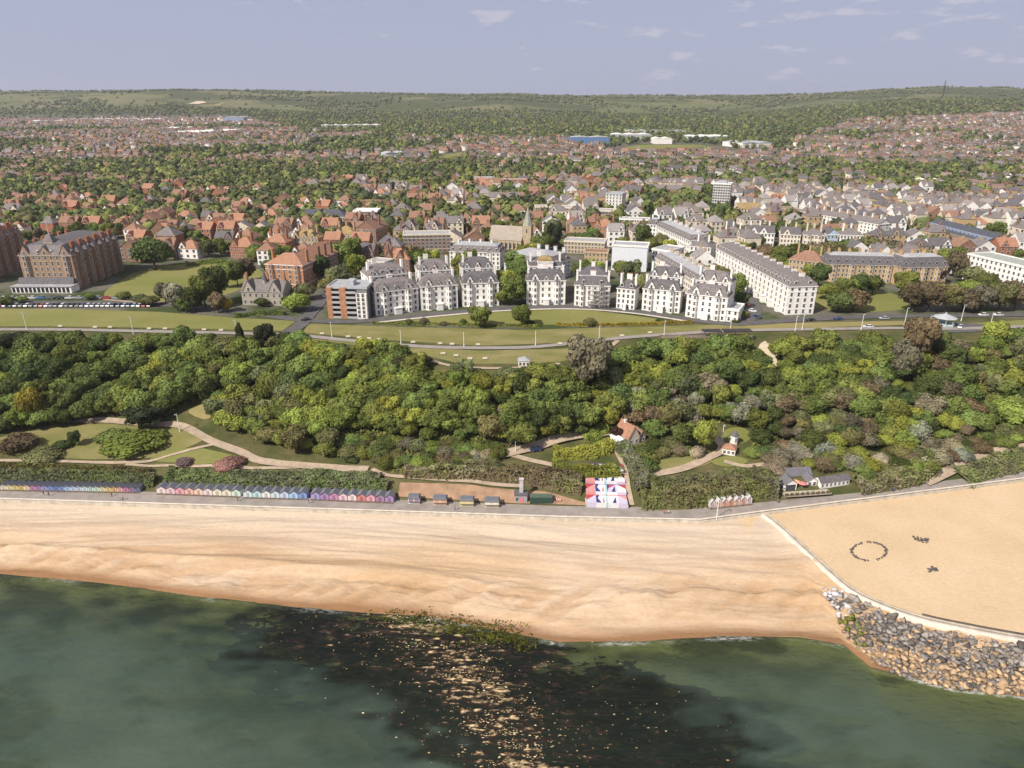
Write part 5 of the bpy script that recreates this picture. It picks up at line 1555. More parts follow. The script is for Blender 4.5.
        for k in range(n):
            x0, x1 = k * W / n, (k + 1) * W / n - 0.3
            m.poly([(x0, -.5, h + .05), (x1, -.5, h + .05), (x1, d + .5, h + .05), (x0, d + .5, h + .05), ((x0 + x1) / 2, -.5, h + 2.2), ((x0 + x1) / 2, d + .5, h + 2.2)], [(0, 4, 5, 3), (1, 2, 5, 4), (0, 1, 4), (2, 3, 5)])
        m.build('roof', [rm], t)
heroes()
drape('chalk_pit', [(822, 107), (830, 104), (846, 103.5), (856, 106), (846, 108.5), (832, 109)], CHALK, 2.0, 60.0, smoothed=False)
drape('chalk_scar', [(188, 104), (197, 101.5), (203, 101.5), (207, 103), (198, 104.5)], CHALK, 2.0, 60.0, smoothed=False)
drape('chalk_scar', [(212, 106), (222, 103), (226, 103.5), (218, 106.5)], DRYGRASS, 2.0, 60.0, smoothed=False)
drape('freight_yard', [(-20, 123), (40, 119), (110, 118), (190, 119), (246, 121), (290, 125), (250, 128), (150, 125), (60, 126)], plain('yard_concrete', (0.36, 0.33, 0.32), .9, .35, .03), 1.5, 60.0, smoothed=False)
drape('sports_field', [(612, 150), (640, 145), (700, 145), (716, 148), (690, 151), (640, 152)], GRASS, 0.5, 60.0, smoothed=False)
drape('sports_field', [(425, 162), (445, 155), (465, 152), (465, 157), (440, 163)], GRASS, 0.5, 60.0, smoothed=False)

# ------------------------------------------------------------------ the town's separate houses
FOOT_A = None
def clear_of(x, y, r, feet):
    if len(feet) == 0: return True
    d = np.hypot(feet[:, 0] - x, feet[:, 1] - y)
    return bool((d > feet[:, 2] + r).all())

HOUSE = {}
LEADISH = plain('pale_grey_roof', (0.30, 0.27, 0.26), 0.8, 0.25, 0.7)
def house_proto(style, v):
    """walls, roof with chimneys, and windows of one kind of house, kept as mesh data to be shared"""
    key = (style, v)
    if key in HOUSE: return HOUSE[key]
    rg = random.Random(hash2(np.array([v * 7 + 3]), np.array([{'red': 1, 'mixed': 2, 'white': 3}[style]]))[0])
    W = rg.uniform(10, 15); D = rg.uniform(10, 13); h = rg.choice((6.0, 6.5, 8.5, 9.0)) if style != 'white' else rg.choice((8.5, 9.5, 11.0))
    st = 2 if h < 7 else 3
    wm = {'red': (REDBRICK, WHITE, BROWNBRICK, WHITE), 'mixed': (BROWNBRICK, BUFF, CREAM, REDBRICK), 'white': (WHITE, CREAM, WHITE, YELLOWBRICK)}[style][v % 4]
    rm = {'red': (CLAY, CLAY_BROWN, CLAY_BROWN, CLAY), 'mixed': (CLAY_BROWN, SLATE_PALE, SLATE, CLAY_BROWN), 'white': (SLATE_PALE, SLATE, LEADISH, SLATE_PALE)}[style][(v // 2) % 4]
    rk = ('gable_x', 'hip', 'gable_y', 'hip', 'gable_x', 'hip')[v % 6]
    tmp = bpy.data.objects.new('tmp', None); COL.objects.link(tmp)
    gb = ((W * .05, W * .45, 4.2),) if v % 3 == 0 else (((W * .55, W * .97, 4.0),) if v % 3 == 1 else ())
    chim = ((1.0, D * .5, .8, 1.5, 4.0), (W - 1.0, D * .5, .8, 1.5, 4.0)) if v % 3 == 1 else ((W * .5, D * .6, 1.6, .8, 4.0),)
    block(tmp, -W / 2, W / 2, -D / 2, D / 2, h, wm, rm, rk, min(W, D) * 0.42, st, 3, 'fl' if v % 2 else 'fr', 1.6, 1.7, trim=None, sb=2,
          chim=tuple((a - W / 2, b - D / 2, c, d, e) for a, b, c, d, e in chim), cm=BROWNBRICK if v % 2 else BUFF,
          gables=tuple((a - W / 2, c - W / 2, g) for a, c, g in gb))
    parts = []
    for o in [o for o in bpy.data.objects if o.parent == tmp]:
        subs = [(c.name.split('.')[0], c.data, tuple(c.location), tuple(c.rotation_euler)) for c in bpy.data.objects if c.parent == o]
        parts.append((o.name.split('.')[0], o.data, tuple(o.location), tuple(o.rotation_euler), subs))
    for o in [o for o in bpy.data.objects if o.parent and (o.parent == tmp or o.parent.parent == tmp)]: bpy.data.objects.remove(o)
    bpy.data.objects.remove(tmp)
    colw = {REDBRICK: 'red brick', ORANGEBRICK: 'orange brick', BROWNBRICK: 'brown brick', WHITE: 'white', CREAM: 'cream', BUFF: 'buff stone', YELLOWBRICK: 'yellow brick'}[wm]
    colr = {CLAY: 'orange-roofed', CLAY_BROWN: 'brown-roofed', SLATE: 'slate-roofed', SLATE_PALE: 'grey-roofed', LEADISH: 'pale-roofed'}[rm]
    HOUSE[key] = (parts, W, D, h, '%s, %s house' % (colr, colw))
    return HOUSE[key]

HOUSE_NAME = {'red': 'garden_suburb_house', 'mixed': 'gabled_house', 'white': 'stucco_house'}
def put_house(style, v, x, y, rz, detail):
    parts, W, D, h, look = house_proto(style, v)
    z = Hh(x, y)
    t = thing(HOUSE_NAME[style], None, 'house', (x, y, z), rz)
    for nm, data, loc, rot, subs in parts:
        if nm == 'window' and not detail: continue
        o = bpy.data.objects.new(nm, data); o.location = loc; o.rotation_euler = rot; link(o, t)
        for sn, sd, sl, sr in subs:
            if sn == 'window' and not detail: continue
            c = bpy.data.objects.new(sn, sd); c.location = sl; c.rotation_euler = sr; link(c, o)
    px, py = proj(x, y, z + h / 2)
    MASS.append((t, look, float(px), float(py), 'house'))

EXCLUDE = [  # pixel areas on the ground kept free of houses
    [(95, 300), (118, 270), (150, 262), (205, 259), (262, 264), (268, 280), (300, 262), (345, 262), (335, 300), (300, 330), (0, 330), (0, 300)],
    [(330, 330), (330, 270), (400, 258), (450, 255), (560, 250), (600, 245), (680, 262), (740, 322)],
    [(708, 262), (720, 255), (800, 262), (830, 272), (950, 275), (1024, 270), (1024, 330), (790, 330)],
    [(498, 250), (512, 246), (540, 246), (545, 300), (500, 300)],
    [(-50, 245), (135, 240), (135, 300), (-50, 300)],
    [(755, 255), (775, 246), (905, 250), (905, 262), (830, 258), (795, 268)],
    [(640, 196), (706, 196), (704, 216), (640, 222)],
    [(702, 206), (738, 206), (742, 226), (700, 226)],
    [(230, 200), (350, 190), (350, 197), (235, 208)],
]
FAR_STYLE = {}
def zone_style(px, rr):
    if px < 345: return 'red' if rr < 0.72 else 'mixed'
    if px < 560: return 'mixed' if rr < 0.55 else ('red' if rr < 0.85 else 'white')
    return 'white' if rr < 0.76 else ('mixed' if rr < 0.95 else 'red')

def town():
    global FOOT_A
    feet = np.array(FOOT)
    spots = []
    y = 395.0; row = 0
    while y < 1150:
        sp = 17.0 if y < 800 else 16.0
        half = y * 0.80
        x = -half + rnd.uniform(0, sp)
        while x < half:
            wob = 14 * math.sin(x / 90.0 + row * 0.9) + 0.10 * x * math.sin(row * 0.35)
            yy = y + wob + rnd.uniform(-2.5, 2.5)
            if yy > 385:
                z = Hh(x, yy)
                px, py = proj(x, yy, z)
                if -20 < px < 1044:
                    spots.append((x, yy, float(px), float(py), row))
            x += (sp if x < 60 else sp * 0.8) * rnd.uniform(0.85, 1.25)
        y += 31 if row % 2 else 25
        row += 1
    n = {'red': 0, 'mixed': 0, 'white': 0}
    put = []
    rest = []
    ex = np.zeros(len(spots), bool)
    P = np.array([(s[2], s[3]) for s in spots])
    for poly in EXCLUDE: ex |= in_poly(P[:, 0], P[:, 1], poly)
    for i, (x, yy, px, py, row) in enumerate(spots):
        if ex[i]: continue
        # leafy belts and squares left to trees
        leafy = fbm(x / 95.0, yy / 60.0, 91, 3)
        thresh = 0.60 if px < 560 else 0.66
        if leafy > thresh: continue
        if rnd.random() < 0.10: continue
        if not clear_of(x, yy, 7.0, feet): continue
        st = zone_style(px + rnd.uniform(-40, 40), rnd.random())
        rz = (math.pi if rnd.random() < 0.0 else 0) + rnd.choice((0, 0, 0, math.pi / 2, -math.pi / 2)) * (rnd.random() < 0.35) + rnd.uniform(-0.12, 0.12) + 0.12 * math.sin(x / 120.0)
        dist = math.hypot(x, yy)
        if n[st] < 190 and dist < 900:
            n[st] += 1
            put_house(st, rnd.randrange(12), x, yy, rz, dist < 640)
            put.append((x, yy, 8.0))
        else:
            rest.append((x, yy, rz, st))
    FOOT.extend(put)
    return rest
REST = town()

ROOF_TONES = {
    'red': [(0.33, 0.18, 0.125), (0.27, 0.16, 0.125), (0.36, 0.21, 0.145), (0.22, 0.15, 0.125)],
    'mixed': [(0.26, 0.175, 0.14), (0.21, 0.175, 0.165), (0.29, 0.18, 0.135), (0.24, 0.20, 0.185)],
    'white': [(0.22, 0.19, 0.185), (0.16, 0.15, 0.155), (0.29, 0.21, 0.17), (0.25, 0.22, 0.21)],
}
WALL_TONES = {
    'red': [(0.38, 0.22, 0.155), (0.70, 0.65, 0.58), (0.66, 0.60, 0.52)],
    'mixed': [(0.50, 0.42, 0.34), (0.66, 0.60, 0.53), (0.34, 0.22, 0.16)],
    'white': [(0.70, 0.66, 0.60), (0.66, 0.58, 0.48), (0.46, 0.34, 0.24)],
}
def far_houses():
    """everything too many and too small to be told apart: one mass of gabled roofs and walls"""
    rows = list(REST)
    y = 1150.0; k = 0
    while y < 3150:
        half = y * 0.82
        sp = 12.5
        xs = np.arange(-half, half, sp) + rnd.uniform(0, sp)
        ang = 0.9 * (vnoise(xs / 500, xs * 0 + y / 350, 17) - 0.5)
        yy = y + 30 * np.sin(xs / 230 + k * 0.6) + RNG.uniform(-3, 3, len(xs))
        for x, b, a in zip(xs, yy, ang):
            rows.append((x, b, a + (math.pi / 2 if rnd.random() < 0.2 else 0), None))
        y += 30 + y * 0.005
        k += 1
    A = np.array([(r[0], r[1], r[2]) for r in rows])
    Z = ground_h(A[:, 0], A[:, 1])
    px, py = proj(A[:, 0], A[:, 1], Z)
    hill = np.clip((A[:, 0] / A[:, 1] - 0.15) / 0.3, 0, 1)
    leafy = fbm(A[:, 0] / 260, A[:, 1] / 140, 23, 4)
    # built up: dense on the right, greener in the middle distance, field and wood gaps
    keep = (px > -25) & (px < 1050) & (leafy < np.where(px > 600, 0.69, 0.57))
    top = np.interp(px, [0, 250, 300, 420, 520, 600, 780, 850, 1024], [119, 119, 132, 135, 130, 146, 146, 121, 113])
    keep &= (py > top) & (RNG.random(len(px)) > 0.07)
    keep &= ~in_poly(px, py, [(600, 152), (635, 130), (790, 130), (790, 150), (720, 152)])
    keep &= ~in_poly(px, py, [(415, 165), (440, 154), (470, 150), (470, 158), (440, 165)])
    keep &= ~in_poly(px, py, [(300, 150), (330, 138), (420, 142), (420, 150)])
    feet = np.array([f for f in FOOT])
    idx = np.where(keep)[0]
    near = A[idx, 1] < 1300
    ok = np.ones(len(idx), bool)
    for j, i in enumerate(idx):
        if near[j] and not clear_of(A[i, 0], A[i, 1], 8, feet): ok[j] = False
    idx = idx[ok]
    n = len(idx)
    W = RNG.uniform(7, 12.5, n); D = RNG.uniform(7.5, 10, n); H = RNG.choice([5.0, 5.5, 6.0, 7.0, 8.5], n); RH = D * RNG.uniform(0.3, 0.48, n)
    unit = np.array([(-.5, -.5, -1), (.5, -.5, -1), (.5, .5, -1), (-.5, .5, -1), (-.5, -.5, 0), (.5, -.5, 0), (.5, .5, 0), (-.5, .5, 0)])
    V = np.zeros((n, 20, 3))
    # walls 0-7, gable peaks 8-9 ; roof 10-15 ; chimney on 16-19
    for q in range(8):
        V[:, q, 0] = unit[q, 0] * W; V[:, q, 1] = unit[q, 1] * D; V[:, q, 2] = np.where(unit[q, 2] < 0, -2.5, H)
    V[:, 8] = np.stack([-W / 2, 0 * W, H + RH], -1); V[:, 9] = np.stack([W / 2, 0 * W, H + RH], -1)
    e = 0.35
    for q, (sx, sy) in enumerate(((-1, -1), (1, -1), (1, 1), (-1, 1))):
        V[:, 10 + q] = np.stack([sx * (W / 2 + e), sy * (D / 2 + e), H - 0.2], -1)
    V[:, 14] = np.stack([-(W / 2 + e), 0 * W, H + RH + 0.1], -1); V[:, 15] = np.stack([W / 2 + e, 0 * W, H + RH + 0.1], -1)
    cx = W * RNG.choice([-0.4, 0, 0.4], n)
    for q, (dx, dz) in enumerate(((-0.8, -1), (0.8, -1), (0.8, 1.8), (-0.8, 1.8))):
        V[:, 16 + q] = np.stack([cx + dx, -0.3 + 0 * W, H + RH + dz], -1)
    c, s = np.cos(A[idx, 2]), np.sin(A[idx, 2])
    X = V[:, :, 0] * c[:, None] - V[:, :, 1] * s[:, None] + A[idx, 0][:, None]
    Y = V[:, :, 0] * s[:, None] + V[:, :, 1] * c[:, None] + A[idx, 1][:, None]
    Zw = V[:, :, 2] + Z[idx][:, None]
    faces = np.array([(0, 1, 5), (0, 5, 4), (1, 2, 6), (1, 6, 5), (2, 3, 7), (2, 7, 6), (3, 0, 4), (3, 4, 7), (4, 7, 8), (5, 9, 6), (10, 11, 15), (10, 15, 14), (12, 13, 14), (12, 14, 15), (16, 17, 18), (16, 18, 19)])
    F = (np.arange(n) * 20)[:, None, None] + faces[None]
    tone = np.zeros((n, 20, 3))
    for j, i in enumerate(idx):
        r = RNG.random()
        st = rows[i][3] or ('red' if r < (0.34 if px[i] < 700 else 0.28) else ('mixed' if r < 0.62 else 'white'))
        tone[j, :10] = WALL_TONES[st][RNG.integers(3)]; tone[j, 10:16] = ROOF_TONES[st][RNG.integers(4)]; tone[j, 16:] = (0.35, 0.2, 0.14)
        tone[j, :10] *= RNG.uniform(0.8, 1.2); tone[j, 10:] *= RNG.uniform(0.55, 1.05)
    me = np_mesh('distant_houses', np.stack([X, Y, Zw], -1).reshape(-1, 3), F.reshape(-1, 3), [attr_mat('distant_house_colours')], tone=tone.reshape(-1, 3))
    o = link(bpy.data.objects.new('distant_houses', me))
    tag(o, 'mass of small distant houses with red and grey roofs filling the far town', 'houses', None, 'stuff')
    return A[idx]
FARH = far_houses()

# ------------------------------------------------------------------ trees of the town, far woods
def blob_mass(name, P, w, h, tones, label, ncard=16, ico=1):
    """many far crowns: an uneven core each and a few loose sprays, one object"""
    n = len(P)
    IV, IF = (ICO1_V, ICO1_F) if ico == 1 else (ICO2_V, ICO2_F)
    m = len(IV)
    s = np.stack([w / 2, w / 2, h / 2], -1)
    V = IV[None] * s[:, None] * RNG.uniform(0.68, 1.18, (n, m, 1)) + (P + np.stack([0 * h, 0 * h, h * 0.5], -1))[:, None]
    F = (np.arange(n) * m)[:, None, None] + IF[None]
    d = RNG.normal(0, 1, (n, ncard, 3)); d[..., 2] = np.abs(d[..., 2]) * 1.0 - 0.3; d /= np.linalg.norm(d, axis=-1, keepdims=True)
    Q = (P + np.stack([0 * h, 0 * h, h * 0.5], -1))[:, None] + d * s[:, None] * RNG.uniform(0.85, 1.2, (n, ncard, 1))
    Vc, Fc = cards(Q.reshape(-1, 3), d.reshape(-1, 3), np.repeat(w * 0.13, ncard) * RNG.uniform(0.7, 1.4, n * ncard), RNG, 0.5)
    tn = np.array(tones)[RNG.integers(len(tones), size=n)] * RNG.uniform(0.7, 1.3, (n, 1))
    t1 = np.repeat(tn, m, 0) * RNG.uniform(0.75, 1.25, (n * m, 1)); t2 = np.repeat(np.repeat(tn, ncard, 0) * RNG.uniform(0.7, 1.4, (n * ncard, 1)), 4, 0)
    me = np_mesh(name, np.concatenate([V.reshape(-1, 3), Vc]), np.concatenate([F.reshape(-1, 3), Fc + n * m]), [attr_mat('distant_leaf_colours', 0.95)], tone=np.concatenate([t1, t2]))
    o = link(bpy.data.objects.new(name, me))
    return tag(o, label, 'trees', None, 'stuff')

TREE_TONES = [(0.069, 0.088, 0.033), (0.1, 0.125, 0.04), (0.131, 0.156, 0.045), (0.163, 0.181, 0.05), (0.15, 0.138, 0.062), (0.088, 0.106, 0.04), (0.062, 0.075, 0.037)]

def town_trees():
    feet = np.array(FOOT)
    cand = []
    y = 385.0
    while y < 1150:
        half = y * 0.80
        for x in np.arange(-half, half, 8.5):
            xx = x + rnd.uniform(-3.5, 3.5); yy = y + rnd.uniform(-3.5, 3.5)
            cand.append((xx, yy))
        y += 8.5
    C = np.array(cand)
    Z = ground_h(C[:, 0], C[:, 1])
    px, py = proj(C[:, 0], C[:, 1], Z)
    leafy = fbm(C[:, 0] / 95.0, C[:, 1] / 60.0, 91, 3)
    prob = np.where(leafy > np.where(px < 560, 0.585, 0.645), 0.85, np.where(px < 560, 0.60, 0.36))
    ex = np.zeros(len(C), bool)
    for poly in EXCLUDE[:6]: ex |= in_poly(px, py, poly)
    keep = (RNG.random(len(C)) < prob) & ~ex & (px > -20) & (px < 1044)
    idx = np.where(keep)[0]
    idx = [i for i in idx if clear_of(C[i, 0], C[i, 1], 0.6, feet)]
    idx.sort(key=lambda i: C[i, 1])
    kinds = ['dark', 'mid', 'mid', 'mid', 'olive', 'dark', 'lime', 'rust', 'mid', 'dark', 'olive']
    for i in idx[:280]:
        h = rnd.uniform(6.5, 12.5)
        tree(Vector((C[i, 0], C[i, 1], Z[i])), h, h * rnd.uniform(0.75, 1.05), rnd.choice(kinds), rnd.choice(('round', 'broad')), name='garden_tree')
    far = np.array(idx[280:])
    # beyond: gardens, avenues and copses up to the hills
    cand = []
    y = 1150.0
    while y < 3400:
        half = y * 0.82; sp = 11 + y * 0.0035
        for x in np.arange(-half, half, sp): cand.append((x + rnd.uniform(-5, 5), y + rnd.uniform(-6, 6)))
        y += 12 + y * 0.004
    D = np.array(cand); ZD = ground_h(D[:, 0], D[:, 1])
    pxd, pyd = proj(D[:, 0], D[:, 1], ZD)
    leafy = fbm(D[:, 0] / 260, D[:, 1] / 140, 23, 4)
    top = np.interp(pxd, [0, 250, 300, 420, 520, 600, 780, 850, 1024], [119, 119, 132, 135, 130, 146, 146, 121, 113])
    prob = np.where((leafy > np.where(pxd > 600, 0.67, 0.565)) | (pyd < top), 0.85, np.where(pxd > 640, 0.19, 0.29))
    kp = (RNG.random(len(D)) < prob) & (pxd > -20) & (pxd < 1044)
    kp &= ~in_poly(pxd, pyd, [(600, 153), (635, 143), (700, 143), (722, 146), (720, 152)])
    kp &= ~in_poly(pxd, pyd, [(420, 165), (440, 154), (470, 150), (470, 158), (440, 165)])
    kp &= ~((pyd < 126) & (pyd > 115) & (pxd < 250) & (RNG.random(len(D)) < 0.85))
    P = np.concatenate([np.stack([C[far, 0], C[far, 1], Z[far]], -1), np.stack([D[kp, 0], D[kp, 1], ZD[kp]], -1)])
    n = len(P)
    h = RNG.uniform(7, 13, n); w = h * RNG.uniform(0.8, 1.25, n)
    blob_mass('distant_trees', P, w, h, TREE_TONES, 'countless dark green trees scattered among the far houses', 14, 1)
    # woods on the hills
    N = 26000
    x = RNG.uniform(-1, 1, N); y = 3300 + 2500 * RNG.random(N) ** 1.1
    X = x * y * 0.80; Zh = ground_h(X, y)
    w_ = fbm(X / 420, y / 260, 37, 5)
    ridge = np.abs(y - 4560) < 130
    low = y < 3450
    keep = (w_ > 0.59) | (ridge & (fbm(X / 160, y * 0, 12, 3) > 0.42)) | (low & (RNG.random(N) < 0.35)) | (RNG.random(N) < 0.03)
    X, Y, Zh = X[keep], y[keep], Zh[keep]
    n = len(X)
    h = RNG.uniform(6, 13, n); w = h * RNG.uniform(1.0, 1.8, n)
    blob_mass('hill_woods', np.stack([X, Y, Zh - 1], -1), w, h, [(0.078, 0.098, 0.043), (0.108, 0.126, 0.05), (0.132, 0.144, 0.058), (0.156, 0.154, 0.072)], 'dark woods spread over the chalk hills on the horizon', 6, 1)
town_trees()

# ------------------------------------------------------------------ single trees with a place of their own
def named_trees():
    def T(px, py, h, w, kind, shape='round', label=None, noun='tree', name='garden_tree', cat='tree'):
        return tree_px(px, py, h, w, kind, shape, name=name, noun=noun, cat=cat, label=label)
    T(155, 270, 38, 36, 'dark', 'broad', 'big dark round tree at the back corner of the bowl-shaped green, near the flagpole hotel')
    for a in ((166, 303, 20, 20, 'rust'), (178, 311, 28, 26, 'silver'), (196, 312, 26, 22, 'dark'), (206, 308, 32, 28, 'mid'), (218, 304, 38, 28, 'dark'), (219, 313, 20, 18, 'rust'),
              (228, 312, 14, 13, 'yellow'), (186, 313, 17, 17, 'mid'), (150, 306, 12, 18, 'olive'), (140, 303, 10, 16, 'olive'), (124, 299, 9, 14, 'mid'), (238, 286, 24, 18, 'dark'),
              (248, 282, 24, 20, 'rust'), (226, 288, 22, 18, 'mid'), (262, 306, 10, 14, 'dark'), (298, 312, 22, 24, 'lime'), (305, 300, 20, 22, 'olive'), (290, 310, 14, 14, 'dark'),
              (320, 282, 26, 26, 'dark'), (342, 270, 26, 26, 'mid'), (352, 262, 24, 24, 'lime'), (338, 285, 22, 24, 'olive'), (356, 280, 26, 22, 'lime'), (330, 292, 18, 20, 'olive'),
              (425, 282, 30, 24, 'mid'), (432, 276, 26, 20, 'lime'), (418, 270, 22, 20, 'dark'), (462, 280, 26, 22, 'mid'), (470, 274, 24, 18, 'mid'),
              (512, 305, 28, 26, 'mid'), (505, 296, 26, 22, 'lime'), (520, 290, 28, 26, 'mid'), (515, 278, 26, 26, 'mid'), (528, 268, 24, 24, 'lime'), (540, 262, 26, 22, 'dark'), (536, 272, 22, 22, 'mid'),
              (502, 305, 16, 16, 'mid'), (522, 303, 22, 20, 'mid'), (555, 248, 24, 16, 'pine'), (584, 285, 24, 24, 'mid'), (594, 280, 20, 20, 'lime'), (630, 287, 26, 24, 'olive'), (640, 292, 20, 22, 'olive'), (622, 276, 18, 22, 'mid'),
              (690, 268, 16, 14, 'dark'), (736, 298, 24, 22, 'mid'), (726, 290, 16, 16, 'dark'), (741, 308, 16, 16, 'dark'), (734, 316, 12, 16, 'mid'), (742, 318, 9, 12, 'lime'),
              (642, 248, 22, 18, 'dark'), (652, 236, 16, 18, 'dark'), (680, 240, 14, 14, 'olive'),
              (838, 312, 24, 26, 'dark'), (852, 311, 26, 28, 'rust'), (828, 300, 20, 22, 'mid'), (845, 300, 22, 22, 'mid'), (858, 296, 22, 22, 'dark'), (872, 294, 18, 18, 'dark'), (903, 297, 26, 26, 'mid'), (818, 288, 24, 20, 'dark'), (808, 280, 16, 16, 'mid'),
              (912, 312, 28, 28, 'rust'), (928, 312, 28, 28, 'rust'), (945, 312, 28, 28, 'olive'), (962, 311, 26, 28, 'rust'), (980, 311, 26, 26, 'rust'), (998, 311, 28, 28, 'olive'), (1014, 310, 28, 28, 'rust'),
              (920, 300, 22, 24, 'rust'), (935, 298, 20, 22, 'rust'), (952, 298, 16, 20, 'silver'), (968, 297, 20, 26, 'lime'), (986, 296, 20, 24, 'dark'), (1004, 300, 22, 24, 'rust'), (938, 284, 18, 14, 'maroon'),
              (955, 278, 26, 24, 'rust'), (970, 284, 20, 26, 'olive'), (985, 288, 18, 22, 'dark'),
              (765, 262, 20, 22, 'rust'), (780, 264, 22, 24, 'mid'), (795, 264, 24, 26, 'dark'), (812, 262, 22, 28, 'rust'), (830, 260, 22, 26, 'olive'), (848, 258, 22, 28, 'dark'), (866, 256, 22, 28, 'olive'), (884, 258, 22, 28, 'rust'), (896, 260, 20, 22, 'rust'), (774, 270, 18, 22, 'mid'), (790, 272, 14, 18, 'lime'),
              (8, 306, 12, 14, 'dark'), (90, 300, 8, 10, 'mid'), (22, 303, 8, 12, 'mid')):
        T(a[0], a[1], a[2], a[3], a[4], 'broad' if a[3] > a[2] else 'round')
    T(480, 327, 21, 24, 'mid', 'round', 'rounded green tree standing alone on the crescent lawn, left of centre')
    T(522, 326, 20, 21, 'mid', 'round', 'rounded green tree on the crescent lawn, right one of two alike')
    for a in ((409, 324, 7, 8, 'dark'), (424, 324, 9, 9, 'rust'), (463, 324, 7, 7, 'dark'), (444, 325, 5, 8, 'rust'), (590, 325, 10, 12, 'olive'), (735, 322, 7, 9, 'dark'), (660, 322, 5, 8, 'dark'), (530, 325, 7, 9, 'dark')):
        T(a[0], a[1], a[2], a[3], a[4], 'bush', None, 'shrub', 'shrub', 'shrub')
    T(243, 357, 34, 17, 'pine', 'tall', 'tall blackish pine beside the cliff path junction, left of a second dark tree', name='cliff_tree')
    T(267, 353, 30, 22, 'pine', 'round', 'broad blackish tree beside the cliff path junction, right of the tall pine', name='cliff_tree')
    T(586, 392, 56, 46, 'rust', 'round', 'largest rusty brown tree, rounded, rising above the cliff path', name='cliff_tree')
    T(413, 370, 16, 40, 'pine', 'pine', 'wide flat-topped black pine at the cliff edge', name='cliff_tree')
    T(912, 372, 52, 36, 'rust', 'pine', 'ragged brown pine poking above the cliff road near the bandstand', name='cliff_tree')
    T(898, 384, 44, 30, 'rust', 'round', 'brown pine with shaggy crown, lower left of the ragged cliff-edge pine', name='cliff_tree')
    T(143, 427, 20, 38, 'pine', 'pine', 'flat-topped dark pine over the lane on the left terrace', name='cliff_tree')
    T(36, 422, 34, 26, 'yellow', 'round', 'golden yellow tree on the far left of the wooded slope', name='cliff_tree')
    T(616, 438, 12, 14, 'maroon', 'round', 'small deep maroon tree just left of the red-roofed cottage', name='cliff_tree')
    T(704, 452, 34, 24, 'lime', 'round', 'bright green tree beside the gravel path, right of the red-roofed cottage', name='cliff_tree')
    T(697, 456, 13, 15, 'blossom', 'bush', 'white flowering bush under the bright green tree by the gravel path', 'bush', 'shrub', 'bush')
    T(62, 447, 9, 16, 'dark', 'bush', 'low dark mound of a bush left of the small leaning terrace tree', 'bush', 'shrub', 'bush')
    T(76, 446, 16, 13, 'dark', 'round', 'small dark tree alone on the left terrace grass', name='cliff_tree')
    T(45, 457, 12, 32, 'olive', 'bush', 'broad domed olive bush on the left terrace grass', 'bush', 'shrub', 'bush')
    T(20, 448, 20, 30, 'rust', 'bush', 'big pinkish brown bush at the left edge of the terrace', 'bush', 'shrub', 'bush')
    T(136, 446, 16, 50, 'lime', 'bush', 'wide spreading lime green bush on the terrace below the lane', 'bush', 'shrub', 'bush')
    T(116, 440, 12, 30, 'mid', 'bush', 'mid green bush on the terrace lawn left of the wide lime one', 'bush', 'shrub', 'bush')
    T(184, 464, 8, 16, 'pink', 'bush', 'left of two dusty pink bushes by the terrace triangle of grass', 'bush', 'shrub', 'bush')
    T(229, 466, 9, 28, 'pink', 'bush', 'larger, right-hand dusty pink bush by the terrace triangle of grass', 'bush', 'shrub', 'bush')
    T(796, 452, 13, 24, 'blossom', 'bush', 'white flowering bush above the cafe roof', 'bush', 'shrub', 'bush')
    T(818, 448, 16, 28, 'silver', 'bush', 'pale silvery bush above the cafe, right of the white flowering one', 'bush', 'shrub', 'bush')
    T(778, 458, 12, 20, 'blossom', 'bush', 'white flowering bush above and left of the cafe', 'bush', 'shrub', 'bush')
    T(853, 466, 14, 22, 'blossom', 'bush', 'white flowering bush right of the cafe annexe', 'bush', 'shrub', 'bush')
    T(880, 462, 12, 14, 'blossom', 'bush', 'small white bush on the clearing right of the cafe', 'bush', 'shrub', 'bush')

# ------------------------------------------------------------------ the wooded cliff
BARE = [  # seen pixel areas of slope that carry no trees
    [(85, 428), (90, 416), (165, 418), (190, 402), (222, 404), (214, 424), (262, 448), (300, 460), (376, 464), (376, 480), (-30, 470), (-30, 440), (60, 440)],
    [(300, 336), (345, 336), (330, 350), (312, 352)],
    [(385, 345), (430, 348), (560, 352), (612, 338), (618, 345), (580, 364), (535, 372), (440, 374), (400, 358)],
    [(495, 462), (497, 450), (560, 436), (615, 428), (640, 428), (646, 446), (624, 450), (636, 506), (580, 506), (580, 478), (520, 470)],
    [(640, 478), (655, 462), (690, 452), (680, 420), (700, 420), (726, 424), (756, 428), (752, 445), (745, 452), (772, 462), (770, 474), (720, 474), (680, 478)],
    [(755, 352), (762, 342), (780, 346), (780, 372), (788, 396), (778, 398), (766, 380)],
    [(395, 476), (585, 482), (590, 510), (390, 505)],
    [(775, 500), (778, 468), (856, 470), (856, 494)],
    [(640, 338), (756, 336), (756, 346), (640, 348)],
    [(905, 492), (930, 470), (980, 452), (1024, 440), (1060, 436), (1060, 458), (1000, 470), (950, 490)],
    [(850, 452), (885, 446), (905, 462), (880, 468)],
    [(918, 322), (1010, 322), (1010, 336), (918, 336)],
    [(622, 446), (650, 446), (650, 425), (618, 425)],
    [(512, 352), (536, 352), (536, 366), (512, 366)],
]
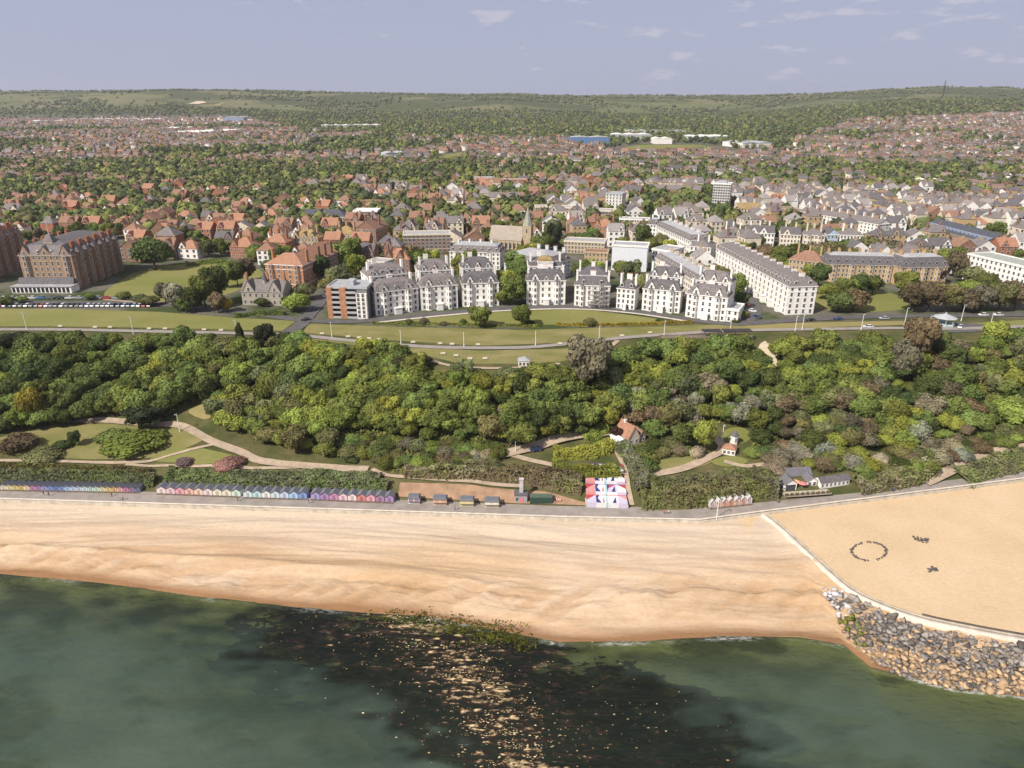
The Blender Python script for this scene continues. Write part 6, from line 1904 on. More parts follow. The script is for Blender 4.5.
INFL = [  # px, py, radius, kinds: what grows where
    (60, 380, 120, ['dark', 'mid', 'dark', 'mid', 'dark']), (20, 360, 50, ['dark', 'pine']), (160, 370, 80, ['mid', 'dark', 'mid']), (240, 385, 50, ['olive', 'mid']),
    (235, 425, 35, ['silver', 'olive', 'dark']), (300, 430, 50, ['mid', 'lime', 'olive']), (340, 390, 60, ['mid', 'mid', 'lime']), (300, 365, 30, ['lime', 'mid']), (430, 410, 70, ['mid', 'lime', 'mid']),
    (370, 440, 26, ['rust', 'olive', 'mid']), (450, 378, 30, ['rust', 'olive', 'maroon']), (500, 375, 25, ['rust', 'olive']), (505, 415, 24, ['blossom', 'silver', 'mid', 'dark']), (530, 400, 40, ['mid', 'dark', 'mid']),
    (550, 420, 30, ['mid', 'dark']), (430, 462, 50, ['olive', 'rust', 'mid']), (560, 375, 30, ['lime', 'mid', 'dark']), (610, 385, 30, ['olive', 'dark']), (655, 410, 26, ['rust', 'silver', 'olive']), (640, 370, 50, ['lime', 'mid']),
    (700, 360, 60, ['mid', 'lime', 'dark']), (705, 395, 30, ['silver', 'silver', 'olive', 'mid']), (735, 410, 30, ['mid', 'dark', 'silver']), (770, 440, 40, ['rust', 'olive', 'dark']), (800, 430, 30, ['rust', 'olive']),
    (830, 420, 30, ['rust', 'olive']), (870, 410, 30, ['rust', 'maroon', 'olive']), (820, 375, 50, ['mid', 'lime', 'dark']), (900, 375, 40, ['mid', 'lime', 'dark']), (960, 370, 35, ['rust', 'olive', 'dark']), (1000, 360, 40, ['mid', 'olive', 'lime']),
    (890, 440, 26, ['lime', 'lime', 'mid']), (950, 435, 40, ['silver', 'silver', 'mid', 'rust']), (1000, 420, 40, ['olive', 'lime', 'mid']), (980, 395, 40, ['dark', 'mid', 'olive']), (780, 465, 30, ['olive', 'blossom', 'rust']), (870, 466, 50, ['rust', 'olive', 'mid']),
    (700, 440, 30, ['mid', 'olive', 'blossom']), (650, 450, 30, ['olive', 'mid', 'dark']), (480, 440, 40, ['mid', 'olive', 'silver']),
]
def slope_woods():
    pts = []
    # bases scattered with even spacing over the seen slope
    tries = 0
    cell = {}
    cx = RNG.uniform(-30, 1054, 16000)
    cu = np.interp(cx, [0, 290, 400, 450, 560, 610, 660, 760, 1024], [349, 352, 362, 382, 382, 364, 357, 356, 346])
    cl = np.interp(cx, [0, 90, 100, 200, 300, 380, 480, 600, 700, 800, 900, 1024], [436, 424, 422, 420, 455, 466, 474, 470, 474, 476, 476, 452])
    cyy = cu + (cl - cu) * RNG.random(16000)
    okc = np.ones(16000, bool)
    for b in BARE: okc &= ~in_poly(cx, cyy, b) & ~in_poly(cx, cyy - 6, b)
    fine = fbm(cx / 60.0, cyy / 40.0, 3, 2) > 0.55
    for q in range(16000):
        if not okc[q]: continue
        px, py, lo = float(cx[q]), float(cyy[q]), float(cl[q])
        small = py > lo - 26 and px > 330
        r = 11.6 if not small else 9.0
        if px > 330 and fine[q]: r *= 0.8
        gx, gy = int(px // 20), int(py // 20)
        okk = True
        for ax in (-1, 0, 1):
            for ay in (-1, 0, 1):
                for (qx, qy) in cell.get((gx + ax, gy + ay), ()):
                    if ((qx - px) / r) ** 2 + ((qy - py) / (r * 0.72)) ** 2 < 1: okk = False
        if not okk: continue
        cell.setdefault((gx, gy), []).append((px, py))
        pts.append((px, py, small))
    nt = 0
    for px, py, small in pts:
        best = min(INFL, key=lambda q: math.hypot(px - q[0], (py - q[1]) * 1.3) / q[2])
        kind = rnd.choice(best[3])
        if rnd.random() < 0.30 or (kind == 'maroon'): kind = rnd.choice(['mid', 'mid', 'dark', 'lime'])
        p = G(px, py); m = mpp(p)
        if small or kind in ('blossom', 'pink'):
            w = rnd.uniform(11, 22) * m; tree(p, w * rnd.uniform(0.5, 0.8), w, kind, 'bush', name='shrub', noun='shrub', cat='shrub')
        else:
            w = rnd.uniform(15, 31) * m; h = w * rnd.uniform(0.78, 1.05)
            if kind == 'pine': tree(p, h, w, kind, 'pine', name='cliff_tree')
            else: tree(p, h, w, kind, 'broad' if rnd.random() < 0.55 else 'round', name='cliff_tree' if nt < 290 else 'woodland_tree')
            nt += 1
    return pts

def undergrowth():
    n = 60000
    px = RNG.uniform(-30, 1054, n)
    up = np.interp(px, [0, 290, 400, 450, 560, 610, 660, 760, 1024], [343, 346, 357, 374, 374, 358, 349, 349, 341])
    lo = np.interp(px, [0, 90, 200, 300, 380, 396, 500, 585, 640, 700, 800, 900, 1024], [430, 420, 416, 450, 462, 476, 480, 480, 486, 480, 478, 480, 462])
    py = up + (lo - up) * RNG.random(n)
    ok = np.ones(n, bool)
    for b in BARE: ok &= ~in_poly(px, py, b)
    px, py = px[ok], py[ok]
    # invert to ground by interpolation over a coarse table
    gx = np.arange(-30, 1060, 10); gy = np.arange(335, 492, 4)
    tab = np.array([[tuple(G(a, b)) for a in gx] for b in gy])
    fx = (px + 30) / 10; fy = (py - 335) / 4
    ix = np.clip(fx.astype(int), 0, len(gx) - 2); iy = np.clip(fy.astype(int), 0, len(gy) - 2)
    tx = (fx - ix)[:, None]; ty = (fy - iy)[:, None]
    P = (tab[iy, ix] * (1 - tx) + tab[iy, ix + 1] * tx) * (1 - ty) + (tab[iy + 1, ix] * (1 - tx) + tab[iy + 1, ix + 1] * tx) * ty
    P[:, 2] = ground_h(P[:, 0], P[:, 1]) + RNG.uniform(0.05, 1.3, len(P)) * (0.4 + fbm(P[:, 0] / 6, P[:, 1] / 6, 8, 2))
    leafy_mass('undergrowth', P, ['mid', 'mid', 'olive', 'lime', 'rust'], 0.42 * RNG.uniform(0.6, 1.3, len(P)), 'dense low scrub and bramble covering the cliff between the trees', 'scrub', 'stuff')

named_trees()
slope_woods()
undergrowth()

OB = ['olive', 'mid', 'olive', 'rust', 'olive']; BO = ['rust', 'olive', 'rust', 'silver', 'olive', 'mid']
hedge([(-30, 479), (40, 480), (90, 481), (140, 482.5), (156, 483)], 4.6, 3.2, OB, 'long shaggy olive hedge bank behind the leftmost row of beach huts')
hedge([(-30, 471), (40, 472), (90, 474), (150, 476)], 5.0, 2.2, OB, 'upper crest of the olive hedge bank below the left terrace path')
hedge([(166, 482.5), (230, 484), (300, 486), (345, 487), (388, 489)], 4.4, 2.8, OB, 'olive hedge bank behind the two right-hand rows of coloured huts')
hedge([(168, 475), (230, 477), (300, 478), (340, 479), (380, 482)], 5.0, 2.2, OB, 'upper crest of the hedge bank left of the brown earth bank')
hedge([(405, 475), (450, 476), (500, 478), (545, 484), (582, 492)], 4.5, 3.4, BO, 'brownish hedge above the kiosks and the earth bank')
hedge([(440, 470), (500, 472), (545, 476), (582, 483)], 4.5, 3.0, BO, 'second brownish hedge, higher, above the kiosks')
hedge([(552, 470), (575, 474), (600, 475), (620, 473)], 6.0, 3.0, 'lime', 'clipped bright green mound hedge above the painted terrace')
hedge([(553, 455), (575, 456), (600, 452), (612, 446)], 6.0, 3.0, 'lime', 'second bright green hedge mound, nearer the cottage')
hedge([(582, 440), (595, 436), (606, 430)], 5.0, 2.6, 'lime', 'small bright green mound beside the bend of the lane')
hedge([(622, 450), (632, 462), (640, 478), (644, 492)], 6.0, 3.6, BO, 'brown hedge running down from the cottage beside the straight path')
hedge([(640, 504), (680, 503), (720, 497), (765, 492)], 6.5, 4.2, OB, 'big brown-olive hedge bank right of the painted terrace')
hedge([(650, 490), (690, 488), (730, 483), (770, 482)], 6.5, 4.0, OB, 'upper part of the brown-olive bank, below the curving gravel path')
hedge([(750, 484), (765, 490), (778, 494)], 7.0, 5.0, BO, 'dense brown bush hedge just left of the cafe')
hedge([(856, 490), (890, 484), (915, 478), (930, 470)], 6.0, 3.4, BO, 'brown hedge along the promenade right of the cafe annexe')
hedge([(960, 480), (985, 472), (1010, 464), (1050, 458)], 8.0, 2.6, OB, 'rough green bank right of the sloping ramp')
hedge([(640, 345), (680, 344), (720, 344)], 2.5, 2.2, 'mid', 'green hedge under the dark timber terrace')
hedge([(556, 325.5), (590, 326), (640, 325), (692, 323)], 1.8, 1.3, 'yellow', 'low golden flowering hedge along the edge of the crescent lawn')
hedge([(372, 324), (410, 324.5), (470, 326), (540, 327)], 1.6, 1.1, 'mid', 'low green hedge along the left half of the crescent lawn')
hedge([(186, 266), (215, 264), (250, 266)], 3, 2.5, 'lime', 'light green garden hedge along the back of the bowl-shaped green')
hedge([(235, 318), (250, 316), (285, 315)], 3, 2.2, 'mid', 'green hedge in front of the gabled stone house')

# ------------------------------------------------------------------ beach huts along the promenade
PAINTS = {
    'cream': (0.74, 0.66, 0.50), 'pale yellow': (0.74, 0.66, 0.34), 'yellow': (0.70, 0.54, 0.14), 'amber': (0.66, 0.40, 0.08), 'magenta': (0.48, 0.12, 0.32),
    'purple': (0.28, 0.12, 0.36), 'violet': (0.30, 0.22, 0.52), 'blue': (0.10, 0.20, 0.55), 'deep blue': (0.04, 0.10, 0.40), 'pale blue': (0.48, 0.60, 0.76),
    'sky blue': (0.30, 0.52, 0.76), 'aqua': (0.42, 0.66, 0.66), 'pale green': (0.56, 0.70, 0.56), 'peach': (0.76, 0.52, 0.36), 'orange': (0.70, 0.28, 0.10),
    'red': (0.58, 0.08, 0.07), 'rose': (0.68, 0.26, 0.32), 'pink': (0.74, 0.46, 0.50), 'pale pink': (0.76, 0.60, 0.56), 'navy': (0.05, 0.06, 0.20), 'plum': (0.26, 0.08, 0.20),
    'white': (0.76, 0.74, 0.70), 'pale aqua': (0.58, 0.70, 0.70), 'salmon': (0.74, 0.36, 0.28)}
PAINTS = {k: tuple(c * 0.78 + 0.74 * 0.22 for c in v) for k, v in PAINTS.items()}
HUTROOF = plain('hut_roof_felt', (0.16, 0.165, 0.19), 0.85, 0.25, 2.0)
HUTROOF_PALE = plain('hut_roof_pale', (0.50, 0.48, 0.48), 0.8, 0.25, 2.0)

def hut(x, y, z, rz, w, colour, label, group, d=2.5, eave=1.75, rise=0.75, roofm=None):
    c = paint(colour, PAINTS[colour])
    dk = paint(colour + '_door', tuple(v * 0.62 for v in PAINTS[colour]))
    t = thing('beach_hut', label, 'beach hut', (x, y, z), rz, group)
    b = MB(); hw = w / 2 - 0.06
    b.box(-hw, hw, 0, d, 0.12, eave, 0)
    for yy in (0, d): b.poly([(-hw, yy, eave), (hw, yy, eave), (0, yy, eave + rise)], [(0, 1, 2)], 0)
    b.build('wall', [c], t)
    b = MB(); e = 0.10; k = rise / hw; yo = -0.35
    for s in (-1, 1):
        v = [(s * (hw + e), yo, eave - e * k + .02), (0, yo, eave + rise + .02), (0, d + .15, eave + rise + .02), (s * (hw + e), d + .15, eave - e * k + .02)]
        u = [(a, bb, c_ + .09) for a, bb, c_ in v]
        b.poly(v + u, [(0, 1, 2, 3), (4, 5, 6, 7), (0, 1, 5, 4), (2, 3, 7, 6), (0, 3, 7, 4)], 0)
    b.build('roof', [roofm or HUTROOF], t)
    b = MB(); b.box(-0.45, 0.45, -0.05, 0.03, 0.16, 1.82, 0); b.box(-0.02, 0.02, -0.07, -0.05, 0.16, 1.82, 1)
    do = b.build('door', [dk, c], t)
    b = MB(); b.box(0.30, 0.36, -0.10, -0.052, 0.92, 1.05, 0); b.build('handle', [DARK], do)
    b = MB(); b.box(-hw, hw, -0.75, -0.005, -0.25, 0.13, 0); b.box(-hw, hw, 0.0, d, -0.4, 0.115, 0); b.build('deck', [TIMBER], t)
    return t

ORD = ['first', 'second', 'third', 'fourth', 'fifth', 'sixth', 'seventh', 'eighth', 'ninth', 'tenth', 'eleventh', 'twelfth', 'thirteenth', 'fourteenth', 'fifteenth', 'sixteenth', 'seventeenth', 'eighteenth', 'nineteenth', 'twentieth']
def ordw(n):
    if n < 20: return ORD[n]
    tens = {2: 'twenty', 3: 'thirty', 4: 'forty', 5: 'fifty'}[(n + 1) // 10]
    r = (n + 1) % 10
    return tens + ('-' + ORD[r - 1] if r else 'ieth').replace('tyieth', 'tieth')

def hut_row(a, b, cols, rowname, group, roofm=None, **k):
    p, q = G(*a), G(*b)
    n = len(cols)
    ang = math.atan2(q.y - p.y, q.x - p.x)
    w = math.hypot(q.x - p.x, q.y - p.y) / n
    for i, c in enumerate(cols):
        t = (i + 0.5) / n
        hut(p.x + (q.x - p.x) * t, p.y + (q.y - p.y) * t, 4.68, ang, w * 0.97, c, '%s beach hut, %s from the left in the %s' % (c, ordw(i), rowname), group, roofm=roofm, **k)
hut_row((1, 489.8), (140.5, 492.4), ['cream', 'pale yellow', 'yellow', 'amber', 'pale yellow', 'magenta', 'purple', 'violet', 'blue', 'deep blue', 'blue', 'sky blue', 'pale blue', 'pale blue', 'pale aqua', 'aqua', 'pale green', 'pale yellow', 'yellow', 'amber', 'salmon', 'magenta', 'plum', 'navy'], 'long left row', 'beach huts in the long left row')
hut_row((157, 493.4), (241, 496.6), ['pale pink', 'pink', 'rose', 'salmon', 'peach', 'pale pink', 'cream', 'cream', 'pale green'], 'pink to cream row', 'beach huts in the pink to cream row', d=2.8, eave=2.05, rise=0.9)
hut_row((243.5, 497.3), (307.5, 499.0), ['pale aqua', 'aqua', 'white', 'pale aqua', 'pale blue', 'sky blue', 'blue'], 'aqua to blue row', 'beach huts in the aqua to blue row', d=2.8, eave=2.05, rise=0.9)
hut_row((311, 499.2), (394, 502.6), ['violet', 'purple', 'magenta', 'pink', 'pale pink', 'red', 'rose', 'plum', 'purple'], 'violet to red row', 'beach huts in the violet to red row', d=2.8, eave=2.05, rise=0.9)
hut_row((709, 508.5), (752, 503.8), ['pale pink', 'peach', 'salmon', 'orange', 'peach', 'salmon', 'pale pink'], 'short pale-roofed row', 'beach huts with pale roofs', HUTROOF_PALE, d=3.2, eave=1.9, rise=1.3)

# ------------------------------------------------------------------ seafront odds and ends
def painted_terrace():
    a, b = G(586.5, 507.2), G(627.5, 508.4)
    W = math.hypot(b.x - a.x, b.y - a.y); ang = math.atan2(b.y - a.y, b.x - a.x)
    t = thing('painted_terrace', 'stepped concrete terrace painted all over with red, white and blue shapes', 'terrace steps', (a.x, a.y, 4.7), ang)
    wh, rd, bl, tq, pk, li = [paint(n, c) for n, c in (('clean_white', (0.74, 0.72, 0.72)), ('brick_red', (0.45, 0.07, 0.07)), ('ink_blue', (0.03, 0.05, 0.20)), ('turquoise', (0.36, 0.56, 0.58)), ('soft_pink', (0.62, 0.30, 0.29)), ('lilac', (0.58, 0.52, 0.64)))]
    depth = 20.0; n = 4; dep = depth / n
    for k in range(n):
        y0, y1 = k * dep, (k + 1) * dep; z1 = 1.7 + k * 1.15
        s = MB(); s.box(0, W, y0, depth + 0.01 * k, -1.0 if k == 0 else z1 - 1.3, z1 - 0.01); st = s.build('step', [CONC_PALE], t)
        m = MB()
        def panel(x0, x1, ya, yb, mi, lift=0.006):
            m.poly([(x0, ya, z1 + lift), (x1, ya, z1 + lift), (x1, yb, z1 + lift), (x0, yb, z1 + lift)], [(0, 1, 2, 3)], mi)
        def tri(p, mi, lift=0.012): m.poly([(x, y, z1 + lift) for x, y in p], [(0, 1, 2)], mi)
        c = [0, W * .24, W * .44, W * .48, W * .53, W * .78, W]
        panel(c[0], c[1], y0, y1, 4 if k else 5); panel(c[1], c[2], y0, y1, 0); panel(c[2], c[3], y0, y1, 0); panel(c[3], c[4], y0, y1, 3); panel(c[4], c[5], y0, y1, 0 if k != 1 else 5); panel(c[5], c[6], y0, y1, 5 if k == 0 else 0)
        tri([(c[0], y1), (c[1], y1), (c[0], y0 + dep * .35)], 1); tri([(c[1], y0 + dep * .3), (c[1] + W * .10, y1), (c[1], y1)], 2); tri([(c[1], y0 + .2), (c[1] + W * .13, y0 + .2), (c[1], y1 - .6)], 2, 0.018)
        if k: tri([(c[4], y1), (c[5], y1), (c[4], y0 + dep * .4)], 1); tri([(c[4], y0 + .2), (c[4] + W * .07, y1), (c[4], y1)], 2, 0.018)
        tri([(c[5], y1), (c[6], y1), (c[6], y0 + dep * .45)], 1 if k else 4)
        tri([(c[2] - W * .04, y0 + .3), (c[2], y0 + .3), (c[2], y1 - .5)], 1, 0.02); tri([(c[4] + W * .1, y0 + .2), (c[4] + W * .2, y0 + .2), (c[4] + W * .2, y1 - 1)], 2, 0.02); panel(c[0], c[6], y1 - .28, y1 - .02, 2 if k % 2 else 1, 0.03)
        for j in range(6):          # the front of the step carries the same colours
            x0, x1 = c[j], c[j + 1]
            mi = (4 if k else 5, 0, 0, 3, 0, 5)[j]
            m.poly([(x0, y0 - 0.006, max(z1 - 1.15, -0.3) if k else -0.3), (x1, y0 - 0.006, max(z1 - 1.15, -0.3) if k else -0.3), (x1, y0 - 0.006, z1), (x0, y0 - 0.006, z1)], [(0, 1, 2, 3)], mi)
        m.build('painted_surface', [wh, rd, bl, tq, pk, li], st)
    for x in (-0.35, W + 0.02):
        m = MB(); m.taper(x, x + 0.33, 0, depth, -1.0, 1.1, 0.0); m.build('side_wall', [CONC], t)

def kiosks():
    for (px, py, wpx, bc, rc, lab) in ((414, 504, 11, 'white', 'plum', 'white kiosk with dark plum shutters, first right of the coloured hut rows'), (440, 505.2, 13, 'peach', 'orange', 'peach and orange kiosk, second along the brown earth bank'),
                                       (467, 506.4, 13, 'pale yellow', 'yellow', 'yellowish kiosk, third along the brown earth bank'), (492, 507.4, 14, 'pale yellow', 'white', 'pale yellow kiosk with white shutters, nearest the grey pump house')):
        p = G(px, py); m = mpp(p); w = wpx * m
        t = thing('kiosk', lab, 'kiosk', (p.x, p.y, 4.7), -0.02, 'kiosks along the earth bank')
        b = MB(); b.box(-w / 2, w / 2, 0, 2.3, 0, 2.2); b.build('wall', [paint(bc, PAINTS[bc])], t)
        b = MB(); b.taper(-w / 2 - .25, w / 2 + .25, -.4, 2.5, 2.203, 2.75, .35); b.build('roof', [HUTROOF], t)
        for s in (-1, 1):
            b = MB(); b.box(s * w / 4 - .7, s * w / 4 + .7, -.05, .02, 0.9, 1.9); b.build('shutter', [paint(rc, PAINTS[rc])], t)
        b = MB(); b.box(-w / 2, w / 2, -0.5, -.06, .82, .9); b.build('counter', [TIMBER], t)
    p = G(521, 503.2)
    t = thing('pump_house', 'grey pump house with red door and tall square vent stack', 'building', (p.x, p.y, 4.7), 0)
    b = MB(); b.box(-2.0, 2.0, 0, 3, 0, 3.0); b.build('wall', [plain('grey_render', (0.36, 0.35, 0.37))], t)
    b = MB(); b.box(-2.2, 2.2, -.2, 3.2, 3.003, 3.3); ro = b.build('roof', [SLATE], t)
    b = MB(); b.box(-.5, .7, 1.2, 2.2, 3.31, 8.0); b.box(-.65, .85, 1.05, 2.35, 8.003, 8.3); b.build('vent_stack', [plain('pale_grey_render', (0.52, 0.50, 0.52))], ro)
    b = MB(); b.box(-.6, .8, -.06, .02, .1, 2.2); b.build('door', [paint('red', (0.55, 0.05, 0.10))], t)
    b = MB(); b.box(-1.6, -.9, -.05, .02, 1.2, 2.2); b.build('window', [GLASS], t)
    p = G(541, 504.3)
    t = thing('shipping_container', 'long dark green container beside the grey pump house', 'container', (p.x, p.y, 4.75), -0.03)
    g = plain('container_green', (0.045, 0.085, 0.06), 0.6, 0.2)
    b = MB(); b.box(-3.6, 3.6, 0, 2.4, 0.15, 2.5)
    for k in range(22): b.box(-3.45 + k * .32, -3.32 + k * .32, -.05, -.002, .25, 2.4)
    b.build('body', [g], t)
    b = MB(); b.box(-3.65, 3.65, -.08, 2.48, 2.503, 2.6); b.build('roof', [plain('container_roof', (0.10, 0.14, 0.11), 0.6)], t)
    for s in (-1, 1):
        b = MB(); b.box(3.603, 3.66, 1.2 + s * .6 - .57, 1.2 + s * .6 + .57, .2, 2.45); b.build('door', [g], t)
    for i, (px, py, lab) in enumerate(((556, 503.5, 'red and white barrier lying nearest the green container'), (558.5, 501, 'red and white barrier higher of two right of the container'))):
        p = G(px, py); t = thing('road_barrier', lab, 'barrier', (p.x, p.y, p.z), 0.5 - i)
        b = MB(); b.box(-.9, .9, -.05, .05, .35, .95, 0)
        for k in range(3): b.box(-.75 + k * .6, -.5 + k * .6, -.06, -.051, .352, .948, 1)
        b.build('board', [paint('barrier_red', (0.55, 0.10, 0.06)), WHITE], t)
        for s in (-.7, .7):
            b = MB(); b.box(s - .05, s + .05, -.3, .3, 0, .08); b.box(s - .03, s + .03, -.03, .03, .083, .34); b.build('foot', [DARK], t)

def cottage_and_cafe():
    t, W = bld('cottage', 'cottage with steep orange roof and white side wing in the cliff garden', 'cottage', (624, 447.5), (643, 442), 8.0)
    block(t, 1.6, 6.6, 0, 8, 3.2, CREAM, CLAY, 'gable_y', 4.2, 1, 2, 'flr', 1.1, 1.2, chim=((4.1, 5.6, .8, .8, 3.2),), cm=WHITE)
    block(t, -1.6, 1.58, 0.6, 6.5, 2.4, WHITE, plain('white_sheet_roof', (0.66, 0.66, 0.68)), 'gable_y', .9, 1, 2, 'fl', .8, 1.0, name='wing_wall')
    block(t, 6.62, 9.6, .4, 7, 2.6, STONE, CLAY_BROWN, 'gable_y', 2.2, 1, 2, 'fr', .9, 1.0, name='annexe_wall')
    t, W = bld('garden_shelter', 'low white shelter with orange-red roof beside the gravel path', 'shelter', (722, 454), (739, 457), 4)
    block(t, 0, W * .75, 0, 4, 2.3, WHITE, CLAY, 'hip', 1.5, 1, 3, 'fl', .9, 1.0)
    p = G(733.5, 444)
    t = thing('garden_kiosk', 'slender white octagonal kiosk with grey pointed roof on the garden lawn', 'kiosk', (p.x, p.y, p.z), 0.2)
    oc = [(1.35 * math.cos(k * math.pi / 4 + .39), 1.35 * math.sin(k * math.pi / 4 + .39)) for k in range(8)]
    b = MB(); b.prism(oc, -.5, 3.6); b.build('wall', [WHITE], t)
    b = MB(); b.poly([(x * 1.25, y * 1.25, 3.61) for x, y in oc] + [(0, 0, 5.4)], [(k, (k + 1) % 8, 8) for k in range(8)]); b.build('roof', [SLATE], t)
    for rz in (0, math.pi / 2, -math.pi / 2): place('window', window_mesh(.6, 1.2), t, (1.28 * math.sin(rz), -1.28 * math.cos(rz), 1.6), rz)
    # cafe
    t, W = bld('seafront_cafe', 'white seafront cafe with grey roofs folded round a front yard', 'cafe', (784, 491), (818, 489), 9)
    GR = plain('cafe_grey_roof', (0.155, 0.15, 0.165), 0.7, 0.2, .6)
    block(t, 0, W, 5, 9.5, 2.9, WHITE, GR, 'gable_x', 1.7, 1, 4, 'r', 1.2, 1.3, ov=.4)
    block(t, 0, 4.2, 0, 4.98, 2.75, WHITE, GR, 'gable_y', 1.6, 1, 2, 'lr', 1.1, 1.3, ov=.35, sb=2, name='wing_wall')
    block(t, W - 3.4, W, 1.2, 4.98, 2.6, WHITE, GR, 'gable_y', 1.3, 1, 2, 'flr', 1.0, 1.3, ov=.35, sb=2, name='bay_wall')
    b = MB(); b.box(.4, 3.8, -.06, .02, .2, 2.3, 0); b.build('glazed_front', [GLASS], t)
    b = MB(); b.box(4.5, W - 3.7, 4.9, 4.96, .2, 2.4, 0); b.build('glazed_front', [GLASS], t)
    b = MB(); b.box(-1, W + 3, -3.2, -.6, -.3, .12); b.build('forecourt', [CONC], t)
    for k in range(9):
        p = t.matrix_basis @ Vector((-.6 + k * (W + 2.4) / 8, -3.0, .1))
        h = thing('planter', 'planter box on the cafe forecourt edge', 'planter', p, t.rotation_euler.z, 'planters edging the cafe forecourt')
        b = MB(); b.taper(-.6, .6, -.25, .25, 0, .55, -.05); b.build('box', [TIMBER], h)
        P = np.stack([RNG.uniform(-.55, .55, 26), RNG.uniform(-.22, .22, 26), RNG.uniform(.5, .95, 26)], -1)
        V, F = cards(P, np.tile([0, 0, 1.0], (26, 1)), .16, RNG, .8)
        link(bpy.data.objects.new('foliage', np_mesh('foliage', V, F, [LEAF['mid']], False, var=RNG.random(104))), h)
    for i, (fx, fy, c, lab) in enumerate(((.42, 2.2, 'orange', 'orange parasol over the table in the cafe yard'), (.55, .8, 'red', 'red parasol at the front of the cafe yard'))):
        p = t.matrix_basis @ Vector((fx * W, fy, .1))
        h = thing('parasol', lab, 'parasol', p, i, 'parasols of the cafe yard')
        b = MB(); b.cyl((0, 0, 0), (0, 0, 2.5), .03, .03, 6); b.cyl((0, 0, 0), (0, 0, .08), .3, .28, 10); b.build('pole', [WHITEMETAL], h)
        b = MB(); b.poly([(1.5 * math.cos(k * math.pi / 4), 1.5 * math.sin(k * math.pi / 4), 2.05) for k in range(8)] + [(0, 0, 2.6)], [(k, (k + 1) % 8, 8) for k in range(8)]); b.build('canopy', [paint(c, PAINTS[c])], h)
        p = t.matrix_basis @ Vector((fx * W + .1, fy + .1, .1))
    t, W = bld('cafe_annexe', 'narrow white annexe with dark roof and window row, right of the cafe', 'annexe', (820, 489), (849, 484.5), 3.6)
    block(t, 0, W, 0, 3.6, 2.4, WHITE, SLATE, 'gable_x', 1.2, 1, 7, 'flr', .8, 1.0, sb=1)

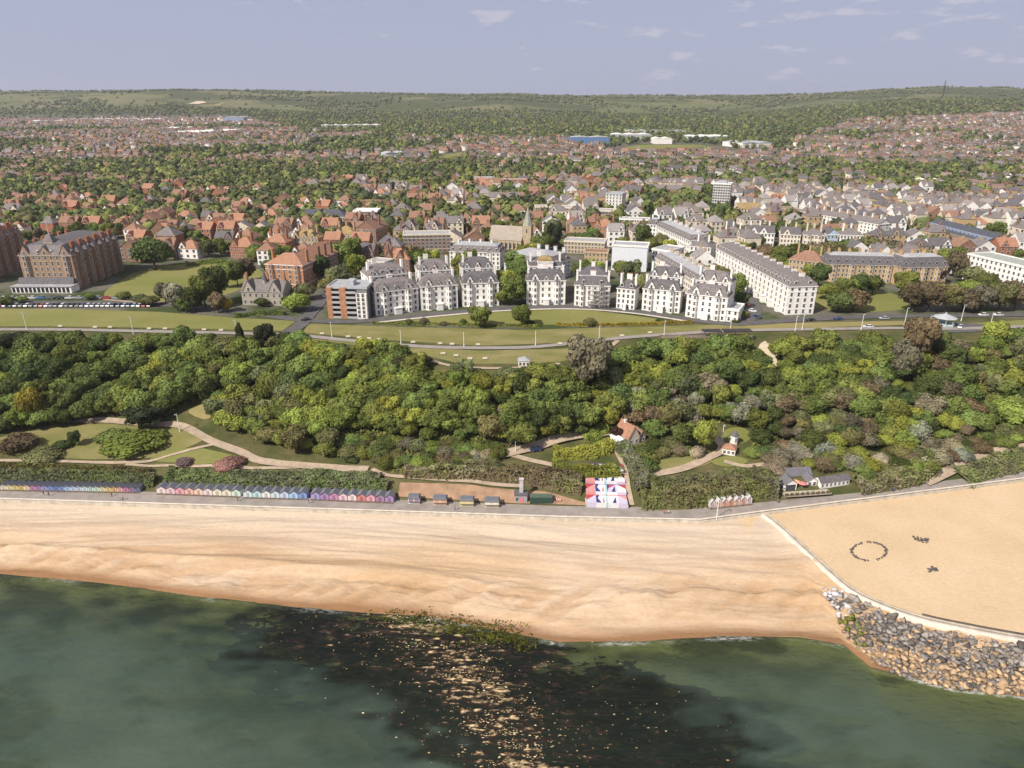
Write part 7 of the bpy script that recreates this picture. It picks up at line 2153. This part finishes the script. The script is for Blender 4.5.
def cliff_top_things():
    a, b = G(661, 342), G(753, 341)
    W = math.hypot(b.x - a.x, b.y - a.y); ang = math.atan2(b.y - a.y, b.x - a.x)
    t = thing('timber_terrace', 'dark timber viewing terrace with canopies on posts at the cliff edge', 'terrace', (a.x, a.y, Z_LEAS - 0.3), ang)
    m = MB(); m.box(0, W, 0, 5, 1.6, 1.85); m.build('deck', [TIMBER], t)
    for k in range(15):
        x = .3 + k * (W - .6) / 14
        m = MB(); m.box(x - .12, x + .12, 0.05, .3, -4, 1.6); m.build('post', [TIMBER], t)
    m = MB(); m.box(0, W, -.04, .04, 2.7, 2.8); m.box(0, W, -.04, .04, 2.2, 2.26); m.build('rail', [plain('pale_rail', (0.45, 0.38, 0.30))], t)
    for (x0, x1) in ((W * .46, W * .66), (W * .68, W * .99)):
        m = MB(); m.box(x0, x1, .6, 4.6, 4.2, 4.5); m.build('canopy', [plain('canopy_felt', (0.05, 0.045, 0.05), .9)], t)
        for x in (x0 + .2, x1 - .2, (x0 + x1) / 2):
            for y in (.8, 4.4):
                m = MB(); m.cyl((x, y, 1.85), (x, y, 4.2), .09, .09, 6); m.build('canopy_post', [TIMBER], t)
    t, W = bld('lookout_shelter', 'small bright white shelter with pale roof at the cliff edge below the outer lawn', 'shelter', (518.5, 367), (529.5, 367), 3.5)
    block(t, 0, W, 0, 3.5, 2.4, WHITE, LEAD, 'hip', 1.3, 1, 3, 'flr', .9, 1.1, sb=1)
    # bandstand
    p = G(943.5, 325)
    t = thing('bandstand', 'octagonal bandstand with swept white roof beside the car park', 'bandstand', (p.x, p.y, p.z), 0)
    R_ = 4.6
    oc = [(math.cos(k * math.pi / 4 + .39), math.sin(k * math.pi / 4 + .39)) for k in range(8)]
    m = MB(); m.prism([(x * R_, y * R_) for x, y in oc], -.3, 1.0); m.build('plinth', [plain('pale_teal_panel', (0.45, 0.55, 0.56))], t)
    for x, y in oc:
        m = MB(); m.cyl((x * R_ * .93, y * R_ * .93, 1.0), (x * R_ * .93, y * R_ * .93, 4.0), .09, .09, 6); m.build('column', [WHITEMETAL], t)
    m = MB(); vs = []
    for r, z in ((1.12, 3.7), (.75, 4.3), (.4, 4.85), (.12, 5.3)): vs += [(x * R_ * r, y * R_ * r, z) for x, y in oc]
    vs.append((0, 0, 6.3))
    m.poly(vs, [(8 * k + i, 8 * k + (i + 1) % 8, 8 * k + 8 + (i + 1) % 8, 8 * k + 8 + i) for k in range(3) for i in range(8)] + [(24 + i, 24 + (i + 1) % 8, 32) for i in range(8)])
    m.build('roof', [plain('bandstand_roof', (0.42, 0.43, 0.45), .6, .12)], t)
    # lamp posts along the walks, leaning nowhere: simple swan necks
    LP = [(27, 330, 18), (133.5, 334, 17), (237, 336, 16), (332, 337, 15), (401, 344, 14), (464, 347, 15), (535.5, 346, 15), (599, 341, 15), (664, 336, 15), (730, 332, 14),
          (795, 331, 15), (802, 330, 15), (861, 330, 16), (904, 326, 18), (928, 331, 15), (961, 321, 16), (989, 330, 17)]
    for i, (px, py, hp) in enumerate(LP):
        p = G(px, py); h = hp * mpp(p) * 1.05
        lamp(p, h, '%s white lamp post from the left along the cliff-top walk' % ordw(i), 'white lamp posts along the cliff-top walk')
    for px, py, hp, lab in ((716.5, 519, 24, 'tall pale lamp post on the promenade left of the sand ramp'), (180, 432, 20, 'slim pale post beside the lane under the flat-topped pine'), (722, 441, 18, 'slim pale post behind the white garden kiosk'), (515.5, 452, 12, 'slim post beside the dark car on the lane')):
        p = G(px, py); lamp(p, hp * mpp(p), lab, None)
    # benches
    BP = [(60, 327.5), (95, 328.5), (110, 328.5), (149, 330), (165, 330), (182, 330.5), (204, 331), (221, 331.5), (322, 335), (348, 338), (359, 339), (369, 340), (379, 341), (413, 343.5), (440, 345), (452, 345.5), (478, 346), (443, 355), (456, 357), (470, 360), (485, 360), (560, 345), (583, 341), (622, 337), (650, 334), (815, 332)]
    proto = None
    for i, (px, py) in enumerate(BP):
        p = G(px, py)
        if proto is None:
            proto = bench(p)
            remember(proto); t = proto
        else: t = copy_tree(proto, p + Vector((0, 0, 0.05)), 0.02 * (i % 5))
        t['label'] = 'pale wooden bench, %s from the left of those along the cliff path' % ordw(i)

def lamp(p, h, label, group):
    t = thing('lamp_post', label, 'lamp post', (p.x, p.y, p.z), 0, group)
    b = MB(); b.cyl((0, 0, -.3), (0, 0, h), .16, .10, 8); b.cyl((0, 0, 0), (0, 0, 1.2), .22, .20, 8); b.build('column', [WHITEMETAL], t)
    b = MB(); b.cyl((0, 0, h - .1), (0, -.9, h + .15), .07, .06, 6); b.build('arm', [WHITEMETAL], t)
    b = MB(); b.taper(-.22, .22, -1.35, -.75, h + .02, h + .22, .06); b.build('lantern', [GREYPANEL], t)
    return t

BENCHM = plain('pale_bench_wood', (0.60, 0.53, 0.43), .8, .2)
def bench(p):
    t = thing('park_bench', 'bench', 'bench', p + Vector((0, 0, .05)), 0, 'benches along the cliff path')
    b = MB(); b.box(-.95, .95, -.28, .25, .42, .50); b.build('seat', [BENCHM], t)
    b = MB(); b.poly([(-.95, .26, .55), (.95, .26, .55), (.95, .40, 1.0), (-.95, .40, 1.0), (-.95, .32, .55), (.95, .32, .55), (.95, .46, 1.0), (-.95, .46, 1.0)], [(0, 1, 2, 3), (4, 5, 6, 7), (0, 1, 5, 4), (2, 3, 7, 6), (1, 2, 6, 5), (3, 0, 4, 7)]); b.build('backrest', [BENCHM], t)
    for s in (-.8, .8):
        b = MB(); b.box(s - .05, s + .05, -.24, .3, -.15, .42); b.build('leg', [CONC], t)
    return t

# ------------------------------------------------------------------ cars
CARCOL = {'white': (0.72, 0.72, 0.72), 'silver': (0.42, 0.43, 0.45), 'black': (0.02, 0.02, 0.024), 'dark blue': (0.03, 0.05, 0.14), 'red': (0.45, 0.03, 0.03), 'grey': (0.12, 0.125, 0.135), 'blue': (0.06, 0.18, 0.42)}
CARM = {}
def car_data(colour):
    if colour in CARM: return CARM[colour]
    body = plain('car_paint_' + colour.replace(' ', '_'), CARCOL[colour], .28, .04, 1.0, .5)
    b = MB()
    low = [(-2.1, .32), (-2.15, .62), (-2.0, .86), (-1.1, .95), (1.35, .96), (2.05, .92), (2.12, .6), (2.05, .32)]
    n = len(low)
    vs = [(x, -.86, z) for x, z in low] + [(x, .86, z) for x, z in low]
    b.poly(vs, [(i, (i + 1) % n, n + (i + 1) % n, n + i) for i in range(n)] + [tuple(range(n - 1, -1, -1)), tuple(range(n, 2 * n))])
    b.poly([(-.55, -.62, 1.44), (1.1, -.62, 1.44), (1.1, .62, 1.44), (-.55, .62, 1.44), (-.45, -.5, 1.5), (1.0, -.5, 1.5), (1.0, .5, 1.5), (-.45, .5, 1.5)], [(0, 1, 5, 4), (1, 2, 6, 5), (2, 3, 7, 6), (3, 0, 4, 7), (4, 5, 6, 7)])
    md = b.data('body', [body])
    b = MB(); b.poly([(-1.15, -.78, .95), (1.75, -.78, .955), (1.75, .78, .955), (-1.15, .78, .95), (-.54, -.61, 1.435), (1.09, -.61, 1.435), (1.09, .61, 1.435), (-.54, .61, 1.435)], [(0, 1, 5, 4), (1, 2, 6, 5), (2, 3, 7, 6), (3, 0, 4, 7)])
    gd = b.data('glass_cabin', [GLASS])
    b = MB(); b.cyl((0, -.1, 0), (0, .1, 0), .33, .33, 12); b.cyl((0, -.11, 0), (0, .11, 0), .19, .19, 8, 1)
    wd = b.data('wheel', [plain('tyre', (.02, .02, .02), .9), plain('wheel_rim', (.4, .4, .42), .4)])
    CARM[colour] = (md, gd, wd)
    return CARM[colour]
def car(p, rz, colour, label, group=None):
    md, gd, wd = car_data(colour)
    t = thing('parked_car', label, 'car', (p.x, p.y, p.z + .14), rz, group)
    place('body', md, t, (0, 0, 0)); place('glass_cabin', gd, t, (0, 0, 0))
    for x in (-1.32, 1.32):
        for y in (-.80, .80): place('wheel', wd, t, (x, y, .33))
    return t
def cars():
    g = 'cars parked in front of the flagpole hotel'
    cc = list(CARCOL)
    rc = random.Random(5)
    i = 0; k = 0
    px = 1.5
    while px < 154:
        if not (79 < px < 83):
            c = rc.choice(['white', 'silver', 'black', 'dark blue', 'grey', 'dark blue', 'black', 'silver', 'white', 'red'])
            car(G(px, 306.5), math.pi / 2 + rc.uniform(-.05, .05), c, '%s car, %s from the left in the front row by the clifftop hotels' % (c, ordw(k)), g); k += 1
        px += 5.0 + rc.uniform(-.2, .5)
    px = 4; k = 0
    while px < 140:
        c = 'red' if abs(px - 107) < 3 else rc.choice(['white', 'silver', 'black', 'blue', 'grey', 'white'])
        car(G(px, 299), rc.choice((0, math.pi)) + rc.uniform(-.04, .04), c, '%s car, %s from the left in the rear row by the clifftop hotels' % (c, ordw(k)), g); k += 1
        px += 8.7 + rc.uniform(0, 1.5)
    for px, py, rz, c, lab in ((868, 328, .05, 'white', 'white car driving on the cliff road below the park trees'), (983, 316, .1, 'white', 'white car on the road under brown trees, left of another white one'), (998, 316, .1, 'white', 'rightmost white car on the road under the brown trees'),
                               (810, 321, .1, 'black', 'black car on the road at the end of the long terrace'), (838, 320, .1, 'dark blue', 'dark blue car on the road below the dark park tree'), (884, 319.5, .1, 'silver', 'silver car on the road in the middle of the park edge'),
                               (314, 311, 1.2, 'dark blue', 'dark blue car on the side road left of the modern block'), (306, 321, .5, 'black', 'black car turning out of the side road beside the modern block'), (326, 297, 1.2, 'silver', 'silver car parked up the side road behind the modern block'),
                               (536, 451, .25, 'dark blue', 'dark car parked alone on the lane below the cliff'),
                               (746, 306, 2.2, 'red', 'red car parked along the long white terrace'), (740, 299, 2.2, 'black', 'black car parked along the long white terrace'), (735, 293, 2.2, 'grey', 'grey car parked along the long white terrace'), (730, 288, 2.2, 'silver', 'silver car parked along the long white terrace'),
                               (752, 312, 2.2, 'white', 'white car parked along the long white terrace'), (757, 318, 2.2, 'dark blue', 'dark blue car parked along the long white terrace'), (744, 313, 2.2, 'grey', 'grey car in the middle of the street below the long terrace'),
                               (935, 327, .6, 'black', 'black car in the bandstand car park'), (960, 328, .9, 'silver', 'silver car in the bandstand car park')):
        car(G(px, py), rz, c, lab)

# ------------------------------------------------------------------ people on the promenade
def people():
    meshes = PERSON_M
    for px, py, c, rz, lab in ((44, 495.5, 'black', 1.5, 'person in black top walking past the purple huts'), (49, 495.8, 'blue', 1.5, 'person in blue top just right of one in black by the huts'), (112, 496.5, 'red', -1.5, 'person in red top in front of the amber hut'),
                               (123, 500, 'white', 1.4, 'person in white top standing near the sea wall, left'), (238, 501, 'green', 1.5, 'person in green top at the right end of the cream huts'), (309, 503.5, 'black', -1.5, 'person in black top between the blue and violet huts'),
                               (455, 510, 'blue', 1.5, 'person in blue top walking below the kiosks'), (664, 514, 'red', 1.5, 'person in red top walking below the brown hedge bank'), (668, 514, 'white', 1.5, 'person in white top beside the one in red, below the hedge bank'),
                               (778, 503, 'green', -1.2, 'person in green top by the cafe forecourt corner'), (893, 491.5, 'blue', -1.2, 'person in blue top on the promenade right of the cafe')):
        p = G(px, py)
        o = link(bpy.data.objects.new('person', meshes[c])); o.location = (p.x, p.y, p.z); o.rotation_euler = (0, 0, rz)
        tag(o, lab, 'person', 'people on the promenade')

painted_terrace(); kiosks(); cottage_and_cafe(); cliff_top_things(); cars(); people()

# ------------------------------------------------------------------ stones: the rock armour, the reef, the rings on the sand
def hull(rg, flat):
    q = rg.uniform(-1, 1, (13, 3)) * np.array([1.0, .8, flat]); q += np.sign(q) * np.array([.28, .22, .2 * flat]) * rg.random((13, 1))
    bm = bmesh.new()
    for p in q: bm.verts.new(p)
    h = bmesh.ops.convex_hull(bm, input=bm.verts[:])
    bmesh.ops.delete(bm, geom=list({e for e in h['geom_interior'] + h['geom_unused'] if isinstance(e, bmesh.types.BMVert)}), context='VERTS')
    bmesh.ops.triangulate(bm, faces=bm.faces[:]); bm.normal_update(); bm.verts.index_update()
    V = np.array([v.co[:] for v in bm.verts]); F = np.array([[v.index for v in f.verts] for f in bm.faces]); bm.free()
    return V, F
def rock_data(seed, mat, flat=.7):
    rg = np.random.default_rng(seed)
    V, F = hull(rg, flat)
    return np_mesh('boulder', V, F, [mat])
ROCKM = {'grey': plain('grey_rock', (.24, .215, .19), .9, .5, .8, objvar=.6), 'tan': plain('tan_rock', (.46, .32, .19), .9, .4, .8, objvar=.35), 'pale': plain('pale_rock', (.46, .44, .44), .9, .3, .8, objvar=.25), 'green': plain('weedy_rock', (.16, .17, .035), .9, .5, .8, objvar=.3)}
def rocks():
    HS = [hull(np.random.default_rng(900 + i), .7) for i in range(12)]
    drape('rock_bed', [(824, 594), (838, 592), (858, 604), (886, 617), (924, 630), (974, 641), (1060, 656), (1060, 699), (1024, 694), (960, 687), (905, 675), (873, 660), (852, 640), (838, 616)], plain('gap_shade_rubble', (.13, .115, .10), .95, .4, 1.0), .12, 2.5, smoothed=False)  # rubble base sheet, coloured dark to paint the shade in the boulder gaps
    data = {k: [rock_data(i * 13 + 5, m) for i in range(7)] for k, m in ROCKM.items()}
    labs = {'grey': 'grey boulder among the rock armour heaped below the curved wall', 'tan': 'tan boulder along the wave-washed lower edge of the rock armour', 'pale': 'pale grey boulder at the left tip of the rock armour by the sand', 'green': 'weed-green boulder at the left water edge of the rock armour'}
    poly = [(822, 590), (836, 588), (856, 600), (884, 613), (922, 627), (972, 638), (1030, 650), (1060, 654), (1060, 700), (1024, 696), (960, 690), (905, 678), (872, 662), (850, 642), (836, 618)]
    pts = []
    ca, cb = RNG.uniform(818, 1060, 9000), RNG.uniform(585, 702, 9000)
    kk = in_poly(ca, cb, poly)
    for px, py in zip(ca[kk].tolist(), cb[kk].tolist()):
        if any((px - a) ** 2 + ((py - b) * 1.35) ** 2 < 4.5 ** 2 for a, b in pts): continue
        pts.append((px, py))
    vis = [p for p in pts if p[0] < 1024]
    order = sorted(range(len(pts)), key=lambda i: -pts[i][1] - (1000 if pts[i][0] > 1026 else 0) * -1)
    order = sorted(range(len(pts)), key=lambda i: (pts[i][0] > 1026, -pts[i][1]))
    SV, SF, ST, base = [], [], [], 0
    cnt = 0
    for i in order:
        px, py = pts[i]
        p = G(px, py)
        low = np.interp(px, [830, 850, 872, 905, 960, 1030, 1060], [618, 640, 660, 676, 688, 696, 700])
        up = np.interp(px, [822, 836, 856, 884, 922, 972, 1030, 1060], [590, 588, 600, 613, 627, 638, 650, 654])
        f = (py - up) / max(low - up, 1)
        if px < 848 and py < 622: k = 'pale'
        elif px < 868 and f > .45: k = 'green' if rnd.random() < .7 else 'tan'
        elif f > .62: k = 'tan' if rnd.random() < .8 else 'grey'
        else: k = 'grey' if rnd.random() < .85 else 'tan'
        s = rnd.uniform(.46, .9) * (1.3 if rnd.random() < .15 else 1.0)
        rz = rnd.uniform(0, 6.28)
        z = p.z + .15 + .35 * rnd.random() + .45 * math.sin(f * 3.1)
        if cnt < 298:
            o = link(bpy.data.objects.new('boulder', data[k][cnt % 7]))
            o.location = (p.x, p.y, z); o.rotation_euler = (rnd.uniform(-.4, .4), rnd.uniform(-.4, .4), rz); o.scale = (s, s, s)
            tag(o, labs[k], 'boulder', k + ' boulders of the rock armour')
            cnt += 1
        else:
            c_, s_ = math.cos(rz), math.sin(rz)
            Vv, Fv = HS[i % 12]; Vv = Vv * s
            SV.append(np.stack([Vv[:, 0] * c_ - Vv[:, 1] * s_ + p.x, Vv[:, 0] * s_ + Vv[:, 1] * c_ + p.y, Vv[:, 2] + z], -1)); SF.append(Fv + base); base += len(Vv)
            ST.append(np.tile(np.array({'grey': (.25, .225, .20), 'tan': (.46, .32, .19), 'pale': (.46, .44, .44), 'green': (.16, .17, .035)}[k]) * RNG.uniform(.6, 1.3), (len(Vv), 1)))
    # small stones filling the gaps
    for px, py in zip(ca[kk][:2600].tolist(), cb[kk][::-1][:2600].tolist()):
        if not bool(in_poly(px, py, poly)): continue
        p = G(px, py); s = rnd.uniform(.3, .62)
        Vv, Fv = HS[len(SV) % 12]; Vv = Vv * s
        SV.append(Vv + [p.x, p.y, p.z + .2]); SF.append(Fv + base); base += len(Vv)
        tone = (.20, .185, .18) if rnd.random() < .6 else (.36, .27, .18)
        ST.append(np.tile(np.array(tone) * RNG.uniform(.5, 1.2), (len(Vv), 1)))
    o = link(bpy.data.objects.new('rubble', np_mesh('rubble', np.concatenate(SV), np.concatenate(SF), [attr_mat('rubble_colours', .9)], tone=np.concatenate(ST))))
    tag(o, 'small grey and tan rubble packed between the boulders', 'rubble', None, 'stuff')
    # stones on the sand: a ring and two heaps
    dk = plain('dark_beach_stone', (.11, .10, .10), .9, .4, 1.5)
    sd = [rock_data(200 + i, dk, .6) for i in range(5)]
    c = G(869, 551.5); m = mpp(c)
    for k in range(34):
        a = k / 34 * 2 * math.pi
        if 1.2 < a < 1.5 or 4.3 < a < 4.5: continue
        q = G(869 + 17.5 * math.cos(a), 551.5 + 9.0 * math.sin(a))
        o = link(bpy.data.objects.new('ring_stone', sd[k % 5])); o.location = q + Vector((0, 0, .12)); s = rnd.uniform(.32, .5); o.scale = (s * 1.2, s, s); o.rotation_euler = (0, 0, a)
        tag(o, 'dark stone laid in the ring on the levelled sand', 'stone', 'stones of the ring on the sand')
    for (hx, hy, n, lab) in ((917, 539, 8, 'dark stone in the upper left clump above the two on the open sand'), (925, 541, 8, 'dark stone in the upper clump, right half, on the open sand'), (933, 570, 12, 'dark stone in the lower clump on the open sand')):
        for k in range(n):
            q = G(hx + rnd.uniform(-5, 5), hy + rnd.uniform(-2, 2))
            o = link(bpy.data.objects.new('heap_stone', sd[k % 5])); o.location = q + Vector((0, 0, .12)); s = rnd.uniform(.3, .55); o.scale = (s * 1.3, s, s); o.rotation_euler = (0, 0, k)
            tag(o, lab, 'stone', lab.replace('dark stone', 'stones'))
    # broken ledges of the reef standing out of the shallows
    n = 60000
    px = RNG.uniform(250, 780, n); py = RNG.uniform(606, 775, n)
    x, y = on_plane(px, py, 0)
    d = _seg_d(x, y, SPECK)
    reef, _ = reef_masks(x, y)
    band = np.clip(fbm(x / 5, y / 0.8, 61, 3) * 9 - 4.4, 0.05, 1)
    w = np.interp(d, [0, 3, 7, 12, 24], [.75, .6, .22, .05, .015]) * np.clip(reef * 1.3, 0, 1) * band
    keep = (RNG.random(n) < w) & (reef > .15)
    x, y = x[keep], y[keep]; n = len(x)
    sx = RNG.uniform(.07, .27, n) * RNG.uniform(.6, 1.5, n); sy = sx * RNG.uniform(.25, .6, n); sz = sx * RNG.uniform(.2, .45, n)
    jit = RNG.uniform(.7, 1.2, (n, len(ICO1_V), 1))
    V = ICO1_V[None] * jit * np.stack([sx, sy, sz], -1)[:, None] + np.stack([x, y, RNG.uniform(-.02, .12, n)], -1)[:, None]
    F = (np.arange(n) * len(ICO1_V))[:, None, None] + ICO1_F[None]
    pal = np.array([(.56, .42, .22), (.40, .27, .13), (.72, .58, .36), (.26, .17, .08)])
    tone = np.repeat(pal[RNG.integers(4, size=n)] * RNG.uniform(.7, 1.25, (n, 1)), len(ICO1_V), 0)
    o = link(bpy.data.objects.new('reef_stones', np_mesh('reef_stones', V.reshape(-1, 3), F.reshape(-1, 3), [attr_mat('rubble_colours', .9)], tone=tone)))
    tag(o, 'pale brown stones breaking the surface along the dark weedy reef', 'stones', None, 'stuff')
    # sea weed left green along the reef's landward edge
    n = 15000
    px = RNG.uniform(355, 540, n); py = RNG.uniform(602, 665, n)
    x, y = on_plane(px, py, 0)
    d = _seg_d(x, y, [(372, 606), (400, 612), (425, 622), (450, 628), (480, 632), (520, 640)])
    keep = RNG.random(n) < np.interp(d, [0, 1.2, 3, 6], [1, .7, .25, 0]) * np.clip(fbm(x / 3, y / 2, 14, 3) * 4 - 1.5, 0, 1)
    P = np.stack([x[keep], y[keep], np.maximum(ground_h(x[keep], y[keep]), 0) + .12], -1)
    leafy_mass('seaweed', P, 'weed', .28 * RNG.uniform(.5, 1.2, len(P)), 'bright green weed on the landward end of the reef', 'weed', 'stuff')
LEAF['weed'] = leaf_mat('leaf_weed', (.115, .130, .024))
rocks()

# the mast on the hill
p = G(942, 96)
_mz = Hh(620 * p.y / 1000, p.y)
def mast():
    b = G(942.5, 97); top = 80
    m = mpp(b); h = 15.5 * m
    t = thing('radio_mast', 'thin lattice mast standing on the horizon hill', 'mast', (b.x, b.y, b.z - 2))
    q = MB()
    w = h * .035
    for sx, sy in ((-1, -1), (1, -1), (1, 1), (-1, 1)): q.cyl((sx * w, sy * w, 0), (sx * w * .3, sy * w * .3, h), .9, .5, 5)
    for k in range(14):
        z0, z1 = h * k / 14, h * (k + 1) / 14; f0, f1 = w * (1 - .7 * k / 14), w * (1 - .7 * (k + 1) / 14)
        for a, b_ in (((-1, -1), (1, -1)), ((1, -1), (1, 1)), ((1, 1), (-1, 1)), ((-1, 1), (-1, -1))):
            q.cyl((a[0] * f0, a[1] * f0, z0), (b_[0] * f1, b_[1] * f1, z1), .45, .45, 4)
    q.build('lattice', [DARK], t)
    q = MB(); q.cyl((0, 0, h), (0, 0, h * 1.08), .4, .2, 5); q.build('aerial', [DARK], t)
mast()

# ------------------------------------------------------------------ a label of its own for every tree, bush and house
MARKS = [
    (15, 255, 'the cropped brick hotel'), (54, 240, 'the flagpole hotel'), (155, 255, 'the big round tree by the bowl-shaped green'), (190, 290, 'the bowl-shaped green'), (264, 292, 'the gabled stone house'),
    (287, 268, 'the orange mansion flats'), (350, 300, 'the balconied modern block'), (398, 290, 'the first white crescent villa'), (440, 285, 'the second white crescent villa'), (481, 282, 'the third white crescent villa'),
    (546, 282, 'the yellow-domed villa'), (592, 290, 'the scaffolded villa'), (625, 295, 'the narrow hipped villa'), (660, 295, 'the dormered villa'), (705, 302, 'the last crescent villa'),
    (760, 280, 'the long white terrace'), (860, 270, 'the yellow brick flats'), (925, 272, 'the right yellow brick flats'), (943, 317, 'the bandstand'), (995, 268, 'the white hotel'), (952, 238, 'the long skylit roof'),
    (508, 237, 'the church nave'), (527, 225, 'the church spire'), (428, 243, 'the banded brick flats'), (585, 247, 'the low buff block'), (629, 256, 'the blank white block'), (698, 254, 'the square white house'), (672, 236, 'the short white terrace'),
    (634, 222, 'the long low white block'), (613, 202, 'the stepped white flats'), (721, 195, 'the tower block'), (675, 192, 'the long slate-roofed row'), (760, 236, 'the pale-gabled white villa'), (830, 240, 'the pale blue house'),
    (838, 222, 'the bright sloping terrace'), (749, 212, 'the cream lichen-roofed block'), (988, 218, 'the blue double-gabled building'), (320, 216, 'the slate-roofed school'), (366, 215, 'the white-roofed brick block'), (375, 205, 'the dark red flat block'),
    (345, 240, 'the ochre-roofed mansion'), (367, 236, 'the tall brown mansion'), (305, 240, 'the lichen-roofed terrace'), (243, 250, 'the red house above the green'), (275, 246, 'the long orange roof'), (487, 181, 'the pale hall roof'), (514, 183, 'the orange-red flat block'),
    (480, 318, 'the left crescent lawn tree'), (522, 317, 'the right crescent lawn tree'), (243, 340, 'the tall cliff path pine'), (413, 362, 'the flat-topped black pine'), (524, 361, 'the white cliff shelter'), (586, 365, 'the biggest rusty tree'),
    (705, 340, 'the timber viewing terrace'), (768, 358, 'the bare chalk scar'), (912, 345, 'the ragged brown pine'), (36, 405, 'the golden yellow tree'), (143, 418, 'the flat-topped lane pine'), (136, 440, 'the wide lime bush'), (204, 410, 'the dry grass clearing'),
    (300, 464, 'the lower lane'), (536, 450, 'the dark car on the lane'), (632, 434, 'the red-roofed cottage'), (704, 440, 'the bright green garden tree'), (734, 436, 'the white garden kiosk'), (800, 482, 'the cafe roof'), (836, 484, 'the cafe annexe'), (950, 474, 'the sloping ramp'),
    (521, 492, 'the grey pump house'), (450, 490, 'the brown earth bank'), (560, 346, 'the outer cliff lawn'), (620, 340, 'the path fork on the cliff'), (30, 331, 'the left end of the cliff walk'), (868, 328, 'the white car on the cliff road'),
    (500, 430, 'the pale blossoming thicket'), (350, 400, 'the middle of the left wood'), (850, 395, 'the middle of the right wood'), (440, 430, 'the wood above the kiosks'), (100, 380, 'the middle of the far left wood'), (660, 375, 'the wood below the timber terrace'),
    (230, 385, 'the wood below the cliff pines'), (1000, 395, 'the wood at the right photo edge'), (940, 420, 'the silvery wood above the ramp'), (300, 390, 'the wood above the lower lane'), (760, 410, 'the wood above the garden kiosk'),
    (60, 200, 'the far left gardens'), (130, 220, 'the streets above the flagpole hotel'), (200, 235, 'the streets above the bowl-shaped green'), (430, 205, 'the hillside streets above the brick flats'), (900, 205, 'the dense streets at the right'), (980, 195, 'the far right streets'),
    (560, 205, 'the streets above the church'), (800, 200, 'the streets right of the tower block'), (250, 205, 'the streets left of the school'), (20, 225, 'the gardens above the cropped hotel'), (480, 215, 'the gardens left of the church'),
]
def label_masses():
    M = np.array([(m[0], m[1]) for m in MARKS])
    used = {}
    for o, look, px, py, noun in MASS:
        dx, dy = px - M[:, 0], (py - M[:, 1]) * 1.5
        d = np.hypot(dx, dy); k = int(np.argmin(d))
        if abs(dx[k]) > abs(dy[k]) * 0.8: rel = 'right of' if dx[k] > 0 else 'left of'
        else: rel = 'below' if dy[k] > 0 else 'above'
        used.setdefault((look, rel, MARKS[k][2]), []).append((float(d[k]), o))
    for (look, rel, mark), L in used.items():
        L.sort(key=lambda q: q[0])
        for i, (d, o) in enumerate(L):
            if len(L) == 1: o['label'] = '%s %s %s' % (look, rel, mark)
            elif i == 0: o['label'] = '%s, nearest one %s %s' % (look, rel, mark)
            else: o['label'] = '%s, %s nearest %s %s' % (look, ordw(i), rel, mark)
    for o, look, px, py, noun in MASS:
        nm = o.name.split('.')[0]
        o['group'] = {'cliff_tree': 'trees of the wooded cliff', 'woodland_tree': 'trees of the wooded cliff', 'garden_tree': 'trees of the town gardens', 'shrub': 'shrubs on the slopes', 'bush': 'bushes on the terrace',
                      'garden_suburb_house': 'houses of the town', 'gabled_house': 'houses of the town', 'stucco_house': 'houses of the town'}.get(nm, nm)
label_masses()

# ------------------------------------------------------------------ the air between
def haze(density, col):
    b = MB(); b.box(-7800, 7800, -60, 6700, -30, 315)
    m, nt, N, L, out = _nodes('haze_air')
    v = N.new('ShaderNodeVolumePrincipled')
    v.inputs['Color'].default_value = (*col, 1)
    v.inputs['Density'].default_value = density
    v.inputs['Anisotropy'].default_value = 0.2
    L.new(v.outputs[0], out.inputs['Volume'])
    o = b.build('haze', [m])
    o['kind'] = 'stuff'; o['label'] = 'thin bluish haze lying over the far town and hills'
    return o
haze(0.000055, (0.88, 0.89, 0.97))
